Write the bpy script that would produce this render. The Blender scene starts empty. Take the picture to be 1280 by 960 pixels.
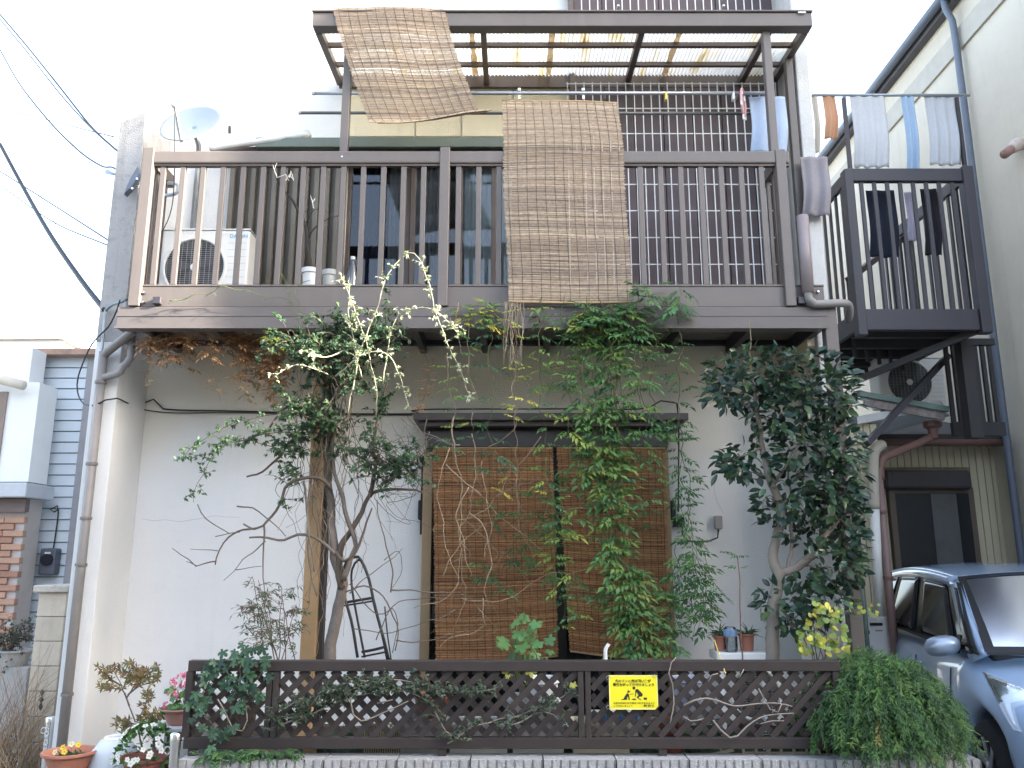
import bpy, math, random
from mathutils import Vector, Matrix
from mathutils import noise as mnoise
random.seed(7)
R = math.radians
sc = bpy.context.scene
COL = sc.collection

# ------------------------------------------------------------------ camera
EYE, PITCH, FPX = 1.55, R(12.2), 1035.0
cam_d = bpy.data.cameras.new('camera'); cam_d.sensor_width = 36.0; cam_d.lens = 36.0*FPX/1280.0
cam_d.clip_start = 0.05; cam_d.clip_end = 600
cam_o = bpy.data.objects.new('camera', cam_d); COL.objects.link(cam_o)
cam_o.location = (0, 0, EYE); cam_o.rotation_euler = (R(90)+PITCH, 0, 0)
sc.camera = cam_o

# ------------------------------------------------------------------ sky, sun, exposure
SUN_AZ, SUN_EL = 76.0, 22.0          # azimuth from -Y towards +X
wd = bpy.data.worlds.new('World'); sc.world = wd; wd.use_nodes = True
wn = wd.node_tree; wn.nodes.clear()
sky = wn.nodes.new('ShaderNodeTexSky'); sky.sky_type = 'NISHITA'; sky.sun_disc = False
sky.sun_elevation = R(SUN_EL); sky.sun_rotation = R(180-SUN_AZ)
sky.air_density = 1.0; sky.dust_density = 4.0; sky.ozone_density = 1.0
hsv = wn.nodes.new('ShaderNodeHueSaturation'); hsv.inputs['Saturation'].default_value = 0.75
bg = wn.nodes.new('ShaderNodeBackground'); bg.inputs['Strength'].default_value = 0.15
wo = wn.nodes.new('ShaderNodeOutputWorld')
wn.links.new(sky.outputs[0], hsv.inputs['Color']); wn.links.new(hsv.outputs[0], bg.inputs['Color']); wn.links.new(bg.outputs[0], wo.inputs['Surface'])
sun_d = bpy.data.lights.new('sun', 'SUN'); sun_d.energy = 5.0; sun_d.angle = R(0.55); sun_d.color = (1.0, 0.93, 0.82)
sun_o = bpy.data.objects.new('sun', sun_d); COL.objects.link(sun_o)
SDIR = Vector((math.sin(R(SUN_AZ))*math.cos(R(SUN_EL)), -math.cos(R(SUN_AZ))*math.cos(R(SUN_EL)), math.sin(R(SUN_EL))))
sun_o.rotation_euler = SDIR.to_track_quat('Z', 'Y').to_euler(); sun_o.location = (10, -6, 14)
sc.view_settings.view_transform = 'Standard'; sc.view_settings.look = 'None'
sc.view_settings.gamma = 1.0; sc.view_settings.use_curve_mapping = False
sc.view_settings.exposure = 3.0
sc.render.engine = 'CYCLES'
sc.cycles.use_denoising = True
sc.cycles.max_bounces = 8; sc.cycles.transparent_max_bounces = 24; sc.cycles.transmission_bounces = 6
sc.cycles.caustics_reflective = False; sc.cycles.caustics_refractive = False

# ------------------------------------------------------------------ photo measures -> metres
def Zp(py, Y): return EYE + Y*math.tan(PITCH + math.atan((480-py)/FPX))
def Xp(px, py, Y): return (px-640)/FPX*(Y*math.cos(PITCH) + (Zp(py, Y)-EYE)*math.sin(PITCH))
def W(px, py, Y): return Vector((Xp(px, py, Y), Y, Zp(py, Y)))
def PX(py, Y): return Xp(641, py, Y)          # metres per photo pixel

# ------------------------------------------------------------------ materials
MATS = {}
def mat(name, col, rough=.6, var=.1, ns=6.0, bump=0.0, bs=80.0, metal=0.0, orand=0.0, attr=False, transl=0.0,
        streak=0.0, dirt=0.0, dirtcol=(.12, .1, .08), spec=.5, coat=0.0, emit=None, alpha=1.0):
    if name in MATS: return MATS[name]
    m = bpy.data.materials.new(name); m.use_nodes = True; MATS[name] = m
    nt = m.node_tree; N = nt.nodes; L = nt.links
    bs_ = N['Principled BSDF']; out = N['Material Output']
    tc = N.new('ShaderNodeTexCoord')
    def mul(cin, fac):
        x = N.new('ShaderNodeMix'); x.data_type = 'RGBA'; x.blend_type = 'MULTIPLY'; x.inputs['Factor'].default_value = 1
        L.new(cin, x.inputs[6]); L.new(fac, x.inputs[7]); return x.outputs[2]
    if attr:
        a = N.new('ShaderNodeAttribute'); a.attribute_name = 'Col'; c = a.outputs['Color']
    else:
        a = N.new('ShaderNodeRGB'); a.outputs[0].default_value = (*col, 1); c = a.outputs[0]
    if var:
        n = N.new('ShaderNodeTexNoise'); n.inputs['Scale'].default_value = ns; n.inputs['Detail'].default_value = 6; n.inputs['Roughness'].default_value = .6
        L.new(tc.outputs['Object'], n.inputs['Vector'])
        r = N.new('ShaderNodeMapRange'); r.inputs[1].default_value = .25; r.inputs[2].default_value = .75
        r.inputs[3].default_value = 1-var; r.inputs[4].default_value = 1+var
        L.new(n.outputs[0], r.inputs[0]); c = mul(c, r.outputs[0])
    if orand:
        oi = N.new('ShaderNodeObjectInfo'); r = N.new('ShaderNodeMapRange'); r.inputs[3].default_value = 1-orand; r.inputs[4].default_value = 1+orand
        L.new(oi.outputs['Random'], r.inputs[0]); c = mul(c, r.outputs[0])
    def blend(c, fac, col2):
        x = N.new('ShaderNodeMix'); x.data_type = 'RGBA'; L.new(fac, x.inputs['Factor']); L.new(c, x.inputs[6]); x.inputs[7].default_value = (*col2, 1); return x.outputs[2]
    if streak:                                   # vertical rain streaks
        mp = N.new('ShaderNodeMapping'); mp.inputs['Scale'].default_value = (9, 9, .5); L.new(tc.outputs['Object'], mp.inputs[0])
        n = N.new('ShaderNodeTexNoise'); n.inputs['Scale'].default_value = 1.0; n.inputs['Detail'].default_value = 7; L.new(mp.outputs[0], n.inputs['Vector'])
        r = N.new('ShaderNodeMapRange'); r.inputs[1].default_value = .55; r.inputs[2].default_value = .8; r.inputs[3].default_value = 0; r.inputs[4].default_value = streak
        L.new(n.outputs[0], r.inputs[0]); c = blend(c, r.outputs[0], dirtcol)
    if dirt:                                     # blotchy grime
        n = N.new('ShaderNodeTexNoise'); n.inputs['Scale'].default_value = 14; n.inputs['Detail'].default_value = 9; n.inputs['Roughness'].default_value = .7; L.new(tc.outputs['Object'], n.inputs['Vector'])
        r = N.new('ShaderNodeMapRange'); r.inputs[1].default_value = .52; r.inputs[2].default_value = .75; r.inputs[3].default_value = 0; r.inputs[4].default_value = dirt
        L.new(n.outputs[0], r.inputs[0]); c = blend(c, r.outputs[0], dirtcol)
    L.new(c, bs_.inputs['Base Color'])
    bs_.inputs['Roughness'].default_value = rough; bs_.inputs['Metallic'].default_value = metal
    bs_.inputs['Specular IOR Level'].default_value = spec
    if coat: bs_.inputs['Coat Weight'].default_value = coat; bs_.inputs['Coat Roughness'].default_value = .04
    if bump:
        n = N.new('ShaderNodeTexNoise'); n.inputs['Scale'].default_value = bs; n.inputs['Detail'].default_value = 5; L.new(tc.outputs['Object'], n.inputs['Vector'])
        b = N.new('ShaderNodeBump'); b.inputs['Strength'].default_value = bump; b.inputs['Distance'].default_value = .01
        L.new(n.outputs[0], b.inputs['Height']); L.new(b.outputs[0], bs_.inputs['Normal'])
    sh = bs_.outputs[0]
    if transl:
        t = N.new('ShaderNodeBsdfTranslucent'); L.new(c, t.inputs['Color'])
        mx = N.new('ShaderNodeMixShader'); mx.inputs[0].default_value = transl; L.new(sh, mx.inputs[1]); L.new(t.outputs[0], mx.inputs[2]); sh = mx.outputs[0]
    if alpha < 1:
        t = N.new('ShaderNodeBsdfTransparent'); mx = N.new('ShaderNodeMixShader'); mx.inputs[0].default_value = alpha
        L.new(t.outputs[0], mx.inputs[1]); L.new(sh, mx.inputs[2]); sh = mx.outputs[0]
    L.new(sh, out.inputs['Surface'])
    return m
def yellowish(m, z0, z1, col2):
    # blends to a warmer cream towards the top, with an uneven lower edge
    nt = m.node_tree; N = nt.nodes; L = nt.links; b = N['Principled BSDF']; src = b.inputs['Base Color'].links[0].from_socket
    tc = N.new('ShaderNodeTexCoord'); sp = N.new('ShaderNodeSeparateXYZ'); L.new(tc.outputs['Object'], sp.inputs[0])
    n = N.new('ShaderNodeTexNoise'); n.inputs['Scale'].default_value = 1.6; n.inputs['Detail'].default_value = 5; L.new(tc.outputs['Object'], n.inputs['Vector'])
    ad = N.new('ShaderNodeMath'); ad.operation = 'MULTIPLY_ADD'; ad.inputs[1].default_value = 1.2; L.new(n.outputs[0], ad.inputs[0]); L.new(sp.outputs['Z'], ad.inputs[2])
    r = N.new('ShaderNodeMapRange'); r.inputs[1].default_value = z0+.6; r.inputs[2].default_value = z1+.6; r.inputs[3].default_value = 0; r.inputs[4].default_value = .8; L.new(ad.outputs[0], r.inputs[0])
    x = N.new('ShaderNodeMix'); x.data_type = 'RGBA'; L.new(r.outputs[0], x.inputs['Factor']); L.new(src, x.inputs[6]); x.inputs[7].default_value = (*col2, 1); L.new(x.outputs[2], b.inputs['Base Color'])
    return m
def glassmat(name, tint=(.8, .85, .85), gl=.12, rough=.03):
    m = bpy.data.materials.new(name); m.use_nodes = True; MATS[name] = m; nt = m.node_tree; N = nt.nodes; L = nt.links
    N.remove(N['Principled BSDF']); out = N['Material Output']
    t = N.new('ShaderNodeBsdfTransparent'); t.inputs[0].default_value = (*tint, 1)
    g = N.new('ShaderNodeBsdfGlossy'); g.inputs['Roughness'].default_value = rough; g.inputs['Color'].default_value = (.9, .93, 1, 1)
    fr = N.new('ShaderNodeFresnel'); fr.inputs[0].default_value = 1.5
    ad = N.new('ShaderNodeMath'); ad.operation = 'ADD'; ad.inputs[1].default_value = gl; L.new(fr.outputs[0], ad.inputs[0])
    mx = N.new('ShaderNodeMixShader'); L.new(ad.outputs[0], mx.inputs[0]); L.new(t.outputs[0], mx.inputs[1]); L.new(g.outputs[0], mx.inputs[2]); L.new(mx.outputs[0], out.inputs['Surface'])
    return m
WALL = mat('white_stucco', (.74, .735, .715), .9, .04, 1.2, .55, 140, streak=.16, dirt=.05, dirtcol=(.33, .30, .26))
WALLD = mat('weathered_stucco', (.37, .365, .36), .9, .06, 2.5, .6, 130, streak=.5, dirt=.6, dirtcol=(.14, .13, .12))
CREAM = mat('cream_stucco', (.70, .62, .45), .9, .06, 2, .4, 120, streak=.2, dirtcol=(.35, .28, .18))
ALU = mat('brown_aluminium', (.118, .100, .090), .42, .07, 5, .05, 200, streak=.12, dirtcol=(.28, .24, .22))
ALUB = mat('brown_aluminium_beam', (.112, .097, .092), .45, .12, 3, .05, 200, streak=.35, dirtcol=(.10, .085, .085))
DARKST = mat('dark_slate_steel', (.038, .034, .042), .45, .1, 4, .04, 150)
BLACKM = mat('black_metal', (.012, .012, .014), .45, .1, 10)
FENCE = mat('dark_brown_fence', (.036, .027, .025), .55, .12, 12, .1, 120, orand=.12)
WOODP = mat('tan_wood_post', (.40, .26, .13), .7, .12, 6, .2, 60, streak=.3, dirtcol=(.25, .16, .08))
WHITEP = mat('white_paint_metal', (.78, .78, .75), .4, .04, 8, dirt=.12, dirtcol=(.5, .45, .38))
WHITEPL = mat('white_plastic', (.78, .79, .78), .4, .04, 6)
PVCG = mat('grey_pvc_pipe', (.21, .195, .185), .5, .1, 5, streak=.15)
PVCB = mat('brown_pvc_pipe', (.20, .105, .085), .5, .12, 5)
STEEL = mat('stainless_steel', (.62, .62, .62), .22, .05, 10, metal=1.0)
GALV = mat('galvanised_pole', (.34, .37, .40), .35, .1, 20, metal=.5)
CABLE = mat('black_cable', (.02, .02, .022), .6, 0)
TERRA = mat('terracotta', (.36, .145, .095), .8, .1, 9, .15, 90, dirt=.2, dirtcol=(.45, .3, .25))
SOIL = mat('soil', (.055, .040, .028), .95, .4, 25, .8, 60)
CONC = mat('grey_concrete', (.38, .37, .36), .95, .15, 8, .5, 90, dirt=.35, dirtcol=(.15, .145, .14))
LEAF = mat('leaf', (0, 0, 0), .5, .12, 30, attr=True, transl=.28, spec=.35)
LEAFG = mat('glossy_leaf', (0, 0, 0), .28, .12, 30, attr=True, transl=.12, spec=.5)
STEM = mat('stem', (0, 0, 0), .85, .2, 30, .3, 80, attr=True)
BARK = mat('grey_bark', (.15, .128, .112), .95, .25, 18, .7, 45)
GLASS = glassmat('window_glass', (.84, .87, .88), -.012)

# ------------------------------------------------------------------ mesh building
class MB:
    def __init__(s): s.v = []; s.f = []; s.c = []; s.col = None
    def _v(s, pts):
        i = len(s.v); s.v += [tuple(p) for p in pts]
        s.c += [s.col or (.5, .5, .5)]*len(pts); return i
    def hexa(s, p):   # 8 points: bottom 4 ccw, top 4 ccw
        i = s._v(p)
        for q in ((3, 2, 1, 0), (4, 5, 6, 7), (0, 1, 5, 4), (1, 2, 6, 5), (2, 3, 7, 6), (3, 0, 4, 7)): s.f.append(tuple(i+k for k in q))
        return s
    def box(s, x0, x1, y0, y1, z0, z1):
        return s.hexa([(x0, y0, z0), (x1, y0, z0), (x1, y1, z0), (x0, y1, z0), (x0, y0, z1), (x1, y0, z1), (x1, y1, z1), (x0, y1, z1)])
    def bar(s, a, b, w, h, up=(0, 0, 1)):
        a = Vector(a); b = Vector(b); d = (b-a).normalized(); up = Vector(up)
        sx = d.cross(up)
        if sx.length < 1e-4: sx = d.cross(Vector((1, 0, 0)))
        sx.normalize(); uz = sx.cross(d).normalized(); sx *= w/2; uz *= h/2
        return s.hexa([a-sx-uz, a+sx-uz, b+sx-uz, b-sx-uz, a-sx+uz, a+sx+uz, b+sx+uz, b-sx+uz])
    def tube(s, pts, r, n=8, cap=True):
        pts = [Vector(p) for p in pts]; m = len(pts)
        rs = r if isinstance(r, (list, tuple)) else [r]*m
        prev = None; base = []
        for k in range(m):
            d = (pts[min(k+1, m-1)]-pts[max(k-1, 0)])
            if d.length < 1e-7: d = Vector((0, 0, 1))
            d.normalize()
            if prev is None: x = d.orthogonal().normalized()
            else:
                x = prev - d*prev.dot(d)
                x = x.normalized() if x.length > 1e-5 else d.orthogonal().normalized()
            prev = x; y = d.cross(x)
            base.append(s._v([pts[k] + (x*math.cos(2*math.pi*j/n) + y*math.sin(2*math.pi*j/n))*rs[k] for j in range(n)]))
        for k in range(m-1):
            for j in range(n):
                j2 = (j+1) % n; s.f.append((base[k]+j, base[k]+j2, base[k+1]+j2, base[k+1]+j))
        if cap and n > 2:
            s.f.append(tuple(base[0]+j for j in reversed(range(n)))); s.f.append(tuple(base[-1]+j for j in range(n)))
        return s
    def lathe(s, prof, c, n=24, axis='z', close=False):
        c = Vector(c); b = []
        for (r, h) in prof:
            ring = []
            for j in range(n):
                a = 2*math.pi*j/n; u, w = r*math.cos(a), r*math.sin(a)
                ring.append(c + (Vector((u, w, h)) if axis == 'z' else Vector((u, h, w)) if axis == 'y' else Vector((h, u, w))))
            b.append(s._v(ring))
        for k in range(len(prof)-1):
            for j in range(n):
                j2 = (j+1) % n; q = (b[k]+j, b[k]+j2, b[k+1]+j2, b[k+1]+j)
                s.f.append(q if axis == 'z' or axis == 'x' else q[::-1])
        if close:
            s.f.append(tuple(b[0]+j for j in reversed(range(n)))); s.f.append(tuple(b[-1]+j for j in range(n)))
        return s
    def grid(s, fn, nu, nv):
        i = s._v([fn(a/nu, b/nv) for b in range(nv+1) for a in range(nu+1)])
        for b in range(nv):
            for a in range(nu):
                k = i+b*(nu+1)+a; s.f.append((k, k+1, k+nu+2, k+nu+1))
        return s
    def prism(s, pts, ext):
        ext = Vector(ext); n = len(pts); i = s._v(pts); j = s._v([Vector(p)+ext for p in pts])
        s.f.append(tuple(i+k for k in range(n))); s.f.append(tuple(j+k for k in reversed(range(n))))
        for k in range(n):
            k2 = (k+1) % n; s.f.append((i+k2, i+k, j+k, j+k2))
        return s
    def leaf(s, p, d, nrm, L, w, fold=.18, droop=.12):
        d = d.normalized(); sd = d.cross(nrm)
        if sd.length < 1e-4: sd = d.orthogonal()
        sd.normalize(); n = sd.cross(d)
        m = p + d*(L*.45); t = p + d*L - n*(L*droop)
        i = s._v([p, m+sd*(w/2)+n*(w*fold), m-sd*(w/2)+n*(w*fold), m, t])
        s.f += [(i, i+3, i+1), (i, i+2, i+3), (i+3, i+4, i+1), (i+3, i+2, i+4)]
        return s
    def build(s, name, m, parent=None, smooth=False, bevel=0.0, kind=None, label=None, cat=None, group=None, solid=0.0, subd=0, origin=None):
        me = bpy.data.meshes.new(name)
        if origin is None:
            xs = [p[0] for p in s.v]; ys = [p[1] for p in s.v]; zs = [p[2] for p in s.v]
            origin = Vector(((min(xs)+max(xs))/2, (min(ys)+max(ys))/2, min(zs)))
        o_ = Vector(origin)
        me.from_pydata([(p[0]-o_.x, p[1]-o_.y, p[2]-o_.z) for p in s.v], [], s.f)
        if s.col is not None:
            at = me.attributes.new('Col', 'FLOAT_COLOR', 'POINT')
            flat = []
            for c in s.c: flat += [c[0], c[1], c[2], 1.0]
            at.data.foreach_set('color', flat)
        if smooth: me.polygons.foreach_set('use_smooth', [True]*len(me.polygons))
        me.materials.append(m); me.update()
        ob = bpy.data.objects.new(name, me); COL.objects.link(ob)
        place(ob, o_, parent)
        if solid: x = ob.modifiers.new('solid', 'SOLIDIFY'); x.thickness = solid; x.offset = 0
        if bevel: x = ob.modifiers.new('bevel', 'BEVEL'); x.width = bevel; x.segments = 2; x.limit_method = 'ANGLE'; x.angle_limit = R(40)
        if subd: x = ob.modifiers.new('subd', 'SUBSURF'); x.levels = subd; x.render_levels = subd
        tag(ob, label, cat, group, kind)
        return ob
def place(ob, world, parent):
    world = Vector(world)
    if parent is not None:
        ob.parent = parent; q = parent; acc = Vector((0, 0, 0))
        while q is not None: acc += q.location; q = q.parent
        ob.location = world-acc
    else: ob.location = world
def tag(o, label=None, cat=None, group=None, kind=None):
    if label: o['label'] = label
    if cat: o['category'] = cat
    if group: o['group'] = group
    if kind: o['kind'] = kind
    return o
def thing(name, loc, label, cat, group=None):
    o = bpy.data.objects.new(name, None); COL.objects.link(o); o.location = Vector(loc); o.empty_display_size = .1
    return tag(o, label, cat, group)
def dup(o, loc, parent=None, rz=None):
    c = o.copy(); COL.objects.link(c); place(c, loc, parent)
    if rz is not None: c.rotation_euler = (0, 0, rz)
    return c
def wobble(q, s):
    a, b, c = q.x*6+s, q.y*6-s*.7, q.z*6+s*1.3
    return Vector((.5*math.sin(1.9*a+2.3*c+s)+.35*math.sin(4.1*c+1.3*b+2*s)+.15*math.sin(9.7*c+s), .5*math.sin(2.1*c+1.7*a+1.1*s)+.35*math.sin(4.7*a+2.2*c+s), .4*math.sin(2.6*a+1.2*b+.6*s)+.3*math.sin(5.3*a+3.1*c+1.7*s)))
def smooth_path(pts, step=.04, wob=0.0, seed=0):
    """Catmull-Rom through points, resampled; wob adds organic wander in metres"""
    pts = [Vector(p) for p in pts]
    if len(pts) < 2: return pts
    P = [pts[0]*2-pts[1]] + pts + [pts[-1]*2-pts[-2]]; out = []
    for k in range(1, len(P)-2):
        n = max(1, int((P[k+1]-P[k]).length/step))
        for j in range(n):
            t = j/n
            q = .5*((2*P[k]) + (-P[k-1]+P[k+1])*t + (2*P[k-1]-5*P[k]+4*P[k+1]-P[k+2])*t*t + (-P[k-1]+3*P[k]-3*P[k+1]+P[k+2])*t**3)
            out.append(q)
    out.append(pts[-1])
    if wob:
        for i, q in enumerate(out):
            out[i] = q + wob*wobble(q, seed*3.7)
    return out
def taper(n, a, b): return [a+(b-a)*i/max(1, n-1) for i in range(n)]
def U(a, b): return random.uniform(a, b)
def jcol(c, v=.2): k = U(1-v, 1+v); return (c[0]*k*U(.92, 1.08), c[1]*k, c[2]*k*U(.9, 1.1))
# ================================================================== SETTING
gm = mat('asphalt', (.16, .157, .15), .95, .25, 3, .5, 160)
MB().grid(lambda u, v: Vector((-150+300*u, -150+300*v, 0)), 4, 4).build('ground', gm, kind='structure')
MB().box(-7, 4.6, 5.02, 14, .002, .03).build('yard_slab', mat('yard_concrete', (.33, .32, .30), .95, .15, 2, .3, 90), kind='structure')
MB().grid(lambda u, v: Vector((-2.3+4.6*u, 5.1+1.5*v, .36+.05*mnoise.noise(Vector((u*14, v*6, 0))))), 60, 20).build('soil_bed', SOIL, kind='structure', smooth=True)

# ------------------------------------------------------------------ houses around the street, plus an unseen block added to shade the front
def plain_house(name, x0, x1, y0, y1, h, label, wmat, ridge=None, ridge_axis='y', floors=3, faces=('w',)):
    t = thing(name, ((x0+x1)/2, (y0+y1)/2, 0), label, 'house')
    MB().box(x0, x1, y0, y1, 0, h).build('wall', wmat, t)
    rm = mat('grey_roof_tiles', (.10, .10, .11), .7, .2, 4, .4, 20)
    m = MB(); e = .35
    if ridge is None: m.box(x0-.1, x1+.1, y0-.1, y1+.1, h, h+.25)
    elif ridge_axis == 'y':
        xm = (x0+x1)/2 if ridge_axis == 'y' else 0
        xm = ridge[0]; m.prism([(x0-e, y0-e, h-.12), (x1+e, y0-e, h-.12), (x1+e, y0-e, h), (xm, y0-e, ridge[1]), (x0-e, y0-e, h)], (0, y1-y0+2*e, 0))
    m.build('roof', rm, t)
    gl = mat('far_window', (.05, .06, .07), .1, .1)
    fr = mat('far_frame', (.5, .5, .5), .5)
    for fl in range(floors):
        z = 1.0+fl*2.75
        n = max(1, int((y1-y0)/3.2))
        for k in range(n):
            yy = y0+(k+.5)*(y1-y0)/n
            if 'w' in faces and z+1.3 < h:
                w = MB().box(x0-.06, x0-.01, yy-.85, yy+.85, z, z+1.25).build('window', fr, t)
                MB().box(x0-.075, x0-.061, yy-.78, yy-.03, z+.07, z+1.18).build('pane', gl, w)
                MB().box(x0-.075, x0-.061, yy+.03, yy+.78, z+.07, z+1.18).build('pane', gl, w)
        n = max(1, int((x1-x0)/3.2))
        for k in range(n):
            xx = x0+(k+.5)*(x1-x0)/n
            if 'n' in faces and z+1.3 < h:
                w = MB().box(xx-.85, xx+.85, y1+.01, y1+.06, z, z+1.25).build('window', fr, t)
                MB().box(xx-.78, xx-.03, y1+.061, y1+.075, z+.07, z+1.18).build('pane', gl, w)
                MB().box(xx+.03, xx+.78, y1+.061, y1+.075, z+.07, z+1.18).build('pane', gl, w)
    return t
NEIGHB = mat('beige_sprayed_render', (.64, .585, .48), .95, .06, 1.5, .5, 200, streak=.22, dirt=.12, dirtcol=(.30, .26, .20))
plain_house('opposite_house', 2.0, 14.0, -14, -5.0, 6.2, 'plain pale two storey house on the opposite side of the street', mat('pale_render', (.62, .60, .56), .9, .06), floors=2, faces=('n',))
plain_house('opposite_house', -14.0, 0.6, -14, -5.0, 6.0, 'low cream house with flat roof on the opposite side of the street', mat('cream_render', (.62, .57, .47), .9, .06), floors=2, faces=('n',))
plain_house('added_sun_block', 21.0, 30.0, -9, 9, 11.5, 'unseen grey block added at the street end to cut low sun', mat('grey_render', (.45, .45, .45), .9, .06), floors=4, faces=('w',))  # unseen block, added to keep the sun off the lower front
NX = 5.2
nb = thing('neighbour_house', (NX+3, 9, 0), 'tall beige rendered house with slate blue gutter beside the parked car', 'house')
MB().box(NX, NX+6, 3.85, 16, 0, 8.0).build('wall', NEIGHB, nb)
MB().prism([(NX-.10, 3.8, 7.92), (NX+6.3, 3.8, 7.92), (NX+6.3, 3.8, 8.08), (NX+3, 3.8, 10.65), (NX-.10, 3.8, 8.08)], (0, 12.6, 0)).build('roof', mat('grey_roof_tiles', (.1, .1, .11)), nb)
SLATE = mat('slate_blue_gutter', (.13, .155, .20), .45, .12, 4)
MB().tube([(NX-.16, 3.85, 8.02), (NX-.16, 16.4, 8.02)], .058, 10).build('gutter', SLATE, nb, smooth=True)
MB().box(NX-.03, NX-.001, 3.9, 16, 7.35, 7.62).build('eave_trim', mat('trim_beige', (.45, .42, .36), .8, .1), nb)
MB().tube(smooth_path([(NX-.16, 8.5, 7.98), (NX-.15, 8.5, 7.85), (NX-.09, 8.5, 7.7), (NX-.08, 8.5, 7.4), (NX-.08, 8.5, 5), (NX-.08, 8.5, .2)], .3), .038, 10).build('downpipe', SLATE, nb, smooth=True)
# pale and dark pipe low on that wall, and a stub of wrapped brown pipe high on it
q = W(1275, 610, 7.9)
MB().tube([(NX-.08, q.y, 1.2), (NX-.08, q.y, q.z+.1), (NX-.0, q.y, q.z+.2)], .04, 10).build('vent_pipe', PVCG, nb, smooth=True)
q = W(1266, 194, 7.75)
wp = thing('wrapped_pipe_stub', (NX-.1, q.y, q.z), 'short brown pipe stub with pale wrap sticking out of beige wall', 'pipe')
d_ = Vector((-.55, -.25, -.42)).normalized(); b0 = Vector((NX-.02, q.y-.02, q.z+.13))
MB().tube([b0, b0+d_*.34], .045, 12).build('pipe', mat('pinkish_brown', (.33, .19, .16), .6, .15, 20), wp, smooth=True)
MB().tube(smooth_path([b0+d_*.02, b0+d_*.10, b0+d_*.2], .03), [.062, .07, .066, .06, .052, .05, .05][:len(smooth_path([b0+d_*.02, b0+d_*.10, b0+d_*.2], .03))], 12).build('wrap', mat('pale_tape', (.62, .52, .46), .8, .15, 30), wp, smooth=True)

# ================================================================== THE HOUSE
HY = 6.6; XL, XR = -2.97, 2.33
H = thing('house', (0, HY, 0), 'white stucco two storey house with brown balcony and ground floor window', 'house')
WX0, WX1, WZ1 = -1.417, .559, 5.05
WALLY = mat('white_stucco_lower', (.78, .78, .775), .9, .04, 1.2, .55, 140, streak=.12, dirt=.05, dirtcol=(.36, .33, .29))
yellowish(WALLY, 2.1, 3.1, (.74, .66, .49))
MB().box(XL, XR, HY, HY+.2, 0, 3.34).build('wall', WALLY, H)
MB().box(XL, WX0, HY, HY+.2, 3.341, 7.3).build('wall', WALL, H)
MB().box(WX0+.001, WX1-.001, HY, HY+.2, WZ1, 7.3).build('wall', WALL, H)
MB().box(WX1, XR, HY, HY+.2, 3.341, 7.3).build('wall', WALL, H)
MB().box(XL-.20, XL-.001, 6.1, 13, 0, 3.2).build('pier', WALL, H, bevel=.006)
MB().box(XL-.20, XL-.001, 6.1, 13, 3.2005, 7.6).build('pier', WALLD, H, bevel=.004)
MB().box(XR+.001, XR+.11, 6.1, 13, 0, 7.6).build('pier', mat('weathered_stucco_pale', (.62, .61, .59), .9, .06, 2.5, .6, 130, streak=.3, dirt=.3, dirtcol=(.33, .31, .28)), H, bevel=.012)
MB().box(XL+.001, XR-.001, HY+.21, 13, 7.0, 7.3).build('roof', CONC, H)
MB().box(XL+.001, XR-.001, 12.8, 13, 0, 6.99).build('wall', WALL, H)
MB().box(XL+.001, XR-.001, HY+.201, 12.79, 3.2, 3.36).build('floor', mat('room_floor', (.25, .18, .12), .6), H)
# corner bracket under the right end of the balcony
MB().prism([(XR-.06, HY-.002, 3.3), (XR-.06, 6.15, 3.3), (XR-.06, 6.15, 3.18), (XR-.06, HY-.15, 2.95), (XR-.06, HY-.002, 2.95)], (.058, 0, 0)).build('haunch', CREAM, H)
# hairline cracks in the render
crk = mat('crack', (.33, .31, .29), .9, .1)
def crack(pts, sd, par):
    p = smooth_path([W(x, y, HY-.001) for x, y in pts], .02, .012, sd)
    for q in p: q.y = HY-.0005
    MB().tube(p, .0013, 4).build('crack', crk, par)
crack([(176, 649), (205, 650), (232, 652), (262, 645), (300, 648)], 3, H)
crack([(905, 560), (893, 610), (905, 640)], 5, H)
# cream boards under the canopy
for a, b in ((434, 519), (521, 576), (578, 640), (642, 716)):
    MB().box(Xp(a, 140, HY), Xp(b, 140, HY), HY-.025, HY-.001, Zp(172, HY), Zp(108, HY)).build('board', CREAM, H, bevel=.004)

# --- first floor (upper) window
SASH = mat('bronze_sash', (.115, .085, .07), .4, .08, 6, metal=.2)
win = thing('window', (-.43, HY, 3.4), 'x', 'x')
for k in ('label', 'category'): del win[k]
place(win, (-.43, HY, 3.4), H)
MB().box(WX0, WX1, HY-.04, HY+.1, 3.38, 3.44).build('sill', SASH, win)
MB().box(WX0, WX1, HY-.03, HY+.1, WZ1-.05, WZ1-.001).build('frame', SASH, win)
def vbar(px, w, y0, y1, name='stile', mm=SASH):
    x = Xp(px, 280, HY); MB().box(x-w/2, x+w/2, y0, y1, 3.441, WZ1-.051).build(name, mm, win, bevel=.004)
for px in (434, 509, 516, 575, 617, 624, 690, 716): vbar(px, .042, HY-.015 if px in (516, 575, 617, 690) else HY+.03, HY+.02 if px in (516, 575, 617, 690) else HY+.065)
for a, b, y in ((437, 507, HY+.045), (519, 573, HY), (577, 616, HY+.045), (626, 688, HY), (692, 714, HY+.045)):
    MB().box(Xp(a, 280, HY), Xp(b, 280, HY), y, y+.005, 3.445, WZ1-.055).build('pane', GLASS, win)
def curtain(x0, x1, y, z0, z1, mm, amp=.03, n=9, par=None, name='curtain'):
    MB().grid(lambda u, v: Vector((x0+(x1-x0)*u, y+amp*math.sin(u*n*2*math.pi)+.3*amp*math.sin(u*n*5.1+v*2), z0+(z1-z0)*v)), n*8, 6).build(name, mm, par, smooth=True, solid=.002)
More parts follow.
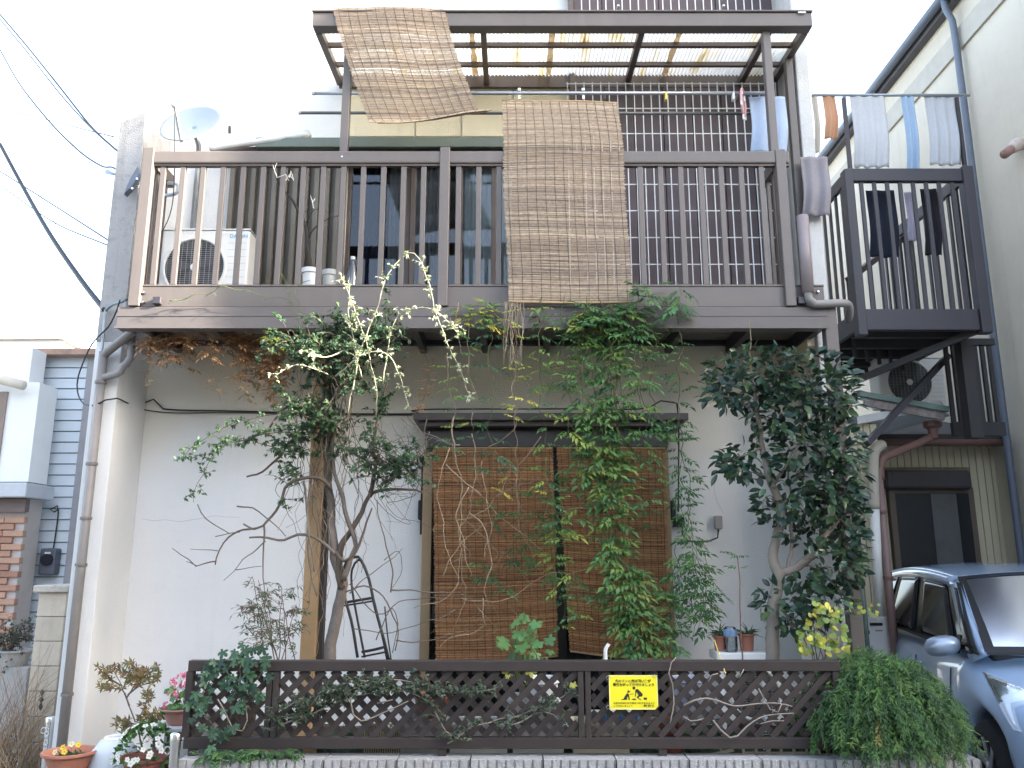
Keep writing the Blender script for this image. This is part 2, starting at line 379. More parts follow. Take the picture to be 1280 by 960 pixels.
curtain(Xp(452, 280, HY), Xp(482, 280, HY), HY+.14, 3.42, 5.02, mat('navy_curtain', (.012, .016, .045), .9, .15, 20), .022, 4, win)
curtain(Xp(574, 280, HY), Xp(640, 280, HY), HY+.085, 3.42, 5.02, mat('pale_net_curtain', (.80, .84, .85), .9, .05, 8, transl=.3), .018, 7, win)
curtain(Xp(484, 280, HY), Xp(548, 280, HY), HY+.09, 3.42, 5.02, mat('grey_lace_curtain', (.30, .30, .31), .9, .1, 12, transl=.2), .02, 7, win)
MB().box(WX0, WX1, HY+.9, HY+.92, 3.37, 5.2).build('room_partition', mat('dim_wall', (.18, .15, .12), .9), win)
# shutter box over the window
MB().box(Xp(276, 185, 6.5), Xp(432, 185, 6.5), 6.46, HY-.002, Zp(191, 6.46), Zp(183, 6.46)).build('shutter_head', SASH, H, bevel=.004)
GREENB = mat('dull_green_hood', (.13, .155, .125), .5, .15, 4, streak=.3)
MB().box(Xp(320, 180, 6.42), Xp(716, 180, 6.42), 6.40, HY-.003, Zp(185, 6.42), Zp(173, 6.42)).build('hood', GREENB, H, bevel=.006)
MB().box(Xp(432, 187, 6.44), Xp(716, 187, 6.44), 6.44, HY-.004, Zp(191, 6.44), Zp(185.4, 6.44)).build('hood_lip', BLACKM, H)
# ribbed storm shutters
m = MB(); x0, x1 = Xp(284, 280, 6.52), Xp(431, 280, 6.52); n = 11; pts = []
for k in range(n):
    w = (x1-x0)/n; a = x0+k*w
    pts += [(a, 0), (a+w*.42, 0), (a+w*.46, .06), (a+w*.92, .06)]
i0 = 0
for (x, d) in pts: m._v([(x, 6.50+d, 3.38), (x, 6.50+d, Zp(191, 6.5)-.002)])
for k in range(len(pts)-1): m.f.append((2*k, 2*k+2, 2*k+3, 2*k+1))
m.build('storm_shutter', mat('olive_brown_shutter', (.135, .118, .092), .5, .15, 2, streak=.5, dirtcol=(.07, .06, .05)), H, solid=.002)
MB().tube([W(250, 195, 6.55), (Xp(250, 240, 6.55), 6.55, 3.4)], .017, 8).build('drain_pipe', DARKST, H, smooth=True)
# white drain pipe that comes out of the wall at a slant
MB().tube(smooth_path([W(384, 168, 6.5), W(376, 170, 6.45), W(350, 174, 6.42), W(288, 182, 6.40), W(262, 187, 6.38)], .05), .028, 12).build('drain_pipe', mat('aged_white_pvc', (.62, .61, .58), .5, .1), H, smooth=True)
MB().lathe([(.0, -.02), (.036, -.02), (.036, .02), (0, .02)], W(384, 168, 6.5), 14, 'y').build('pipe_cap', mat('aged_white_pvc', (1, 1, 1)), H, smooth=False)
MB().tube([W(287, 158, HY-.03), W(287, 166, HY-.03)], .012, 8).tube([W(287, 160, HY-.03), W(287, 160, HY)], .006, 6).build('insulator_hook', BLACKM, H)

# --- brown boarded bay with white wire grid
PLUM = mat('plum_brown_panel', (.10, .07, .075), .55, .14, 2.0, .06, 60, streak=.12, orand=.06)
bx0, bx1 = Xp(722, 280, 6.55), Xp(986, 280, 6.55); nbo = 7
for k in range(nbo):
    a = bx0+(bx1-bx0)*k/nbo; b = bx0+(bx1-bx0)*(k+1)/nbo-.006
    MB().box(a, b, 6.545, HY-.002, 3.36, 7.28).build('panel', PLUM, H, bevel=.003)
MB().box(bx0-.05, bx0-.006, 6.50, HY-.003, 3.36, 7.28).build('corner_trim', SASH, H, bevel=.004)
GRID = mat('white_wire', (.72, .72, .70), .45, .05)
def wire_grid(label, z0, z1, zs, x0, x1):
    t = thing('wire_grid', ((x0+x1)/2, 6.42, z0), label, 'grid panel')
    n = int((x1-x0)/.0715)
    proto = MB().box(x0-.004, x0+.004, 6.416, 6.424, z0, z1).build('wire', GRID, t)
    for k in range(1, n+1): dup(proto, (x0+.0715*k, 6.42, z0), t)
    ph = None
    for z in zs: MB().box(x0-.01, x0+.0715*n+.01, 6.4245, 6.431, z-.004, z+.004).build('cross_wire', GRID, t)
    for z in (z0+.1, z1-.1):
        for x in (x0+.0715*4+.03, x0+.0715*(n-5)+.03): MB().box(x, x+.02, 6.4312, 6.546, z, z+.015).build('clip', GRID, t)
wire_grid('tall white wire grid on brown panelling behind the balcony rail', 3.42, Zp(103, 6.42), [Zp(v, 6.42) for v in (357, 330, 296.5, 263, 230, 198, 166.5, 135, 104)], Xp(712, 280, 6.42), Xp(986, 280, 6.42))
wire_grid('white wire grid on brown panelling above the canopy roof', Zp(19, 6.42), 7.2, [Zp(v, 6.42) for v in (18, -10, -45)], Xp(727, 10, 6.42), Xp(951, 10, 6.42))

# --- ground floor window with brow, shutter case, frames
gw = thing('window', (.2, HY, .6), 'x', 'x')
for k in ('label', 'category'): del gw[k]
place(gw, (.2, HY, .6), H)
BROW = mat('dark_brown_brow', (.085, .070, .065), .45, .15, 3, streak=.25)
x0, x1 = Xp(517, 520, 6.3), Xp(860, 520, 6.3)
MB().box(x0, x1, 6.28, HY-.001, Zp(525, 6.28), Zp(516, 6.28)).box(x0+.03, x1-.03, 6.33, HY-.002, Zp(532, 6.3), Zp(525, 6.28)-.002).build('brow', BROW, gw, bevel=.006)
x0, x1 = Xp(531, 546, 6.42), Xp(835, 546, 6.42)
MB().box(x0, x1, 6.42, HY-.003, Zp(561, 6.42), Zp(536, 6.42)).build('shutter_case', mat('charcoal_case', (.055, .050, .050), .5, .1, 4), gw, bevel=.02)
FRG = mat('tan_sash', (.34, .24, .14), .4, .12, 3, metal=.15, streak=.25, dirtcol=(.2, .13, .08))
x0 = Xp(527.5, 680, 6.5); MB().box(x0, x0+.075, 6.47, HY-.004, .45, Zp(562, 6.5)).build('side_frame', FRG, gw, bevel=.004)
x1 = Xp(839, 680, 6.5); MB().box(x1-.055, x1, 6.47, HY-.005, .45, Zp(562, 6.5)).build('side_frame', FRG, gw, bevel=.004)
MB().box(x0+.077, x1-.057, 6.555, HY-.006, .45, Zp(562, 6.5)).build('pane', mat('dark_glass', (.012, .013, .015), .08, 0), gw)
for px in (612, 696, 703, 772):
    xx = Xp(px, 680, 6.54); MB().box(xx-.022, xx+.022, 6.53, 6.554, .45, Zp(563, 6.5)).build('stile', mat('black_stile', (.02, .02, .02), .4), gw)
for px, dpx in ((526, -4), (841, 5)):
    a = W(px, 640, HY-.03); MB().box(a.x-.02, a.x+.02, HY-.06, HY-.001, a.z-.06, a.z+.09).build('shutter_latch', BLACKM, gw, bevel=.006)
MB().box(Xp(525.5, 700, 6.56)-.008, Xp(525.5, 700, 6.56)+.004, 6.55, HY-.001, Zp(668, 6.56), Zp(572, 6.56)).build('guide_rail', BLACKM, gw)
# radiator-like bracket and socket box with cable, right of the window
b = W(848, 652, HY-.02)
br = MB()
for k in range(5): br.box(b.x-.04+k*.018, b.x-.032+k*.018, HY-.05, HY-.001, b.z-.04, b.z+.035)
br.box(b.x-.045, b.x+.045, HY-.045, HY-.002, b.z-.042, b.z-.032); br.build('cable_bracket', BLACKM, H)
b = W(896.5, 653, HY)
MB().box(b.x-.03, b.x+.03, HY-.055, HY-.001, b.z-.052, b.z+.05).build('socket_box', mat('grey_box', (.33, .32, .30), .5), H, bevel=.008)

# ================================================================== BALCONY
BY = 5.7
B = thing('balcony', (-.3, BY, 3.18), 'brown aluminium balcony with vertical bars along the upper floor', 'balcony')
MB().box(Xp(148, 398, BY), Xp(1032, 398, BY), BY-.03, BY+.07, Zp(411.5, BY), Zp(385, BY)).build('beam', ALUB, B, bevel=.006)
MB().box(Xp(148, 398, BY)-.004, Xp(1032, 398, BY)+.004, BY-.036, BY-.0302, Zp(411.5, BY)-.002, Zp(408.5, BY)).box(Xp(148, 398, BY)-.004, Xp(1032, 398, BY)+.004, BY-.034, BY-.0302, Zp(396.5, BY)-.002, Zp(395, BY)).build('beam_lip', ALUB, B)
MB().box(Xp(177, 372, BY), Xp(1030, 372, BY), BY-.012, BY+.02, Zp(385, BY)+.004, Zp(359, BY)).build('kick_panel', ALU, B, bevel=.005)
MB().box(Xp(177, 372, BY), Xp(1030, 372, BY), BY-.016, BY+.028, Zp(359, BY)+.001, Zp(357, BY)+.004).build('bottom_rail', ALU, B, bevel=.003)
zt0, zt1 = Zp(206.5, BY), Zp(191, BY)
MB().box(Xp(188, 198, BY), Xp(985, 198, BY), BY-.035, BY+.035, zt0, zt1).build('top_rail', ALU, B, bevel=.012)
MB().box(Xp(188, 198, BY), Xp(985, 198, BY), BY-.02, BY+.02, zt0-.014, zt0-.0005).build('rail_channel', SASH, B)
def bpost(px, py, w, z0, z1, y0=BY-.045, y1=BY+.04, m_=ALU):
    x = Xp(px, py, BY); return MB().box(x-w/2, x+w/2, y0, y1, z0, z1).build('post', m_, B, bevel=.006)
bpost(179, 290, .082, Zp(385, BY)+.003, Zp(188, BY))
bpost(555, 290, .075, Zp(385, BY)+.003, Zp(187, BY))
bpost(981, 300, .075, Zp(385, BY)+.003, Zp(190, BY))
MB().box(Xp(161, 300, BY)-.012, Xp(161, 300, BY)+.012, BY+.15, BY+.19, Zp(385, BY), Zp(238, BY)).build('side_post', ALU, B)
bz0, bz1 = Zp(357, BY)+.005, zt0-.002
x = Xp(205, 210, BY); pitch = 25*PX(210, BY)
proto = None; k = 0
px = 205.0
xs = [205+25*i for i in range(14)] + [573.5+25.15*i for i in range(16)]
for px in xs:
    xx = Xp(px, 210, BY)
    if proto is None: proto = MB().box(xx-.0195, xx+.0195, BY-.012, BY+.012, bz0, bz1).build('baluster', ALU, B, bevel=.003)
    else: dup(proto, (xx, BY, bz0), B)
# side rails back to the wall
for xx, nm in ((Xp(179, 290, BY), 'side_rail'), (Xp(981, 300, BY), 'side_rail')):
    MB().box(xx-.025, xx+.025, BY+.042, 6.09, zt0, zt1-.004).build(nm, ALU, B, bevel=.006)
    MB().box(xx-.012, xx+.012, BY+.045, 6.09, Zp(385, BY)+.006, Zp(359, BY)).build('side_panel', ALU, B)
    for j in range(2): MB().box(xx-.012, xx+.012, BY+.13+j*.14, BY+.165+j*.14, Zp(359, BY)+.001, zt0-.001).build('baluster', ALU, B)
# bolts, brackets
for px, py in ((181, 366), (180, 378), (1022, 365), (1022, 378), (428, 197), (1028, 380)):
    a = W(px, py, BY-.02); MB().lathe([(0, -.018), (.007, -.018), (.009, -.008), (.009, .008)], a, 8, 'y').build('bolt', STEEL, B)
for px in (198, 1001):
    a = W(px, 377, BY-.02); MB().box(a.x-.028, a.x+.028, BY-.055, BY-.0125, a.z-.025, a.z+.028).build('bracket', DARKST, B, bevel=.004)
# deck boards and joists under the floor
DECKU = mat('dark_deck_underside', (.20, .18, .16), .8, .2, 4)
bx = MB()
for k in range(7):
    ya = BY+.08+k*.117
    MB().box(Xp(150, 398, BY), XR-.01, ya, ya+.110, Zp(385, BY)-.004, Zp(385, BY)+.03).build('floor_board', DECKU, B)
for k in range(11):
    xx = Xp(165, 398, BY)+k*.5
    if xx < XR-.05: MB().box(xx-.025, xx+.025, BY+.071, HY-.012, Zp(385, BY)-.11, Zp(385, BY)-.0045).build('joist', DARKST, B)
MB().box(XL+.002, XR-.07, HY-.045, HY-.001, Zp(385, BY)-.045, Zp(385, BY)-.0055).build('ledger', DARKST, B)
# support posts
MB().box(Xp(1040, 430, BY)-.045, Xp(1040, 430, BY)+.045, BY-.02, BY+.06, .03, Zp(385, BY)).build('support_post', ALU, B, bevel=.006)
a = W(404, 450, BY+.03)
pst = thing('support_post', (Xp(395, 780, BY+.05), BY+.05, .3), 'tan wooden post holding up the balcony beside the twisted trunk', 'post')
MB().box(a.x-.052, a.x+.052, BY-.005, BY+.10, .3, Zp(412, BY)-.003).build('timber', WOODP, pst, bevel=.008)
MB().box(a.x+.053, a.x+.088, BY+.02, BY+.09, .3, Zp(412, BY)-.01).build('batten', mat('black_batten', (.025, .022, .02), .7), pst)

# ================================================================== CANOPY
K = thing('balcony_canopy', (.3, 5.7, 4.6), 'brown framed canopy with stained corrugated plastic roof over the balcony', 'canopy')
cx0, cx1 = Xp(393, 30, BY), Xp(1012, 30, BY)
MB().box(cx0, cx1, BY-.06, BY+.04, Zp(38.5, BY), Zp(22, BY)).box(cx0-.006, cx1+.006, BY-.075, BY+.04, Zp(22, BY)+.001, Zp(20, BY)+.002).build('front_beam', ALU, K, bevel=.006)
def roofz(y): return 5.615+(y-5.7)*.07
for px, w in ((397, .05), (604, .045), (803, .045), (963, .045), (1008, .05)):
    xx = Xp(px, 38, BY); MB().bar((xx, BY+.042, roofz(BY)), (xx, HY-.05, roofz(HY)), w, .06).build('rafter', SASH, K)
for yy in (6.0, 6.30):
    MB().box(cx0+.02, cx1-.02, yy-.016, yy+.016, roofz(yy)+.012, roofz(yy)+.048).build('purlin', SASH, K)
MB().box(cx0+.02, cx1-.03, HY-.06, HY-.03, roofz(HY)-.05, roofz(HY)+.07).build('wall_plate', SASH, K)
cm = bpy.data.materials.new('corrugated_plastic'); cm.use_nodes = True; nt = cm.node_tree; N = nt.nodes; L = nt.links
N.remove(N['Principled BSDF'])
tc = N.new('ShaderNodeTexCoord'); mp = N.new('ShaderNodeMapping'); mp.inputs['Scale'].default_value = (5, 1.2, 1); L.new(tc.outputs['Object'], mp.inputs[0])
nz = N.new('ShaderNodeTexNoise'); nz.inputs['Scale'].default_value = 1.4; nz.inputs['Detail'].default_value = 8; L.new(mp.outputs[0], nz.inputs['Vector'])
rp = N.new('ShaderNodeValToRGB'); L.new(nz.outputs[0], rp.inputs[0])
rp.color_ramp.elements[0].position = .52; rp.color_ramp.elements[0].color = (.94, .92, .84, 1)
e = rp.color_ramp.elements.new(.64); e.color = (.78, .66, .40, 1)
rp.color_ramp.elements[-1].position = .74; rp.color_ramp.elements[-1].color = (.30, .14, .05, 1)
tr = N.new('ShaderNodeBsdfTranslucent'); tp = N.new('ShaderNodeBsdfTransparent'); df = N.new('ShaderNodeBsdfDiffuse')
for nn in (tr, tp, df): L.new(rp.outputs[0], nn.inputs['Color'])
m1 = N.new('ShaderNodeMixShader'); m1.inputs[0].default_value = .08; L.new(tr.outputs[0], m1.inputs[1]); L.new(df.outputs[0], m1.inputs[2])
m2 = N.new('ShaderNodeMixShader'); m2.inputs[0].default_value = .30; L.new(m1.outputs[0], m2.inputs[1]); L.new(tp.outputs[0], m2.inputs[2])
L.new(m2.outputs[0], N['Material Output'].inputs['Surface'])
nx = int((cx1-cx0-.03)/.032*6)
MB().grid(lambda u, v: Vector((cx0+.015+(cx1-cx0-.03)*u, BY+.03+(HY-BY-.07)*v, roofz(BY+(HY-BY)*v)+.062+.009*math.sin(u*(cx1-cx0-.03)/.032*2*math.pi))), nx, 5).build('corrugated_sheet', cm, K, smooth=True)
for px in (590, 690, 848):            # rust stained joint strips lying on the purlins
    xx = Xp(px, 50, 5.9); MB().grid(lambda u, v: Vector((xx+(u-.5)*(.05+.035*mnoise.noise(Vector((v*7, px, 0)))), BY+.05+(HY-BY-.13)*v, roofz(BY+(HY-BY)*v)+.050)), 2, 24).build('joint_strip', mat('rusty_strip', (.52, .38, .22), .8, .4, 18, dirt=.75, dirtcol=(.10, .045, .02), transl=.5), K)
for px, py, y in ((432, 150, BY+.03), (960, 90, BY+.03), (985, 80, BY+.42)):
    xx = Xp(px, py, y); MB().box(xx-.03, xx+.03, y-.03, y+.03, (zt1-.004) if y < 6 else 3.4, roofz(y)-.032).build('post', ALU, K, bevel=.005)
MB().box(Xp(1000, 23, BY)-.04, Xp(1000, 23, BY)+.02, BY-.0765, BY-.0752, Zp(23, BY)-.008, Zp(23, BY)+.006).build('label_plate', mat('plate', (.6, .6, .6), .4), K)
# ================================================================== REED BLINDS
def reed_blind(name, S, n, width, nseg, pal, label, ncord, rad=.0024, seed=1, cordcol=(.05, .035, .03), front=-1, gap=.03, batten=True):
    rnd = random.Random(seed)
    p0 = S(.5, 1.0); t = thing(name, p0, label, 'blind')
    m = MB()
    for i in range(n):
        v = (i+.5)/n
        if rnd.random() < gap: continue
        c = rnd.choice(pal); k = rnd.uniform(.72, 1.25); m.col = (c[0]*k, c[1]*k, c[2]*k)
        a, b = rnd.uniform(-.008, .006), 1+rnd.uniform(-.006, .008)
        tilt = rnd.uniform(-.25, .25)/n; ph = rnd.uniform(0, 6)
        pts = []
        for j in range(nseg+1):
            u = a+(b-a)*j/nseg
            pts.append(S(u, min(1, max(0, v + tilt*(u-.5) + .22/n*math.sin(u*9+ph)))))
        m.tube(pts, rad*rnd.uniform(.8, 1.25), 4, cap=False)
    REED = mat('reed', (0, 0, 0), .65, .25, 45, attr=True, transl=.12)
    m.build('reeds', REED, t, kind='stuff')
    cm_ = mat('blind_cord_%.2f' % cordcol[0], cordcol, .9, 0)
    m = MB()
    for k in range(ncord):
        u = (k+.5)/ncord; pts = []
        for j in range(41):
            v = j/40; q = S(u+.002*math.sin(v*14+k), v); nrm = (S(u+.01, v)-S(u-.01, v)).cross(S(u, min(1, v+.01))-S(u, max(0, v-.01)))
            if nrm.length > 1e-9: nrm.normalize()
            if nrm.y > 0: nrm = -nrm
            pts.append(q+nrm*(.0035 if front < 0 else -.0035))
        m.tube(pts, .0016, 4, cap=False)
    m.build('binding_cords', cm_, t, kind='stuff')
    if batten:
        for v, off in ((0, .006), (1, -.006)):
            MB().tube([S(j/12, v)+Vector((0, .002, off)) for j in range(13)], .0065, 6).build('batten', mat('bamboo_batten', (.42, .28, .14), .6, .2, 20), t, smooth=True)
    return t
PALE = [(.48, .375, .265), (.43, .325, .22), (.38, .29, .21), (.52, .41, .285), (.34, .27, .21), (.42, .32, .235)]
WARM = [(.40, .19, .078), (.45, .22, .088), (.34, .155, .062), (.48, .255, .10), (.30, .135, .058)]
# draped over the canopy beam, lower end curled towards the street
def blindA(u, v):
    s = v*1.34                      # metres along the blind
    if s < .06: y, z = 5.66+(.06-s)*1.2-.02, 5.735
    elif s < 1.0:
        t = (s-.06)/.94; y = 5.625-.02*math.sin(t*2.5)+.10*t*t; z = 5.735-.92*t+.02*t*t
    else:
        t = (s-1.0)/.34; a = t*1.75; y = 5.705-.18*math.sin(a)*.9; z = 4.835-.16*math.sin(a*.9)*(1-.3*t)+.02*t
    sh = .30*min(1, s/1.0)**1.3
    if s > 1.0: sh += .10*((s-1.0)/.34)
    x = -1.385+sh+.86*u*(1-.03*v)
    z += (.105*(u-.5)+.03)*max(0, (s-.65)/.7) + .008*math.sin(u*5+s*3)
    y += .012*math.sin(u*7+s*4) + .03*math.sin(u*3.0)*max(0, s-.6)
    return Vector((x, y, z))
reed_blind('reed_blind', blindA, 242, .86, 12, PALE, 'pale reed blind thrown over the canopy beam, lower end curled up', 12, .0023, 3, (.10, .07, .055), gap=.02)
# hanging in front of the railing from the drying pole
bT = W(627, 127, 5.84); bTr = W(771, 129, 5.84); bBl = W(635, 376, 5.60); bBr = W(790, 377, 5.60)
def blindB(u, v):
    top = bT.lerp(bTr, u); bot = bBl.lerp(bBr, u)
    q = top.lerp(bot, v)
    zr = 4.56; k = (top.z-q.z)/(top.z-zr)
    q.y = 5.84+(5.645-5.84)*min(1, k)**1.0 if k < 1 else 5.645-.035*min(1, (k-1)*1.2)
    q.y += .008*math.sin(u*6+v*5)+.004*math.sin(v*23)
    q.z += .010*math.sin(u*3.1+.5)*(1-v)
    q.x += .006*math.sin(v*9)
    return q
reed_blind('reed_blind', blindB, 265, .9, 10, PALE, 'pale reed blind hanging from drying pole in front of balcony rail', 13, .0024, 5, (.07, .05, .045), gap=.014)
gYb = 6.40
def flat_blind(x0t, x1t, x0b, x1b, yt, yb0, yb1, Y0, bow):
    a, b, c, d = W(x0t, yt, Y0), W(x1t, yt, Y0), W(x0b, yb0, Y0), W(x1b, yb1, Y0)
    def S(u, v):
        q = a.lerp(b, u).lerp(c.lerp(d, u), v); q.y = Y0-.06*v+bow*math.sin(u*math.pi)*v+.006*math.sin(u*8+v*6); q.z -= .012*math.sin(u*math.pi)*v; return q
    return S
reed_blind('reed_blind', flat_blind(541, 691, 546, 697, 561, 826, 818, 6.39, -.05), 300, .95, 10, WARM, 'orange brown reed blind over the left half of the ground window', 16, .0026, 8, (.035, .02, .014), gap=.0)
reed_blind('reed_blind', flat_blind(696, 832, 712, 836, 561, 812, 822, 6.41, -.03), 290, .88, 10, WARM, 'orange brown reed blind behind the thick green vines', 15, .0026, 9, (.035, .02, .014), gap=.0)

# ================================================================== DRYING POLES AND THINGS ON THE BALCONY
def pole(label, a, b, r, m_, cap=True):
    t = thing('drying_pole', (a+b)/2, label, 'pole')
    MB().tube([a, b], r, 10).build('rod', m_, t, smooth=True)
    for e, s in ((a, -1), (b, 1)): MB().tube([e+Vector((s*.001, 0, 0)), e+Vector((s*.022, 0, 0))], r*1.15, 10).build('end_cap', mat('grey_cap', (.45, .46, .47), .5), t, smooth=True)
pole('grey steel drying pole holding the hanging reed blind', W(394, 116.5, 5.86), W(953, 116.5, 5.86), .0135, GALV)
pole('dark lower drying pole close to the wire grid', W(377, 141, 6.02), W(938, 142, 6.02), .0125, mat('dark_pole', (.12, .12, .125), .4, .2, 10, metal=.3))
HK = mat('white_clip', (.75, .75, .73), .4)
for i, px in enumerate((649, 729)):
    a = W(px, 117, 5.86)
    t = thing('blind_hook', a, 'white plastic hook clipping the hanging blind to the pole, %s' % ('near the curled blind' if i == 0 else 'near the wire grid'), 'hook')
    MB().tube([a+Vector((.02*math.cos(x_), .02*math.sin(x_)*0, .02*math.sin(x_))) for x_ in [k*.55-.6 for k in range(9)]], .004, 6).build('ring', HK, t, smooth=True)
    MB().box(a.x-.008, a.x+.008, a.y-.012, a.y+.004, a.z-.055, a.z-.018).build('clip', HK, t, bevel=.003); MB().box(a.x-.012, a.x+.012, a.y-.014, a.y+.006, a.z+.02, a.z+.042).build('grip', HK, t, bevel=.003)
for px, c, nm in ((832, (.75, .55, .1), 'yellow'), (916, (.75, .74, .72), 'white')):
    a = W(px, 119, 5.86); t = thing('clothes_peg', a, '%s clothes peg left hanging on the drying pole' % nm, 'peg')
    MB().box(a.x-.006, a.x+.001, a.y-.02, a.y+.02, a.z-.045, a.z+.018).build('jaw', mat('peg_'+nm, c, .5), t); MB().box(a.x+.0015, a.x+.0085, a.y-.02, a.y+.02, a.z-.045, a.z+.018).build('jaw', mat('peg_'+nm, c, .5), t)
a = W(929, 128, 5.84); t = thing('clothes_hanger', a, 'pink plastic drying hanger folded on the pole', 'hanger')
PK = mat('pink_plastic', (.62, .30, .30), .4, .1)
ring = [a+Vector((.03*math.cos(k*math.pi/8), .05*math.cos(k*math.pi/8), .115*math.sin(k*math.pi/8))) for k in range(17)]
MB().tube(ring, .009, 8, cap=False).build('frame', PK, t, smooth=True)
for k in range(2, 15, 3): MB().box(ring[k].x-.006, ring[k].x+.006, ring[k].y-.006, ring[k].y+.006, ring[k].z-.05, ring[k].z-.01).build('peg', HK, t)
# air conditioner
def aircon(label, x0, x1, y0, y1, z0, z1, fan=(.40, .5), logo=True):
    t = thing('air_conditioner', ((x0+x1)/2, (y0+y1)/2, z0), label, 'air conditioner')
    MB().box(x0, x1, y0, y1, z0+.03, z1).build('casing', WHITEP, t, bevel=.015)
    w = x1-x0; h = z1-z0; c = Vector((x0+w*fan[0], y0, z0+.03+h*fan[1]*.95)); r = min(w*.34, h*.42)
    MB().lathe([(0, -.002), (r, -.002), (r, .0)], c, 40, 'y').build('fan_recess', mat('fan_dark', (.03, .032, .035), .7), t)
    MB().lathe([(r-.004, -.002), (r-.004, -.014), (r+.016, -.012), (r+.02, .001)], c, 40, 'y').build('fan_ring', WHITEP, t, smooth=True)
    m = MB()
    k = -r+.012
    while k < r:
        hw = math.sqrt(max(0, r*r-k*k)); m.tube([c+Vector((-hw, -.010, k)), c+Vector((hw, -.010, k))], .0013, 4); k += .0155
    k = -r+.02
    while k < r:
        hw = math.sqrt(max(0, r*r-k*k)); m.tube([c+Vector((k, -.0125, -hw)), c+Vector((k, -.0125, hw))], .0016, 4); k += .036
    m.build('grille', mat('grille_grey', (.36, .37, .38), .5), t)
    MB().lathe([(0, -.016), (.03, -.016), (.032, -.008)], c, 16, 'y').build('hub', WHITEP, t)
    for k in range(5):
        an = k*2*math.pi/5; m = MB(); m.grid(lambda u, v: c+Vector(((.03+u*(r-.04))*math.cos(an+v*.75+u*.3), -.004-.002*v, (.03+u*(r-.04))*math.sin(an+v*.75+u*.3))), 5, 4); m.build('fan_blade', mat('blade', (.07, .07, .075), .6), t)
    for k in range(9): zz = z0+.09+k*(h-.14)/9; MB().box(x0+w*.76, x1-.02, y0-.0015, y0-.0002, zz, zz+.002).build('seam', mat('seam_grey', (.4, .4, .4), .6), t)
    for xx in (x0+.08, x1-.14): MB().box(xx, xx+.06, y0+.02, y1-.02, z0, z0+.029).build('foot', DARKST, t)
    MB().box(x0-.004, x1+.004, y0-.006, y1+.004, z1+.0005, z1+.012).build('lid', WHITEP, t, bevel=.004)
    return t
a = W(204, 286, 5.98); b = W(313, 286, 5.98)
ac = aircon('white air conditioner unit standing on the balcony behind the bars', a.x, b.x, 5.98, 6.26, 3.42, a.z-.012)
# the maker's name on its front, upper right
tx = bpy.data.curves.new('logo_text', 'FONT'); tx.body = 'DAIKIN'; tx.size = .042; tx.extrude = .0006; tx.align_x = 'LEFT'
to = bpy.data.objects.new('logo_text', tx); COL.objects.link(to); to.rotation_euler = (R(90), 0, 0)
def text_mesh(to, m_, parent, name):
    dg = bpy.context.evaluated_depsgraph_get(); dg.update()
    me = bpy.data.meshes.new_from_object(to.evaluated_get(dg)); ob = bpy.data.objects.new(name, me); COL.objects.link(ob)
    ob.rotation_euler = to.rotation_euler; loc = to.location.copy()
    bpy.data.objects.remove(to, do_unlink=True); me.materials.clear(); me.materials.append(m_); place(ob, loc, parent); return ob
to.location = (b.x-.155, 5.9785, a.z-.075)
text_mesh(to, mat('cyan_print', (.02, .32, .55), .5, 0), ac, 'logo_lettering')
# satellite dish
a = W(241, 161, 5.86)
t = thing('satellite_dish', W(245, 192, 5.9), 'white satellite dish mounted at the left end of the balcony rail', 'satellite dish')
ax = Vector((-.10, -.86, .50)).normalized(); X_ = ax.cross(Vector((0, 0, 1))).normalized(); Z_ = X_.cross(ax)
def dishp(r, an): return a + X_*(.232*r*math.cos(an)) + Z_*(.245*r*math.sin(an)) + ax*(.05*r*r)
m = MB()
rr = [0.001, .2, .4, .6, .8, .93, 1.0]
for r in rr: m._v([dishp(r, 2*math.pi*j/40) for j in range(40)])
for k in range(6):
    for j in range(40): m.f.append((k*40+j, k*40+(j+1) % 40, (k+1)*40+(j+1) % 40, (k+1)*40+j))
m.build('reflector', mat('dish_white', (.25, .30, .34), .5, .04), t, smooth=True, solid=.008)
lowp = dishp(.97, -math.pi/2); lnb = a+ax*.26-Z_*.11
MB().bar(lowp-ax*.02, lnb, .016, .022).build('feed_arm', mat('galv', (.38, .39, .40), .4, .3, 60, metal=.4), t)
MB().tube([lnb-ax*.01+Z_*.0, lnb+ax*.03], .026, 12).tube([lnb-ax*.05, lnb-ax*.01], .018, 12).build('receiver', WHITEPL, t, smooth=True)
MB().tube([a-ax*.03, a-ax*.12-Vector((0, 0, .02)), a+Vector((0, .16, -.2)), Vector((a.x, a.y+.16, 3.6))], .02, 10).build('mast', GALV, t, smooth=True)
MB().tube(smooth_path([lnb, lnb+Vector((.0, .03, -.16)), W(215, 258, 5.85), W(190, 312, 5.85), W(180, 345, 5.9)], .05), .004, 6).build('coax_cable', CABLE, t, smooth=True)
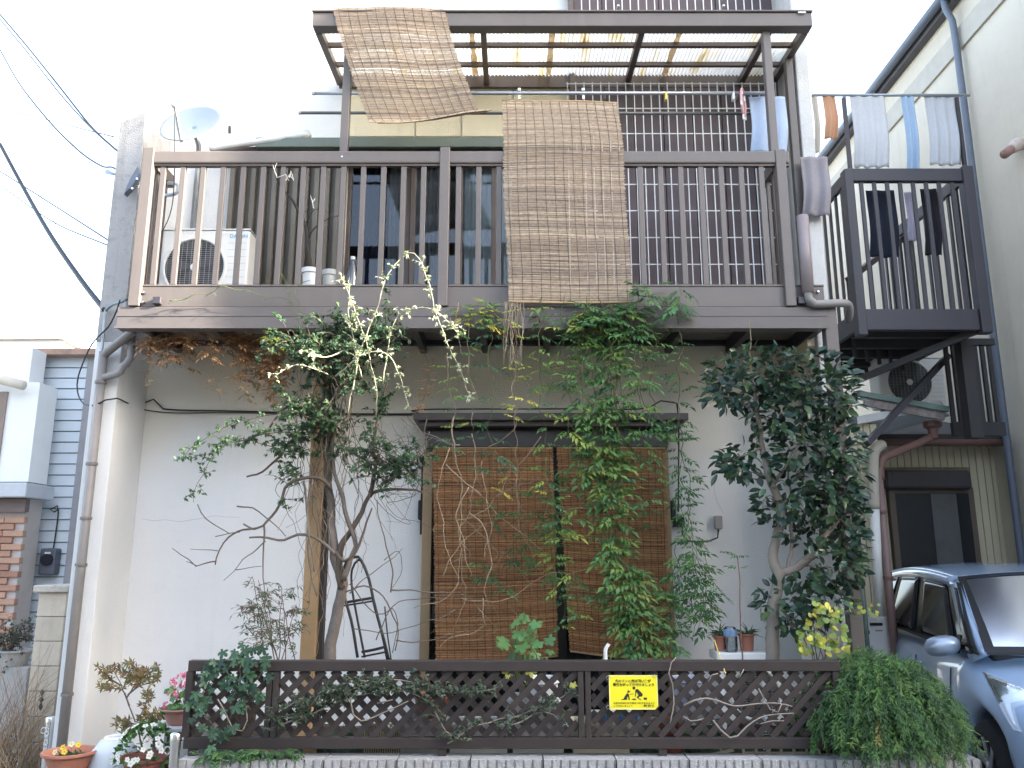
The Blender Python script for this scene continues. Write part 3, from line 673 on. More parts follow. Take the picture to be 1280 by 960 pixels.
# handrail-like grey pipe loop near the pier
t = thing('pipe_bracket', W(200, 235, 6.0), 'pale blue grey bent pipe bracket fixed to the wall beside the satellite dish', 'bracket')
MB().tube(smooth_path([W(192, 228, 6.1), W(215, 229, 5.95), W(223, 232, 5.93), W(222, 240, 5.93), W(212, 244, 5.95), W(192, 242, 6.1)], .03), .013, 10).build('loop', mat('pale_blue_pipe', (.42, .48, .55), .45, .1), t, smooth=True)
t = thing('bracket_plate', W(166, 236, 5.9), 'slate grey bracket plate bolted on the pier beside the rail post', 'bracket')
a = W(160, 246, 6.09); b = W(176, 214, 6.04)
MB().prism([W(159, 247, 6.08), W(163, 236, 6.08), W(168, 225, 6.08), W(176, 212, 6.08), W(178, 222, 6.08), W(170, 236, 6.08)], (0, -.06, 0)).build('plate', SLATE, t, bevel=.004)
for p_ in ((166, 236), (172, 224)): MB().lathe([(0, -.012), (.01, -.012), (.01, 0)], W(p_[0], p_[1], 6.02), 8, 'y').build('bolt', STEEL, t)
# pots and bottle
def pot(label, c, rt, rb, h, m_, rim=.012, name='flower_pot', soil=True, cat='flower pot', n=28):
    t = thing(name, c, label, cat)
    MB().lathe([(0, 0), (rb, 0), (rt*.97, h*.86), (rt, h*.87), (rt+rim, h*.88), (rt+rim, h), (rt*.93, h), (rt*.9, h*.85), (rb*.9, .02), (0, .02)], c, n).build('body', m_, t, smooth=False, bevel=.002)
    if soil: MB().lathe([(0, h*.82), (rt*.88, h*.80)], c, 16).build('soil', SOIL, t)
    return t
c = W(388, 357, 5.84); c.z = 3.385
pot('white plastic pot with bare little tree on the balcony floor', c, .062, .05, Zp(337, 5.84)-3.385, WHITEPL, .008)
c2 = W(412, 357, 5.98); c2.z = 3.385
pot('frosted plastic pot beside the small bare tree on the balcony', c2, .055, .045, Zp(339, 5.98)-3.385, mat('frosted', (.5, .52, .5), .5), .006)
c = W(440, 350, 5.9); c.z = 3.385
hb = Zp(321, 5.9)-3.385
t = thing('plastic_bottle', c, 'clear plastic bottle half full of amber liquid on the balcony floor', 'bottle')
MB().lathe([(0, 0), (.044, 0), (.047, .03), (.047, hb*.62), (.042, hb*.72), (.018, hb*.9), (.015, hb*.94)], c, 20).build('body', glassmat('bottle_plastic', (.85, .78, .66), .08, .1), t, smooth=True)
MB().lathe([(0, .004), (.042, .004), (.043, hb*.4), (0, hb*.4)], c, 16).build('liquid', mat('amber_liquid', (.42, .24, .12), .2, .05, alpha=.75), t, smooth=True)
MB().lathe([(.018, hb*.94), (.018, hb), (0, hb)], c, 12).build('cap', WHITEPL, t)

# ================================================================== DOWNPIPES AND CABLES ON THE HOUSE
pp = thing('downpipe', (-3.1, 6.0, 0), 'grey brown rain pipe with two elbows running down the left pier', 'downpipe')
px0 = Xp(117, 560, 6.04)
def vp(py, Y=6.04, x=None): return Vector((px0 if x is None else x, Y, Zp(py, Y)))
MB().tube([vp(440), Vector((px0, 6.04, .02))], .034, 12).build('pipe', PVCG, pp, smooth=True)
MB().tube(smooth_path([W(168, 413, 5.92), W(160, 419, 5.93), W(134, 440, 6.03), vp(446), vp(455)], .03), .033, 12).build('pipe', PVCG, pp, smooth=True)
MB().tube(smooth_path([W(165, 412, 6.0), W(164.5, 430, 6.0), W(163, 448, 6.0), W(158, 455, 6.01), W(153, 458, 6.0), W(150, 465, 6.0), W(140, 469, 6.02), vp(473), vp(476)], .03), .028, 12).build('pipe', mat('grey_pvc_dark', (.24, .23, .225), .5, .1), pp, smooth=True)
for py in (478, 580, 648, 706, 868): z = Zp(py, 6.04); MB().lathe([(.036, -.01), (.041, -.01), (.041, .01), (.036, .01)], (px0, 6.04, z), 14).build('collar', mat('pipe_collar', (.14, .13, .13), .5), pp)
pr = thing('downpipe', (2.0, 5.75, 3.0), 'grey brown rain pipe with elbow at the right end of the balcony', 'downpipe')
MB().tube([W(1003, 270, 5.64), W(1010, 366, 5.64)], .042, 12).build('pipe', mat('mauve_pvc', (.24, .20, .20), .5, .1), pr, smooth=True)
MB().tube(smooth_path([W(1010, 362, 5.64), W(1011, 374, 5.64), W(1018, 380, 5.64), W(1050, 379, 5.66), W(1060, 381, 5.72), W(1062, 390, 5.78), W(1060, 400, 5.85)], .03), .03, 12).build('elbow', PVCG, pr, smooth=True)
pg = thing('downpipe', (2.49, 5.95, 0), 'dark green pipe standing behind the glossy leaved tree', 'downpipe')
xg = Xp(1077, 760, 5.95)
MB().tube([(xg, 5.95, .1), (xg, 5.95, Zp(560, 5.95))], .034, 12).build('pipe', mat('dark_green_pipe', (.035, .06, .055), .4, .1), pg, smooth=True)
for py in (715, 790): MB().lathe([(.036, -.012), (.04, -.012), (.04, .012), (.036, .012)], (xg, 5.95, Zp(py, 5.95)), 14).build('collar', mat('dark_green_collar', (.02, .04, .035), .4), pg)
def cable(label, pts, r, wob=.0, name='cable', m_=CABLE, sd=1):
    o = MB().tube(smooth_path(pts, .06, wob, sd), r, 6).build(name, m_, None, smooth=True, label=label, cat='cable'); return o
cable('black cable along the wall above the ground window', [W(118, 507, 6.02), W(132, 500, 6.0), W(146, 498, 6.05), W(160, 504, 6.3), W(172, 508, HY-.02), W(192, 499, HY-.03), W(204, 511, HY-.02), W(300, 514, HY-.02), W(420, 517, HY-.02), W(520, 517, HY-.02), W(525, 512, 6.4), W(700, 511, 6.4), W(800, 511, 6.4), W(826, 501, 6.42), W(842, 503, 6.42), W(848, 520, 6.5), W(848, 640, HY-.02)], .006)
cable('second thin black cable drooping just below the first wall cable', [W(172, 511, HY-.02), W(215, 516, HY-.02), W(300, 516, HY-.02), W(420, 518.5, HY-.02), W(515, 519, HY-.02)], .0045)
cable('short black cable looping from bracket to grey socket box', [W(853, 655, HY-.02), W(853, 668, HY-.03), W(860, 676, HY-.03), W(885, 677, HY-.03), W(897, 672, HY-.03), W(898, 661, HY-.03)], .006)
cable('black cable dropping from the beam end past the rain pipe', [W(150, 375, 5.9), W(146, 388, 5.95), W(136, 408, 6.0), W(124, 420, 6.05), W(112, 435, 6.2), W(98, 470, 6.4), W(97, 490, 6.4), W(104, 504, 6.3), W(118, 507, 6.06)], .006)
t = thing('conduit', W(133, 400, 6.05), 'thin grey conduit with cable clamp at the top of the left pier', 'conduit')
MB().tube([W(132, 388, 6.07), W(121, 500, 6.07)], .012, 8).build('tube', mat('conduit_grey', (.36, .38, .38), .4, metal=.3), t, smooth=True)
MB().tube(smooth_path([W(132, 388, 6.07), W(140, 381, 6.02), W(150, 378, 5.95), W(158, 374, 5.9)], .03), .011, 8).build('clamp', mat('bluegrey', (.2, .26, .30), .5), t, smooth=True)
# overhead wires to the left
OW = [('thick overhead cable ending at the thin grey conduit', [W(0, 180, 9), W(30, 236, 8.3), W(62, 292, 7.4), W(100, 348, 6.6), W(131, 388, 6.1)], .016),
      ('overhead wire looping down to small insulator on the pier', [W(0, 62, 9), W(24, 104, 8.6), W(60, 150, 7.8), W(98, 188, 7.1), W(126, 207, 6.5), W(140, 209, 6.2), W(147, 214, 6.12), W(147, 225, 6.12)], .006),
      ('upper one of a close pair of overhead wires', [W(0, 18, 9), W(34, 58, 8.6), W(74, 108, 8), W(112, 156, 7.2), W(140, 183, 6.6), W(150, 190, 6.3)], .007),
      ('lower one of a close pair of overhead wires', [W(0, 24, 9), W(34, 65, 8.6), W(74, 116, 8), W(112, 158, 7.2), W(150, 192, 6.3)], .005),
      ('straight thin overhead wire sloping to the pier edge', [W(0, 214, 10), W(60, 252, 8.8), W(138, 302, 6.4)], .006),
      ('twisted thin overhead wire below the straight one', [W(0, 231, 10), W(40, 260, 9), W(75, 282, 8), W(138, 308, 6.4)], .005),
      ('faint overhead wire far from the pier', [W(0, 134, 14), W(60, 150, 13), W(142, 171, 8)], .005),
      ('hair thin overhead wire crossing the thick cable', [W(0, 150, 14), W(40, 225, 13), W(78, 297, 12), W(100, 340, 11)], .004)]
for lb, pts, r in OW: cable(lb, pts, r*1.35, name='overhead_wire')
a = W(138, 216, 6.2); MB().tube([W(134, 215, 6.2), W(147, 219, 6.12)], [.02, .006], 8).build('insulator', mat('blue_grey_insulator', (.25, .33, .40), .4), None, smooth=True, label='small blue grey insulator where the looping overhead wire meets the pier', cat='insulator')
# ================================================================== LEFT BACKGROUND
SID = mat('pale_blue_siding', (.70, .755, .80), .6, .05, 3, .05, 60, streak=.1, dirtcol=(.4, .45, .5))
sh = thing('siding_house', W(75, 700, 9.1), 'pale blue house with horizontal siding and rusty eave strip', 'house')
x0, x1 = Xp(30, 560, 9.1), Xp(100, 560, 9.1); zt = Zp(447, 9.1); pz = 13.7*PX(560, 9.1)
MB().box(x0-1.2, x1, 9.13, 16, 0, zt).build('wall', mat('dim_blue', (.3, .36, .42), .7), sh)
k = 0; z = zt
pb = None
while z > .3:
    if pb is None: pb = MB().hexa([(x0-1.2, 9.1, z-pz+.012), (x1, 9.1, z-pz+.012), (x1, 9.13, z-pz+.012), (x0-1.2, 9.13, z-pz+.012), (x0-1.2, 9.114, z), (x1, 9.114, z), (x1, 9.13, z), (x0-1.2, 9.13, z)]).build('siding_board', SID, sh)
    else: dup(pb, (pb.location.x+sh.location.x, pb.location.y+sh.location.y, z-pz+.012), sh)
    z -= pz
MB().box(x1+.001, x1+.12, 9.06, 9.2, 0, zt).build('corner_trim', mat('grey_trim', (.33, .32, .33), .7, .15, 4, streak=.4), sh)
MB().box(x0-1.4, x1+.3, 8.95, 16.2, zt+.001, zt+.07).build('eave', mat('rust_eave', (.36, .22, .16), .7, .4, 8, dirt=.4, dirtcol=(.5, .4, .33)), sh)
MB().tube([(x1+.2, 9.0, .2), (x1+.2, 9.0, zt)], .05, 10).build('downpipe', mat('pale_pipe', (.6, .63, .65), .5), sh, smooth=True)
a = W(64, 702, 9.05)
mt = MB().box(a.x-.09, a.x+.08, 8.97, 9.099, a.z-.14, a.z+.14).build('electric_meter', mat('meter_box', (.10, .11, .14), .4), None, bevel=.02)
tag(mt, 'dark electric meter box on the pale blue siding', 'meter')
MB().lathe([(0, -.03), (.06, -.03), (.065, 0)], (a.x, 8.97, a.z+.02), 18, 'y').build('dial', mat('meter_glass', (.02, .02, .03), .1), mt)
MB().box(a.x-.03, a.x+.03, 8.958, 8.969, a.z+.08, a.z+.1).build('label_plate', WHITEPL, mt)
cable('thin black wire looping up from the electric meter', [W(66, 690, 9.05), W(70, 665, 9.07), W(73, 640, 9.07), W(72, 632, 9.05), W(63, 637, 9.05), W(68, 640, 9.05), W(74, 636, 9.07)], .008)
# dark screen door and white house with brick base
db = thing('dark_panel', W(27, 740, 8.98), 'dark brown wooden panel beside the brick wall', 'panel')
a, b = W(16, 770, 8.98), W(39, 696, 8.98)
for k in range(3):
    w = (b.x-a.x)/3; MB().box(a.x+k*w+.004, a.x+(k+1)*w-.004, 8.98, 9.02, .02, b.z).build('plank', mat('dark_plank', (.05, .035, .035), .7, .15, 8, orand=.2), db)
wh = thing('white_house', W(10, 700, 8.6), 'white house with brick base and grey ledge at the street corner', 'house')
WHT = mat('bright_render', (.82, .82, .80), .9, .03)
xw = Xp(45, 520, 8.6)
MB().box(xw-4, xw, 8.6, 8.95, Zp(602, 8.6), Zp(478, 8.6)).build('wall', WHT, wh)
MB().box(xw-4, xw-.17, 8.68, 8.95, Zp(478, 8.6)+.001, Zp(432, 8.6)).build('wall', WHT, wh)
MB().box(xw-4.1, Xp(35, 610, 8.45), 8.42, 8.95, Zp(621, 8.42), Zp(603, 8.42)).build('ledge', mat('grey_ledge', (.50, .52, .55), .8, .1), wh, bevel=.01)
MB().tube([W(-60, 458, 8.45), W(30, 482, 8.45)], .05, 10).build('gutter', mat('cream_gutter', (.72, .66, .55), .5), wh, smooth=True)
MB().box(xw-4, xw-.32, 8.58, 8.599, Zp(600, 8.6), Zp(490, 8.6)).build('shutter_panel', mat('brown_shutter', (.25, .19, .16), .7), wh)
bx1 = Xp(21, 720, 8.62)
MB().box(bx1-2, bx1-.012, 8.66, 8.95, 0, Zp(622, 8.5)).build('wall_core', mat('mortar', (.5, .45, .42), .9), wh)
MB().box(bx1-2, bx1+.02, 8.58, 8.66, Zp(640, 8.6), Zp(624, 8.6)).build('window_frame', mat('frame_brown', (.16, .12, .11), .5), wh)
BR = [mat('brick_a', (.40, .22, .155), .9, .15, 14, .3, 60), mat('brick_b', (.34, .18, .125), .9, .15, 14, .3, 60), mat('brick_c', (.46, .27, .19), .9, .15, 14, .3, 60)]
bw, bh = .205, .068; z = .05; row = 0
protos = [MB().box(bx1-bw, bx1, 8.628, 8.70, z, z+bh-.01).build('brick', mm, wh, bevel=.004) for mm in BR]
first = list(protos); half = None
while z < Zp(642, 8.6)-bh:
    for c_ in range(4):
        x = bx1-(c_+(.5 if row % 2 else 0))*bw-.006*c_
        loc = (x-bw/2, 8.664, z)
        dup(random.choice(protos), loc, wh)
    z += bh; row += 1
for p_ in first: bpy.data.objects.remove(p_, do_unlink=True)
# beige block garden wall in front of them
bl = thing('block_wall', W(55, 900, 6.9), 'weathered beige block garden wall with coping left of the house', 'wall')
BLK = mat('beige_block', (.52, .45, .36), .95, .14, 5, .5, 70, streak=.3, dirt=.25, dirtcol=(.22, .18, .14), orand=.08)
fx0, fx1, fY = Xp(38, 830, 6.75), Xp(77, 800, 6.75), 6.75
ztop = Zp(741, fY); hz = .185; zz = ztop-hz
lenb = .40
while zz > -.1:
    MB().box(fx0+.003, fx1, fY, fY+.12, max(0.01, zz+.004), zz+hz).build('block', BLK, bl, bevel=.006)
    for k in range(5):
        MB().box(fx1-.105, fx1+.002, fY+.124+k*(lenb+.005), fY+.124+k*(lenb+.005)+lenb, max(.01, zz+.004), zz+hz).build('block', BLK, bl, bevel=.006)
    zz -= hz
MB().box(fx0-.03, fx1+.03, fY-.04, fY+2.2, ztop+.003, ztop+.06).build('coping', mat('coping', (.45, .41, .35), .95, .2, 6, .6, 50, dirt=.4), bl, bevel=.012)
for dz in (0, .05, .1): 
    a = W(53, 866, fY); MB().prism([(a.x-.018, fY-.002, a.z-dz), (a.x, fY-.002, a.z+.03-dz), (a.x+.018, fY-.002, a.z-dz), (a.x, fY-.002, a.z-.03-dz)], (0, -.002, 0)).build('vent_opening', mat('vent_dark', (.06, .05, .045), .9), bl)
# more far roofs on the left skyline
fr = thing('far_house', W(65, 470, 17), 'distant pale house with little brown roof corner against the sky', 'house')
a = W(50, 424, 17)
MB().box(a.x-3, Xp(76, 424, 17), 17, 20, 0, Zp(424, 17)).build('wall', WHT, fr)
MB().prism([W(-40, 424, 16.9), W(80, 423, 16.9), W(78, 417, 16.9), W(50, 412, 16.9), W(-40, 405, 16.9)], (0, 3, 0)).build('roof', mat('pale_brown_roof', (.42, .33, .28), .8, .2), fr)

# ================================================================== RIGHT: DECK, PORCH, CAR
D = thing('side_deck', W(1150, 412, 7.0), 'dark slate steel balcony deck between the house and beige neighbour wall', 'balcony')
DY = 7.0
dl, dr = Xp(1072, 360, DY), Xp(1222, 360, DY)
dz0, dz1 = Zp(413, DY), Zp(387, DY)
MB().box(dl+.03, dr-.03, DY-.02, DY+.05, dz0, dz1).build('fascia', DARKST, D, bevel=.005)
MB().box(dl-.045, dl+.035, DY-.05, DY+.05, Zp(420, DY), Zp(214, DY)).build('post', DARKST, D, bevel=.005)
MB().box(dr-.03, dr+.065, DY-.05, DY+.05, Zp(417, DY), Zp(210, DY)).build('post', DARKST, D, bevel=.005)
MB().box(dl-.02, dr+.03, DY-.03, DY+.03, Zp(228, DY), Zp(212, DY)).build('top_rail', DARKST, D, bevel=.008)
pb = None; n = 9
for k in range(1, n):
    xx = dl+(dr-dl)*k/n
    if pb is None: pb = MB().box(xx-.017, xx+.017, DY-.01, DY+.01, dz1+.001, Zp(228, DY)-.001).build('baluster', DARKST, D)
    else: dup(pb, (xx, DY, dz1+.001), D)
dd = 1.9
for s_, xx in ((0, dl), (1, dr)):
    MB().box(xx-.02, xx+.02, DY+.052, DY+dd, dz0+.02, dz1).build('side_beam', DARKST, D)
    MB().box(xx-.02, xx+.02, DY+.052, DY+dd, Zp(228, DY), Zp(214, DY)).build('side_rail', DARKST, D)
    pb = None
    for k in range(12):
        yy = DY+.15+k*.15
        if pb is None: pb = MB().box(xx-.01, xx+.01, yy-.017, yy+.017, dz1+.001, Zp(228, DY)-.001).build('baluster', DARKST, D)
        else: dup(pb, (xx, yy, dz1+.001), D)
# underside: pale floor boards between dark joists
UB = mat('grey_deck_board', (.20, .195, .185), .8, .15, 5)
for k in range(6):
    xa = dl+.03+k*(dr-dl-.06)/6
    MB().box(xa, xa+(dr-dl-.06)/6-.012, DY+.055, DY+dd-.01, dz1-.05, dz1-.02).build('floor_board', UB, D)
for k in range(5):
    yy = DY+.24+k*.38; MB().box(dl+.021, dr-.021, yy, yy+.06, dz0+.005, dz1-.051).build('joist', mat('black_joist', (.03, .027, .028), .6), D)
# diagonal brace and hanger
MB().bar(W(1184, 446, DY+.75), W(1082, 556, DY+.2), .05, .085, (0, 1, 0)).build('brace', DARKST, D)
MB().bar(W(1224, 412, DY+.05), W(1060, 480, DY+.6), .04, .06).build('brace', mat('black_joist', (1, 1, 1)), D)
# stair rail going up behind the deck front
MB().bar(W(1060, 350, DY+.55), W(1136, 292, DY+1.35), .05, .055).build('stair_rail', mat('brown_stair', (.10, .06, .05), .5), D)
for k in range(7):
    u = k/6; p_ = W(1060, 350, DY+.55).lerp(W(1136, 292, DY+1.35), u)
    MB().box(p_.x-.014, p_.x+.014, p_.y-.014, p_.y+.014, dz1-.3, p_.z-.02).build('stair_baluster', DARKST, D)
cz = Zp(548, DY+.36)
MB().box(dr-.04, dr+.07, DY+.3, DY+.42, cz, dz0).build('column', mat('black_joist', (1, 1, 1)), D)
lx0, lx1 = Xp(1184, 480, DY+.6), Xp(1248, 480, DY+.6)
MB().box(lx0, lx1, DY+.57, DY+.63, Zp(545, DY+.6), Zp(528, DY+.6)).build('lower_rail', mat('black_joist', (1, 1, 1)), D)
MB().box(lx0, lx1, DY+.57, DY+.63, Zp(432, DY+.6), Zp(424, DY+.6)).build('lower_rail', mat('black_joist', (1, 1, 1)), D)
for k in range(7):
    xx = lx0+(lx1-lx0)*(k+.3)/7; MB().box(xx-.018, xx+.018, DY+.585, DY+.615, Zp(528, DY+.6)+.001, Zp(432, DY+.6)-.001).build('lower_baluster', mat('black_joist', (1, 1, 1)), D)
# louvred far house seen through the bars
fh = thing('far_house', W(1120, 330, 13), 'far white house with pink roof and brown louvre shutters behind the deck', 'house')
a, b = W(1040, 400, 13), W(1200, 250, 13)
MB().box(a.x-.5, b.x+.2, 13, 16, 0, Zp(262, 13)).build('wall', WHT, fh)
MB().prism([W(1010, 262, 12.9), W(1215, 262, 12.9), W(1195, 225, 13.5), W(1035, 225, 13.5)], (0, 2.5, 0)).build('roof', mat('pink_tiles', (.45, .22, .19), .8, .2, 5), fh)
LV = mat('louvre_brown', (.26, .15, .09), .7, .2, 9)
for k in range(2):
    xa = Xp(1094+34*k, 370, 12.97); 
    fw = MB().box(xa, xa+.36, 12.95, 12.999, Zp(400, 13), Zp(362, 13)).build('shutter', mat('shutter_back', (.1, .06, .05), .7), fh)
    for j in range(8):
        zz = Zp(398, 13)+j*.062; MB().box(xa+.02, xa+.34, 12.92, 12.949, zz, zz+.035).build('louvre', LV, fw)
MB().box(Xp(1086, 360, 12.9), Xp(1150, 360, 12.9), 12.85, 12.95, Zp(362, 13)+.002, Zp(356, 13)).build('window_hood', mat('pale_hood', (.6, .58, .5), .6), fh)
# laundry on the deck
def towel(label, px0, px1, py0, py1, Y, colr, waves=2.5, amp=.02, cat='towel', name='towel', col2=None):
    a, b = W(px0, py0, Y), W(px1, py1, Y); m = MB(); m.col = colr
    nu, nv = 24, 20
    def S(u, v): return Vector((a.x+(b.x-a.x)*u+.012*math.sin(v*4), Y+amp*math.sin(u*waves*6.28+v*1.3)*(.3+.7*v)+.01*math.sin(v*7), a.z+(b.z-a.z)*v-.012*math.sin(u*3.14)*v))
    m.grid(S, nu, nv)
    if col2:
        for j in range(nv+1):
            if j in (3, 4, 15, 16, 17):
                for i in range(nu+1): m.c[j*(nu+1)+i] = col2
    return m.build(name, mat('cloth_%s' % label[:14], colr, .9, .06, 40, .15, 300, attr=True, transl=.25), None, smooth=True, solid=.004, label=label, cat=cat)
dp = thing('drying_pole', W(1130, 118, DY+.35), 'steel drying pole carrying laundry above the slate deck', 'pole')
MB().tube([W(1015, 119, DY+.35), W(1212, 119, DY+.35)], .014, 10).build('rod', GALV, dp, smooth=True)
for px in (1058, 1200): MB().box(Xp(px, 160, DY+.35)-.015, Xp(px, 160, DY+.35)+.015, DY+.33, DY+.37, dz1, Zp(121, DY+.35)-.012).build('stand', DARKST, dp)
towel('white bath towel hanging on the deck drying pole', 1062, 1114, 119, 208, DY+.35, (.74, .74, .76), 3)
towel('cream cloth folded over the deck pole beside the orange cloth', 1014, 1027, 119, 190, DY+.35, (.70, .64, .56), 1)
towel('pale blue towel hanging beside the white bath towel', 1126, 1152, 119, 214, DY+.35, (.48, .62, .78), 2)
towel('light grey sheet hanging at the end of the deck pole', 1155, 1204, 119, 205, DY+.36, (.66, .67, .70), 3)
towel('small orange cloth hanging on the deck drying pole', 1028, 1048, 119, 172, DY+.35, (.72, .42, .26), 1.5)
towel('dark navy sheet hung low behind the deck bars', 1082, 1126, 238, 320, DY+.2, (.03, .035, .06), 2)
towel('dark charcoal cloth hung low next to the navy sheet', 1150, 1180, 236, 318, DY+.2, (.035, .03, .04), 2)
towel('pale lilac cloth hung low between two dark cloths', 1130, 1148, 240, 300, DY+.2, (.62, .58, .68), 1.5)
towel('mauve grey bath sheet hung over the corner end of the balcony', 1000, 1040, 196, 268, 6.02, (.36, .33, .35), 2, .02)
towel('pale blue shirt cloth hung at the end of the balcony rail', 936, 986, 121, 189, 5.9, (.50, .60, .76), 2)
# lower ledge with second air conditioner on the porch roof
aircon('old air conditioner unit on the porch roof behind the brace', Xp(1100, 480, 8.2), Xp(1182, 480, 8.2), 8.2, 8.45, Zp(512, 8.2), Zp(448, 8.2), fan=(.45, .5))
PO = thing('porch', W(1190, 700, 8.9), 'cream boarded porch with rolling shutter window behind the car', 'porch')
PY = 8.9
CRS = mat('cream_siding', (.60, .54, .37), .7, .05, 3, .04, 80, streak=.15, orand=.04)
xa, xb = Xp(1092, 640, PY), Xp(1264, 640, PY); nb_ = 19; zt = Zp(557, PY)
MB().box(xa, xb, PY+.03, PY+1.5, 0, zt).build('wall', mat('cream_core', (.4, .36, .25), .8), PO)
wxa, wxb, wz = Xp(1113, 660, PY), Xp(1219, 660, PY), Zp(610, PY)
for k in range(nb_):
    a, b = xa+(xb-xa)*k/nb_, xa+(xb-xa)*(k+1)/nb_-.008
    if wxa-.02 < (a+b)/2 < wxb+.02: MB().box(a, b, PY, PY+.029, wz+.22, zt).build('board', CRS, PO)
    else: MB().box(a, b, PY, PY+.029, .05, zt).build('board', CRS, PO)
MB().box(xb+.001, xb+.05, PY-.01, PY+.1, 0, zt).build('corner_trim', mat('rust_trim', (.25, .13, .08), .7, .2), PO)
ca = Xp(1107, 598, PY-.1); cb = Xp(1211, 598, PY-.1)
rs = MB().box(ca, cb, PY-.16, PY-.002, Zp(611, PY-.16), Zp(587, PY-.16)).build('shutter_case', mat('dark_shutter_case', (.06, .052, .055), .45, .08), PO, bevel=.03)
fw = MB().box(wxa, wxb, PY-.05, PY+.02, .9, wz-.002).build('window', mat('porch_frame', (.15, .115, .09), .5, .1), PO)
MB().box(wxa+.06, wxb-.06, PY-.056, PY-.0505, .9, wz-.06).build('pane', mat('porch_glass', (.025, .026, .03), .06, .1), fw)
MB().box(Xp(1164, 660, PY), Xp(1196, 660, PY), PY-.0605, PY-.0565, .9, wz-.065).build('curtain', mat('grey_drape', (.12, .125, .125), .35, .2, 5), fw)
MB().tube([W(1095, 552, PY-.25), W(1270, 552, PY-.25)], .05, 10).build('gutter', PVCB, PO, smooth=True)
MB().prism([(xa-.1, PY-.3, zt+.03), (xb+.1, PY-.3, zt+.03), (xb+.1, PY+1.6, zt+.55), (xa-.1, PY+1.6, zt+.55)], (0, 0, .05)).build('roof', mat('dark_roof', (.06, .055, .055), .8, .2), PO)
m = MB(); c = W(1237, 556, PY-.27); rr_ = .19
for r_ in range(5):
    m.tube([c+Vector((-(rr_-.035*r_)+0*k, 0, 0))+Vector(((rr_-.035*r_)*(1-math.cos(k*math.pi/10)), .03*r_, (rr_-.035*r_)*.62*math.sin(k*math.pi/10))) for k in range(11)], .022, 8)
m.build('ridge_end_tile', mat('red_brown_tile', (.32, .12, .075), .7, .2, 12), PO, smooth=True)
# low white soffit roof in front of the porch
SO = thing('side_roof', W(1125, 530, 7.9), 'low pitched side roof with white soffit and peeling fascia', 'roof')
MB().prism([W(1072, 530, 7.6), W(1176, 510, 7.75), W(1188, 520, 8.6), W(1090, 546, 8.6)], (0, 0, .07)).build('soffit', mat('white_soffit', (.6, .6, .58), .8, .08, streak=.2), SO)
MB().bar(W(1080, 501, 7.62), W(1180, 519, 7.70), .03, .10).build('fascia', mat('peeling_fascia', (.28, .24, .22), .9, .4, 12, dirt=.7, dirtcol=(.07, .05, .045)), SO)
MB().bar(W(1072, 492, 7.60), W(1184, 512, 7.68), .06, .05).build('flashing', mat('green_flash', (.16, .22, .19), .6, .2), SO)
MB().lathe([(.0, -.09), (.04, -.09), (.05, .0), (.085, .02), (.085, .07), (0, .07)], W(1166, 536, 7.85), 10).build('rain_hopper', PVCB, SO)
dp2 = thing('downpipe', W(1108, 700, 7.55), 'reddish brown rain pipe running down beside the white mail panel', 'downpipe')
MB().tube(smooth_path([W(1164, 546, 7.85), W(1150, 553, 7.8), W(1112, 569, 7.6), W(1103, 573, 7.55), W(1100, 582, 7.55), W(1101, 600, 7.55)], .04), .035, 12).build('pipe', PVCB, dp2, smooth=True)
xq = Xp(1108, 700, 7.55); MB().tube([(xq, 7.55, Zp(585, 7.55)), (xq, 7.55, .05)], .036, 12).build('pipe', mat('pinkish_brown_pipe', (.24, .155, .14), .5, .1), dp2, smooth=True)
for py in (640, 722): MB().lathe([(.037, -.012), (.043, -.012), (.043, .012), (.037, .012)], (xq, 7.55, Zp(py, 7.55)), 14).build('collar', PVCB, dp2)
gp = thing('duct', W(1092, 600, 7.4), 'beige lagged duct bending down the porch corner', 'duct')
MB().tube(smooth_path([W(1102, 556, 7.5), W(1094, 562, 7.42), W(1091, 575, 7.4), W(1092, 636, 7.4)], .04), .05, 12).build('duct_body', mat('beige_duct', (.42, .38, .30), .7, .1), gp, smooth=True)
MB().tube([W(1093, 636, 7.4), W(1099, 770, 7.4)], .042, 12).build('lower_pipe', mat('white_pipe', (.66, .66, .62), .5, .1), gp, smooth=True)
EW = thing('entrance_wall', W(1095, 800, 7.7), 'cream boarded entrance wall with white mail slot panel', 'wall')
xa, xb = Xp(1050, 700, 7.7), Xp(1112, 700, 7.7)
for k in range(7):
    a = xa+(xb-xa)*k/7; MB().box(a, a+(xb-xa)/7-.008, 7.7, 7.73, .05, Zp(530, 7.7)).build('board', CRS, EW)
MB().box(xa, xb, 7.731, 8.6, .05, Zp(532, 7.7)).build('core', mat('cream_core', (1, 1, 1)), EW)
mp_ = MB().box(Xp(1083, 790, 7.62), Xp(1118, 790, 7.62), 7.62, 7.69, .05, Zp(771, 7.62)).build('mail_panel', mat('white_panel', (.68, .68, .66), .5, .05), EW, bevel=.006)
MB().box(Xp(1087, 781, 7.62), Xp(1103, 781, 7.62), 7.614, 7.6195, Zp(782, 7.62), Zp(778.5, 7.62)).build('mail_slot', BLACKM, mp_)
MB().box(Xp(1094, 788, 7.62), Xp(1103, 788, 7.62), 7.616, 7.6195, Zp(789, 7.62), Zp(787.5, 7.62)).build('name_plate', PVCG, mp_)
wd_ = thing('white_board', W(1058, 780, 6.4), 'plain white board standing behind the glossy leaved tree', 'board')
MB().box(Xp(1000, 780, 6.35), Xp(1068, 780, 6.35), 6.35, 6.38, .3, Zp(745, 6.35)).build('panel', mat('white_board', (.7, .7, .69), .6, .05), wd_, bevel=.004)
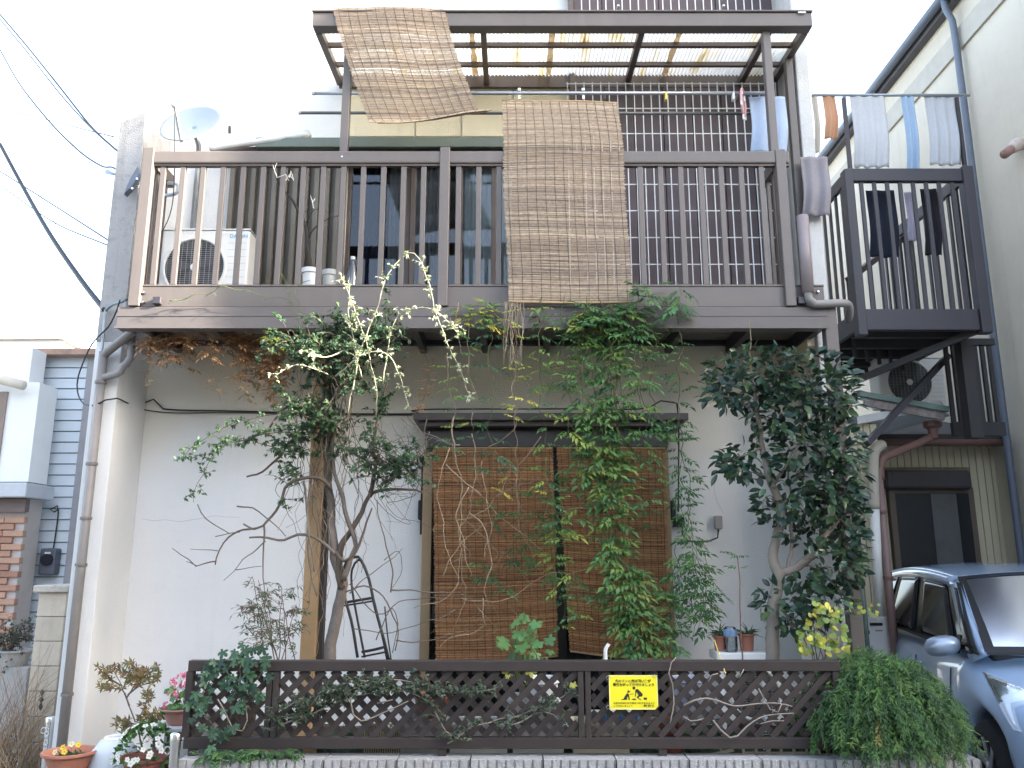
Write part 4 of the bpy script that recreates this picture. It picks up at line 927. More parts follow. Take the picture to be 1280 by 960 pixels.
MB().box(Xp(1000, 745, 6.35), Xp(1068, 745, 6.35), 6.335, 6.395, Zp(745, 6.35)+.001, Zp(741, 6.35)).build('cap', WHITEP, wd_)
# ================================================================== CAR  (local: s = metres back from the nose, t = to the car's own right side (image left), z up)
CARL = 3.9
car_yaw = R(11); fwd = Vector((-math.sin(car_yaw), -math.cos(car_yaw), 0)); rgt = Vector((-math.cos(car_yaw), math.sin(car_yaw), 0))
wheel = W(1247, 938, 5.55)
CO = Vector((wheel.x, wheel.y, 0)) + fwd*.70 - rgt*.74
def C(s, t, z): return CO - fwd*s + rgt*t + Vector((0, 0, z))
car = thing('parked_car', C(1.9, 0, 0), 'metallic blue grey compact car parked under the slate deck', 'car')
PAINT = mat('blue_grey_metallic', (.40, .54, .74), .38, .03, 60, metal=.22, coat=1.0)
TRIMK = mat('black_car_trim', (.012, .012, .013), .5, 0)
def lerpk(keys, s):
    for (a, va), (b, vb) in zip(keys, keys[1:]):
        if s <= b:
            k = 0 if b == a else (s-a)/(b-a); k = k*k*(3-2*k) if False else k
            return va+(vb-va)*k
    return keys[-1][1]
HOOD = [(0, .60), (.04, .68), (.12, .74), (.35, .84), (.7, .93), (.98, 1.0), (1.3, 1.0), (3.4, 1.02), (3.8, .98), (3.9, .8)]
HALF = [(0, .55), (.04, .64), (.14, .74), (.3, .79), (.6, .825), (1.0, .835), (3.0, .835), (3.6, .80), (3.85, .72), (3.9, .66)]
BOT = [(0, .28), (.1, .2), (.5, .19), (3.4, .19), (3.9, .3)]
# lower body shell with wheel arches cut by raising the sill line
AX = (.70, 3.25); WR = .29
def sill(s):
    z = lerpk(BOT, s)
    for a in AX:
        d = abs(s-a)
        if d < .36: z = max(z, .29+math.sqrt(max(0, .36**2-d*d)))
    return z
ss = sorted(set([0, .02, .05, .09, .14, .2, .27] + [round(.34+.02*k, 3) for k in range(38)] + [1.1+.12*k for k in range(15)] + [round(2.89+.02*k, 3) for k in range(38)] + [3.66, 3.74, 3.82, 3.87, 3.9]))
m = MB(); NP = 13
for s in ss:
    zt = lerpk(HOOD, s); w = lerpk(HALF, s); zb = sill(s); row = []
    prof = [(0, zt), (.35*w, zt-.004), (.65*w, zt-.018), (.86*w, zt-.05), (.95*w, zt-.10), (.985*w, zt-.17)]
    zm = zt-.17
    for k in range(1, 6):
        u = k/5; z = zm+(zb-zm)*u; ww = w*(.985+.02*math.sin(u*3.14)-.03*u*u); prof.append((ww, z))
    prof.append((w*.86, zb)); prof.append((w*.5, max(zb, .2)))
    for (t_, z_) in prof: row.append((t_, z_))
    m._v([C(s, t_, z_) for t_, z_ in row] + [C(s, -t_, z_) for t_, z_ in row])
for k in range(len(ss)-1):
    a, b = k*NP*2, (k+1)*NP*2
    for j in range(NP-1):
        m.f.append((a+j, b+j, b+j+1, a+j+1)); m.f.append((a+NP+j, a+NP+j+1, b+NP+j+1, b+NP+j))
m.f.append(tuple(range(NP-1, -1, -1)) + tuple(range(NP, 2*NP)))
m.build('body', PAINT, car, smooth=True)
# greenhouse: roof + pillars (paint) and glass panels
def rail(s):      # roof side line  (s, half width, z)
    pass
A0, A1 = (.78, .74, .985), (1.62, .605, 1.43)     # A pillar foot, top
def sidept(u, v):  # u along roof from front(0) to back(1), v 0 belt .. 1 roof edge
    sb = .92+u*(3.62-.92); st = 1.62+u*(3.45-1.62)
    zb = .985+.03*u; ztp = 1.43+.06*math.sin(u*2.6)*1.0
    s = sb+(st-sb)*v; z = zb+(ztp-zb)*v; t_ = .785-.165*max(0, v)**1.15
    return s, t_, z
m = MB()
def roofp(u, v):   # u 0..1 front to back, v -1..1 across
    s = 1.56+u*(3.5-1.56)-.10*(1-v*v)*(1-u)*1.0+.05*v*v*0
    z = 1.43+.06*math.sin(u*2.6)+.045*(1-v*v)+.012*math.sin(u*3.14)
    return C(s, .625*v, z)
m.grid(lambda a, b: roofp(a, b*2-1), 20, 16).build('roof', PAINT, car, smooth=True, solid=.02)
def strip(pts_in, pts_out, name, mm, th=.012, smooth=True):
    n_ = len(pts_in); q = MB(); i = q._v(pts_in); j = q._v(pts_out)
    for k in range(n_-1): q.f.append((i+k, i+k+1, j+k+1, j+k))
    return q.build(name, mm, car, smooth=smooth, solid=th)
for sg in (1, -1):
    # A pillar: band from cowl corner to roof corner, then along roof edge (cant rail) to the back
    outer, inner = [], []
    for k in range(13):
        u = k/12; s = .74+(1.60-.74)*u; z = .965+(1.445-.965)*(u**.86); t_ = .775-.15*u**1.3
        outer.append(C(s+.09*(1-u)+.03, sg*(t_+.012), z-.055+.02*u)); inner.append(C(s-.02, sg*(t_-.055), z+.012))
    strip(inner, outer, 'pillar', PAINT, .02)
    o2, i2 = [], []
    for k in range(15):
        u = k/14; s, t_, z = sidept(u, 1.0); i2.append(roofp(u, sg)+Vector((0, 0, .004))); o2.append(C(s+.02, sg*(t_+.018), z-.055))
    strip(i2, o2, 'cant_rail', PAINT, .02)
    # side glass: quarter, front door, rear door
    def pane(u0, u1, nm, mm, off=0.0, v0=.04, v1=.88):
        q = MB(); q.grid(lambda a, b: C(sidept(u0+(u1-u0)*a, v0+(v1-v0)*b)[0], sg*(sidept(u0, v0+(v1-v0)*b)[1]+off), sidept(u0+(u1-u0)*a, v0+(v1-v0)*b)[2]), 6, 8); q.build(nm, mm, car, smooth=True, solid=.005)
    DG = mat('dark_side_glass', (.010, .012, .014), .10, 0, spec=.22)
    pane(-.045, .055, 'quarter_glass', DG, .006); pane(.075, .42, 'door_glass', DG, .006); pane(.46, .78, 'door_glass', DG, .006); pane(.80, .97, 'quarter_glass', DG, .004)
    pane(-.07, 1.0, 'window_surround', TRIMK, -.006, -.03, .97)
    # visor strip above door glass, belt line
    bl_ = [C(.80+k*.2, sg*.802, .975+.003*k) for k in range(15)]; MB().tube(bl_, .008, 6).build('belt_trim', TRIMK, car, smooth=True)
    # door seams and handle
    for s0 in (1.18, 2.05, 2.95):
        MB().tube([C(s0+.03*math.sin(k*.5), sg*(lerpk(HALF, s0)*(.987+.02*math.sin((k/8)*3.14)-.03*(k/8)**2)+.001), .84-.6*k/8) for k in range(9)], .0035, 5).build('door_seam', TRIMK, car)
    for s0 in (1.85, 2.75): MB().tube(smooth_path([C(s0, sg*.835, .80), C(s0+.06, sg*.862, .80), C(s0+.15, sg*.862, .80), C(s0+.2, sg*.835, .80)], .03), .012, 8).build('door_handle', PAINT, car, smooth=True)
    # mirror
    mc = C(1.0, sg*.915, 1.00)
    q = MB(); 
    def mp2(a, b):
        th, ph = a*2*math.pi, (b-.5)*math.pi
        sx = math.copysign(abs(math.cos(th)*math.cos(ph))**.8, math.cos(th)*math.cos(ph)); sy = math.sin(th)*math.cos(ph); sz = math.copysign(abs(math.sin(ph))**.85, math.sin(ph))
        return mc + rgt*(sg*.115*sx) - fwd*(.05*sy if sy > 0 else .085*sy) + Vector((0, 0, .068*sz-.012*sx))
    mir = q.grid(mp2, 24, 14).build('mirror', mat('mirror_paint', (.34, .42, .52), .3, .03, metal=.35, coat=1.0), car, smooth=True)
    MB().bar(C(1.06, sg*.80, .965), C(1.05, sg*.90, .975), .05, .03).build('mirror_arm', TRIMK, mir)
    MB().prism([C(1.03, sg*.775, .97), C(1.2, sg*.782, .97), C(1.08, sg*.765, 1.07)], rgt*(sg*.02)).build('mirror_base', TRIMK, mir)
    # headlight: swept-back lens with lamp inside
    def hl(a, b, off):
        s = .05+.50*a*(.4+.6*b)+.05*(1-a); 
        z = .56+.20*b+.13*a*(.35+.65*b)
        w_ = lerpk(HALF, min(.62, s)); t_ = (w_*1.0-.30*(1-a)**1.1*(1-.1*b))
        return C(s-off, sg*(t_+off*.9), z)
    q = MB().grid(lambda a, b: hl(a, b, .004), 10, 8).build('headlight', mat('lamp_reflector', (.55, .58, .58), .18, .3, 14, metal=.75), car, smooth=True, solid=.004)
    MB().grid(lambda a, b: hl(a, b, .018), 10, 8).build('lens', glassmat('lamp_lens', (.9, .92, .9), .18, .03), q, smooth=True)
    lc = hl(.35, .35, .012); MB().lathe([(0, .0), (.05, .01), (.062, .03), (.066, .034)], lc, 20, 'y').build('lamp_bowl', STEEL, q, smooth=True)
# windscreen and its black surround
def wsp(a, b, off=0):
    v = a*2-1; u = b
    s = .72+(1.56-.72)*u-.10*(1-v*v)*1.0+off*.5*0; t_ = v*(.735-.135*u); z = .985+(1.445-.985)*(u**.9 if u > 0 else u)+.03*(1-v*v)*u+.012*(1-v*v)
    return C(s-off*.6, t_, z+off)
MB().grid(lambda a, b: wsp(a, -.02+b*1.03), 20, 10).build('windscreen_surround', TRIMK, car, smooth=True) if False else None
ws = MB().grid(lambda a, b: wsp(.03+a*.94, .03+b*.94), 20, 12).build('windscreen', glassmat('car_glass', (.40, .48, .54), .10, .22), car, smooth=True)
for a0, a1, b0, b1 in ((-.005, .035, 0, 1), (.965, 1.005, 0, 1), (0, 1, -.03, .05), (0, 1, .965, 1.0)):
    MB().grid(lambda a, b: wsp(a0+(a1-a0)*a, b0+(b1-b0)*b, .006), 16, 10).build('glass_edge', TRIMK, ws, smooth=True)
MB().box(0, .07, 0, .002, 0, .05).build('inspection_sticker', mat('sticker', (.7, .78, .8), .5), None) if False else None
st = MB(); st.prism([wsp(.135, .88, .004), wsp(.175, .88, .004), wsp(.175, .95, .004), wsp(.135, .95, .004)], Vector((0, -.002, .002))).build('sticker', mat('sticker', (.70, .80, .82), .5, 0), ws)
# interior: dashboard, steering wheel, seats, floor
MB().box(0, 0, 0, 0, 0, 0)
dsh = MB(); dsh.hexa([C(.92, .68, .6), C(.92, -.68, .6), C(1.35, -.68, .6), C(1.35, .68, .6), C(.82, .66, .955), C(.82, -.66, .955), C(1.30, -.68, .98), C(1.30, .68, .98)]); dsh.build('dashboard', mat('dash_grey', (.06, .063, .068), .7), car, bevel=.02)
wc = C(1.46, .36, 1.0); wax = (fwd*.55+Vector((0, 0, .35))).normalized(); wx = rgt; wz = wx.cross(wax).normalized()
sw = MB().tube([wc+wx*(.175*math.cos(k*math.pi/16))+wz*(.175*math.sin(k*math.pi/16)) for k in range(33)], .014, 8, cap=False).build('steering_wheel', mat('wheel_grey', (.30, .31, .32), .5), car, smooth=True)
MB().bar(wc-wx*.17, wc+wx*.17, .03, .05).build('spoke', mat('wheel_grey', (1, 1, 1)), sw)
for t_ in (.36, -.36):
    MB().hexa([C(1.95, t_-.24, .45), C(1.95, t_+.24, .45), C(2.35, t_+.24, .45), C(2.35, t_-.24, .45), C(2.22, t_-.21, 1.08), C(2.22, t_+.21, 1.08), C(2.36, t_+.21, 1.08), C(2.36, t_-.21, 1.08)]).build('seat', mat('seat_cloth', (.10, .10, .105), .9), car, bevel=.06)
    MB().hexa([C(2.22, t_-.12, 1.12), C(2.22, t_+.12, 1.12), C(2.32, t_+.12, 1.12), C(2.32, t_-.12, 1.12), C(2.25, t_-.11, 1.29), C(2.25, t_+.11, 1.29), C(2.33, t_+.11, 1.29), C(2.33, t_-.11, 1.29)]).build('headrest', mat('seat_cloth', (1, 1, 1)), car, bevel=.03)
MB().hexa([C(1.0, .7, .3), C(1.0, -.7, .3), C(3.6, -.7, .3), C(3.6, .7, .3), C(1.0, .7, .34), C(1.0, -.7, .34), C(3.6, -.7, .34), C(3.6, .7, .34)]).build('floor', TRIMK, car)
MB().hexa([C(3.58, .7, .34), C(3.58, -.7, .34), C(3.62, -.7, .34), C(3.62, .7, .34), C(3.45, .6, 1.45), C(3.45, -.6, 1.45), C(3.5, -.6, 1.45), C(3.5, .6, 1.45)]).build('tailgate', PAINT, car)
# grille, bumper intake, plate, wheels
MB().hexa([C(-.012, .38, .33), C(-.012, -.38, .33), C(.06, -.38, .33), C(.06, .38, .33), C(.0, .42, .46), C(.0, -.42, .46), C(.06, -.42, .46), C(.06, .42, .46)]).build('air_intake', TRIMK, car)
TY = mat('tyre', (.018, .018, .019), .85, .1, 20); RM = mat('alloy', (.42, .44, .46), .3, .05, metal=.9)
for a in AX:
    for sg in (1, -1):
        c0 = C(a, sg*.735, WR); ax_ = rgt*sg
        def ring(r, off, n=32): return [c0+ax_*off + (fwd*math.cos(k*2*math.pi/n)+Vector((0, 0, 1))*math.sin(k*2*math.pi/n))*r for k in range(n)]
        def loft(rings, name, mm, par):
            q = MB(); idx = [q._v(r_) for r_ in rings]; n = len(rings[0])
            for i_, j_ in zip(idx, idx[1:]):
                for k in range(n): q.f.append((i_+k, i_+(k+1) % n, j_+(k+1) % n, j_+k))
            return q.build(name, mm, par, smooth=True)
        wh_ = loft([ring(.19, -.09), ring(WR-.02, -.09), ring(WR, -.06), ring(WR, .05), ring(WR-.025, .08), ring(.195, .078)], 'wheel', TY, car)
        loft([ring(.197, .07), ring(.185, .074), ring(.165, .03), ring(.02, .02)], 'rim', mat('rim_dark', (.06, .062, .065), .4, metal=.6), wh_)
        for k in range(7):
            an = 2*math.pi*k/7; d_ = fwd*math.cos(an)+Vector((0, 0, 1))*math.sin(an); MB().bar(c0+ax_*.055+d_*.03, c0+ax_*.066+d_*.188, .045, .018, ax_).build('spoke', RM, wh_, bevel=.005)
        loft([ring(.048, .05), ring(.045, .072), ring(.001, .078)], 'hub_cap', RM, wh_)
        loft([ring(.37, -.30), ring(.37, .03), ], 'wheel_arch', TRIMK, car)
        loft([ring(.37, -.30), ring(.01, -.30), ], 'wheel_well', TRIMK, car)

# ================================================================== LATTICE FENCE ON BLOCK EDGING
FY = 5.0
F = thing('lattice_fence', (0, FY, .48), 'low dark brown lattice fence on concrete edging in front of the plants', 'fence')
fz0, fz1 = Zp(935, FY), Zp(825, FY)
fxl, fxr = Xp(235, 880, FY), Xp(1052, 880, FY)
MB().box(fxl-.006, fxr, FY-.03, FY+.03, Zp(838.5, FY), fz1).build('top_rail', FENCE, F, bevel=.004)
MB().box(fxl-.002, fxr, FY-.026, FY+.026, fz0, Zp(921, FY)).build('bottom_rail', FENCE, F, bevel=.004)
st_ = [(236, 9), (336, 7), (344.5, 7), (726, 7), (735, 7), (1046, 8)]
for px, w in st_: xx = Xp(px, 880, FY); ww = w*PX(880, FY); MB().box(xx-ww/2, xx+ww/2, FY-.024, FY+.024, Zp(921, FY)+.0005, Zp(838.5, FY)-.0005).build('stile', FENCE, F, bevel=.003)
zlo, zhi = Zp(921, FY)+.001, Zp(838.5, FY)-.001; hgt = zhi-zlo
def slat(x, sg, yoff, xlo, xhi):
    # slat centre line starts at (x, zlo) rising at 45 deg in direction sg; clipped to panel
    w = .034; pts = []
    xa, za = x, zlo; xb, zb = x+sg*hgt, zhi
    lo, hi = xlo+.004, xhi-.004
    def clip(xa, za, xb, zb):
        if sg > 0:
            if xa < lo: za += lo-xa; xa = lo
            if xb > hi: zb -= xb-hi; xb = hi
        else:
            if xa > hi: za += xa-hi; xa = hi
            if xb < lo: zb -= lo-xb; xb = lo
        return xa, za, xb, zb
    xa, za, xb, zb = clip(xa, za, xb, zb)
    if zb-za < .03: return
    MB().bar((xa, FY+yoff, za), (xb, FY+yoff, zb), w, .009, (0, 1, 0)).build('slat', FENCE, F)
for pa, pb_ in ((240, 332.5), (348.5, 722), (739, 1041)):
    xa, xb = Xp(pa, 880, FY), Xp(pb_, 880, FY); p_ = .0905
    k0 = int((xa-hgt)/p_)-1
    for k in range(k0, int(xb/p_)+6):
        if xa-hgt < k*p_ < xb: slat(k*p_+.02, 1, -.0065, xa, xb)
        if xa < k*p_+hgt*0 < xb+hgt: slat(k*p_+.045, -1, .0065, xa, xb)
for px in (241, 553, 828): xx = Xp(px, 940, FY); MB().box(xx-.022, xx+.022, FY-.018, FY+.018, .45, fz0-.0005).build('foot', FENCE, F)
# concrete edging blocks with ribbed faces
E = thing('block_edging', (-.2, 4.97, 0), 'low ribbed concrete block edging under the lattice fence', 'edging')
etop = Zp(950.5, 4.88)
def ribbed(x0, w):
    q = MB(); n = 8; pts = []
    for k in range(n):
        a = x0+w*k/n; d = w/n; pts += [(a, 4.885), (a+d*.72, 4.885), (a+d*.78, 4.895), (a+d*.98, 4.895)]
    pts += [(x0+w, 4.885), (x0+w, 5.06), (x0, 5.06)]
    return q.prism([(x, y, .0) for x, y in pts], (0, 0, etop))
xx = Xp(222, 955, 4.88); k = 0; bp = None
while xx < 2.3:
    if bp is None: bp = ribbed(xx, .395).build('block', mat('ribbed_concrete', (.36, .355, .35), .95, .18, 12, .6, 90, dirt=.55, dirtcol=(.10, .10, .10), orand=.08), E)
    else: dup(bp, (xx+.1975, bp.location.y+E.location.y, 0), E)
    xx += .402
MB().box(Xp(226, 940, 5.07), Xp(226, 940, 5.07)+.35, 5.062, 5.12, .1, etop+.06).build('side_block', CONC, E)
# sign
SG = thing('warning_sign', W(791, 866, FY-.05), 'yellow sign about dog mess tied to the lattice fence', 'sign')
sY = FY-.045; a = W(762, 887, sY); b = W(821.5, 844, sY); cw = .018
YEL = mat('sign_yellow', (.82, .72, .02), .45, .04, 6); BK = mat('sign_black', (.02, .02, .018), .6, 0)
MB().prism([(a.x, sY, a.z), (b.x-cw, sY, a.z), (b.x, sY, a.z+cw), (b.x, sY, b.z), (a.x, sY, b.z)], (0, .004, 0)).build('board', YEL, SG)
def rimbar(x0, x1, z0, z1): MB().box(x0, x1, sY-.0006, sY-.0002, z0, z1).build('border', mat('sign_pale', (.80, .76, .30), .5, 0), SG)
rimbar(a.x, b.x, b.z-.006, b.z); rimbar(a.x, b.x-cw, a.z, a.z+.006); rimbar(a.x, a.x+.005, a.z+.0065, b.z-.0065); rimbar(b.x-.005, b.x, a.z+cw+.002, b.z-.0065)
sw_, sh_ = b.x-a.x, b.z-a.z
def sx(u): return a.x+sw_*u
def sz(v): return b.z-sh_*v
def jtext(body, u, v, w_u, size, mm=BK):
    tx = bpy.data.curves.new('lettering', 'FONT'); tx.body = body; tx.size = size; tx.extrude = .0003; tx.offset = .00035 if size > .012 else .0002
    to = bpy.data.objects.new('lettering', tx); COL.objects.link(to); to.rotation_euler = (R(90), 0, 0)
    dg = bpy.context.evaluated_depsgraph_get(); dg.update(); wd0 = max(.001, to.evaluated_get(dg).dimensions.x)
    to.location = (sx(u), sY-.0012, sz(v)); ob = text_mesh(to, mm, SG, 'lettering'); ob.scale = (w_u*sw_/wd0, 1, 1)
jtext('犬のフンと尿は飼い主が', .12, .205, .74, .0185)
jtext('責任を持って片付けましょう', .08, .315, .84, .0185)
jtext('お散歩の前に家で排せつをすませるよう', .08, .835, .84, .012, mat('sign_olive', (.22, .19, .02), .6, 0))
jtext('しつけをしましょう', .08, .915, .38, .012, mat('sign_olive', (1, 1, 1)))
jtext('横 浜 市', .70, .915, .22, .014)
def pict(pts): MB().prism([(sx(u), sY-.0005, sz(v)) for u, v in pts], (0, -.0006, 0)).build('pictogram', BK, SG)
pict([(.51+.030*math.cos(k*.628), .375+.048*math.sin(k*.628)) for k in range(10)])                                    # head
pict([(.55, .41), (.585, .40), (.66, .50), (.69, .56), (.675, .62), (.61, .63), (.60, .665), (.66, .71), (.63, .72), (.56, .65), (.60, .58), (.575, .52), (.55, .50), (.545, .62), (.525, .62), (.535, .47)])  # bending figure
pict([(.45, .72), (.49, .68), (.53, .68), (.56, .72)])                                                                # scoop
pict([(.42, .555), (.50, .535), (.50, .55), (.42, .57)])
pict([(.365, .505), (.39, .43), (.41, .46), (.44, .475), (.405, .51)])                                                # dog head
pict([(.37, .52), (.40, .545), (.41, .60), (.42, .72), (.395, .72), (.385, .61), (.365, .66), (.365, .715), (.25, .72), (.24, .705), (.29, .69), (.32, .61)])
pict([(.70, .66), (.72, .65), (.76, .65), (.775, .66), (.77, .715), (.71, .715)])
WIRE = mat('tie_wire', (.45, .45, .40), .5)
for px, py in ((762, 847), (820, 846), (762, 884)):
    p_ = W(px, py, sY-.004); MB().tube(smooth_path([p_+Vector((.008, 0, -.006)), p_+Vector((-.006, -.004, .012)), p_+Vector((-.018, 0, .004)), p_+Vector((-.012, .012, -.012)), p_+Vector((.0, .03, -.01))], .008), .0015, 5).build('tie', WIRE, SG, smooth=True)
# ================================================================== PLANTS
LEAFO = mat('leaf_single', (0, 0, 0), .45, .12, 30, attr=True, transl=.25, spec=.35, orand=.35)
LEAFGO = mat('glossy_leaf_single', (0, 0, 0), .30, .15, 30, attr=True, transl=.10, spec=.5, orand=.45)
DEAD = (.30, .22, .14); TWIG = (.115, .08, .058); GREY = (.16, .135, .115); GSTEM = (.10, .12, .04)
def P3(p, Y): return W(p[0], p[1], p[2] if len(p) > 2 else Y)
def branch(m, pts, r0, r1, Y, col, wob=.012, sd=0, n=6, step=.035):
    path = smooth_path([P3(p, Y) for p in pts], step, wob, sd)
    m.col = col; m.tube(path, taper(len(path), r0, r1), n); return path
def pinnate(ml, p, d, size, n, pal, lw=.40, vary=.25):
    d = d.normalized(); c = jcol(random.choice(pal), vary); up = Vector((0, -.5, .86)); sd = d.cross(up)
    if sd.length < .1: sd = Vector((1, 0, 0))
    sd.normalize(); nrm = sd.cross(d).normalized(); ml.col = c
    ll = size*.52
    for k in range(n):
        u = .25+.7*k/n; q = p+d*(size*u)-Vector((0, 0, size*.18*u*u))
        for s in (-1, 1):
            dd = (sd*s*.85+d*.62+Vector((U(-.15, .15), U(-.15, .15), -.25))).normalized()
            ml.leaf(q, dd, nrm+Vector((U(-.3, .3), U(-.3, .3), 0)), ll*U(.8, 1.1), ll*lw, .1, .15)
    ml.leaf(p+d*size*.95-Vector((0, 0, size*.16)), (d-Vector((0, 0, .3))), nrm, ll*1.25, ll*lw*1.1, .1, .15)
def vine(m, ml, path, r0, r1, stemcol, spacing, size, n, pal, prob=1.0, spread=1.0, lw=.42):
    m.col = stemcol; m.tube(path, taper(len(path), r0, r1), 5)
    acc = 0
    for a, b in zip(path, path[1:]):
        acc += (b-a).length
        while acc > spacing:
            acc -= spacing*U(.7, 1.3)
            if random.random() > prob: continue
            for s in (-1, 1):
                if random.random() < .85: pinnate(ml, a, Vector((s*U(.5, 1)*spread, U(-.8, .35), U(-.55, .35))), size*U(.7, 1.2), n, pal, lw)
def twigs(m, ml, path, count, length, r, col, leafn, lsize, pal, droop=.3, lw=.45, tipbias=.3, up=.2):
    for k in range(count):
        i = int(len(path)*U(tipbias, 1)); i = min(len(path)-1, i); p = path[i]
        d = Vector((U(-1, 1), U(-.9, .6), U(-.5, .9)+up)).normalized(); L_ = length*U(.5, 1.3); pts = [p]
        for j in range(6):
            d = (d+Vector((U(-.25, .25), U(-.25, .2), U(-.25, .2)-droop*.25))).normalized(); pts.append(pts[-1]+d*L_/6)
        m.col = col; m.tube(pts, taper(7, r, r*.4), 4)
        for j in range(leafn):
            q = pts[min(6, int(U(1.5, 7)))]; ml.col = jcol(random.choice(pal), .3)
            dd = Vector((U(-1, 1), U(-1, .6), U(-.8, .6))).normalized()
            for t_ in range(3): ml.leaf(q, (dd+Vector((U(-.7, .7), U(-.7, .7), U(-.5, .3)))), Vector((U(-.5, .5), -.6, .7)), lsize*U(.7, 1.2), lsize*lw, .12, .15)

# ---------------- climbing shrub with twisted trunk on the left
CS = thing('climbing_shrub', W(411, 830, 5.6), 'old twisted climbing shrub with grey trunk and long arching shoots', 'shrub')
SY = 5.58
t0 = MB(); branch(t0, [(411, 838), (412, 819), (417, 790), (422, 762), (426, 743), (428, 723), (421, 703), (418, 690), (414, 655), (413, 616), (409, 588), (406, 545), (404, 500), (402, 455)], .040, .013, SY, (.22, .185, .15), .01, 1, 12, .03)
t0.build('trunk', BARK, CS, smooth=True)
t1 = MB()
main = []
BR_ = [([(427, 735), (423, 712), (424, 689), (431, 676), (439, 664), (450, 641), (461, 622), (478, 613), (504, 612), (520, 611), (529, 616)], .028, .006, 5.56),
       ([(461, 622), (465, 608), (467, 596), (470, 577), (467, 560), (470, 530), (478, 500), (486, 470)], .016, .005, 5.55),
       ([(428, 725), (438, 700), (446, 682), (440, 664), (433, 645), (427, 622), (420, 600), (416, 560), (424, 520), (436, 480)], .018, .006, 5.52),
       ([(420, 690), (430, 700), (444, 690), (452, 672), (458, 655), (466, 636)], .012, .005, 5.5),
       ([(413, 610), (400, 597), (377, 599), (361, 606), (352, 625), (335, 650), (330, 657), (304, 663), (285, 672), (273, 689), (270, 706)], .013, .004, 5.5),
       ([(270, 702), (255, 705), (245, 708), (236, 699), (226, 693), (215, 685)], .005, .002, 5.48),
       ([(245, 708), (238, 704), (232, 702)], .004, .0015, 5.48), ([(272, 689), (256, 688), (238, 685)], .0035, .0015, 5.5),
       ([(331, 657), (332, 672), (328, 690), (327, 703), (329, 723), (332, 746)], .007, .002, 5.5),
       ([(332, 676), (316, 690), (304, 700), (292, 714), (279, 727)], .005, .0018, 5.5), ([(296, 712), (312, 709), (327, 709)], .003, .002, 5.5),
       ([(247, 630), (252, 640), (257, 647), (270, 656), (287, 668)], .004, .003, 5.5), ([(297, 633), (318, 634), (332, 647), (345, 658), (358, 671)], .005, .003, 5.52),
       ([(313, 672), (335, 673), (355, 674), (372, 668), (389, 670), (405, 680), (420, 695)], .006, .012, 5.52),
       ([(304, 656), (318, 661), (330, 657)], .006, .005, 5.5), ([(267, 671), (285, 667), (300, 664)], .003, .003, 5.5),
       ([(309, 597), (328, 590), (349, 570), (363, 552), (380, 536), (400, 515), (408, 500)], .006, .012, 5.5),
       ([(335, 538), (345, 524), (359, 509), (372, 511), (388, 520), (400, 535)], .007, .01, 5.5),
       ([(408, 520), (412, 505), (418, 530), (424, 548), (431, 559), (455, 573), (479, 583), (500, 590), (520, 597)], .014, .004, 5.48),
       ([(431, 559), (450, 562), (470, 571), (490, 580), (515, 576), (530, 568)], .008, .003, 5.5),
       ([(455, 573), (470, 590), (482, 600), (500, 596), (522, 604)], .006, .002, 5.5),
       ([(404, 470), (412, 440), (424, 420), (440, 405)], .014, .006, 5.55), ([(405, 480), (390, 455), (375, 440), (362, 425)], .01, .004, 5.5),
       ([(418, 500), (440, 480), (455, 455), (462, 430)], .012, .004, 5.5), ([(412, 510), (430, 470), (445, 440), (470, 415), (500, 405)], .01, .003, 5.5),
       ([(380, 600), (384, 640), (386, 680), (389, 720), (396, 745)], .008, .005, 5.5), ([(390, 600), (384, 640), (388, 680), (392, 715)], .006, .004, 5.45),
       ([(470, 800), (476, 786), (490, 760), (497, 780), (492, 815)], .004, .003, 5.4), ([(430, 740), (455, 732), (480, 745), (490, 770), (497, 790), (494, 815)], .005, .004, 5.4),
       ([(488, 740), (490, 710), (486, 690), (480, 670), (474, 650), (470, 625)], .005, .003, 5.45), ([(436, 742), (460, 720), (480, 705), (503, 686)], .004, .002, 5.4),
       ([(488, 738), (510, 737), (535, 740), (560, 742)], .005, .003, 5.4), ([(436, 730), (470, 768), (500, 752), (540, 748), (580, 742)], .004, .002, 5.38),
       ([(480, 700), (500, 690), (502, 712), (490, 735)], .003, .002, 5.42), ([(495, 800), (530, 802), (560, 795), (585, 786), (605, 770)], .004, .002, 5.35), ([(440, 786), (490, 790), (540, 775), (570, 762)], .003, .002, 5.35)]
for i, (pts, a, b, Y) in enumerate(BR_): main.append(branch(t1, pts, a, b, Y, random.choice([TWIG, (.13, .105, .085), (.10, .075, .055)]), .010, i, 7))
for k in range(44):      # stringy dead runners near the trunk
    x = U(372, 440); y0 = U(430, 600); L_ = U(80, 260); branch(t1, [(x, y0, U(5.45, 5.62)), (x+U(-14, 14), y0+L_*.35), (x+U(-16, 16), y0+L_*.7), (x+U(-22, 22), min(820, y0+L_))], .0035, .0015, 5.53, random.choice([TWIG, DEAD, GREY]), .03, k+50, 4)
for k in range(30):
    x = U(450, 535); y0 = U(515, 600); branch(t1, [(x, y0), (x+U(-15, 25), y0+U(10, 40)), (x+U(-25, 45), y0+U(20, 70)), (x+U(-40, 60), y0+U(10, 100))], .003, .0012, U(5.4, 5.55), random.choice([TWIG, GREY]), .03, k+90, 4)
lf = MB(); SHR = [(.045, .095, .045), (.06, .115, .05), (.04, .08, .045), (.08, .13, .055)]
twigs(t1, lf, main[4][:14], 6, .16, .003, TWIG, 5, .036, SHR)
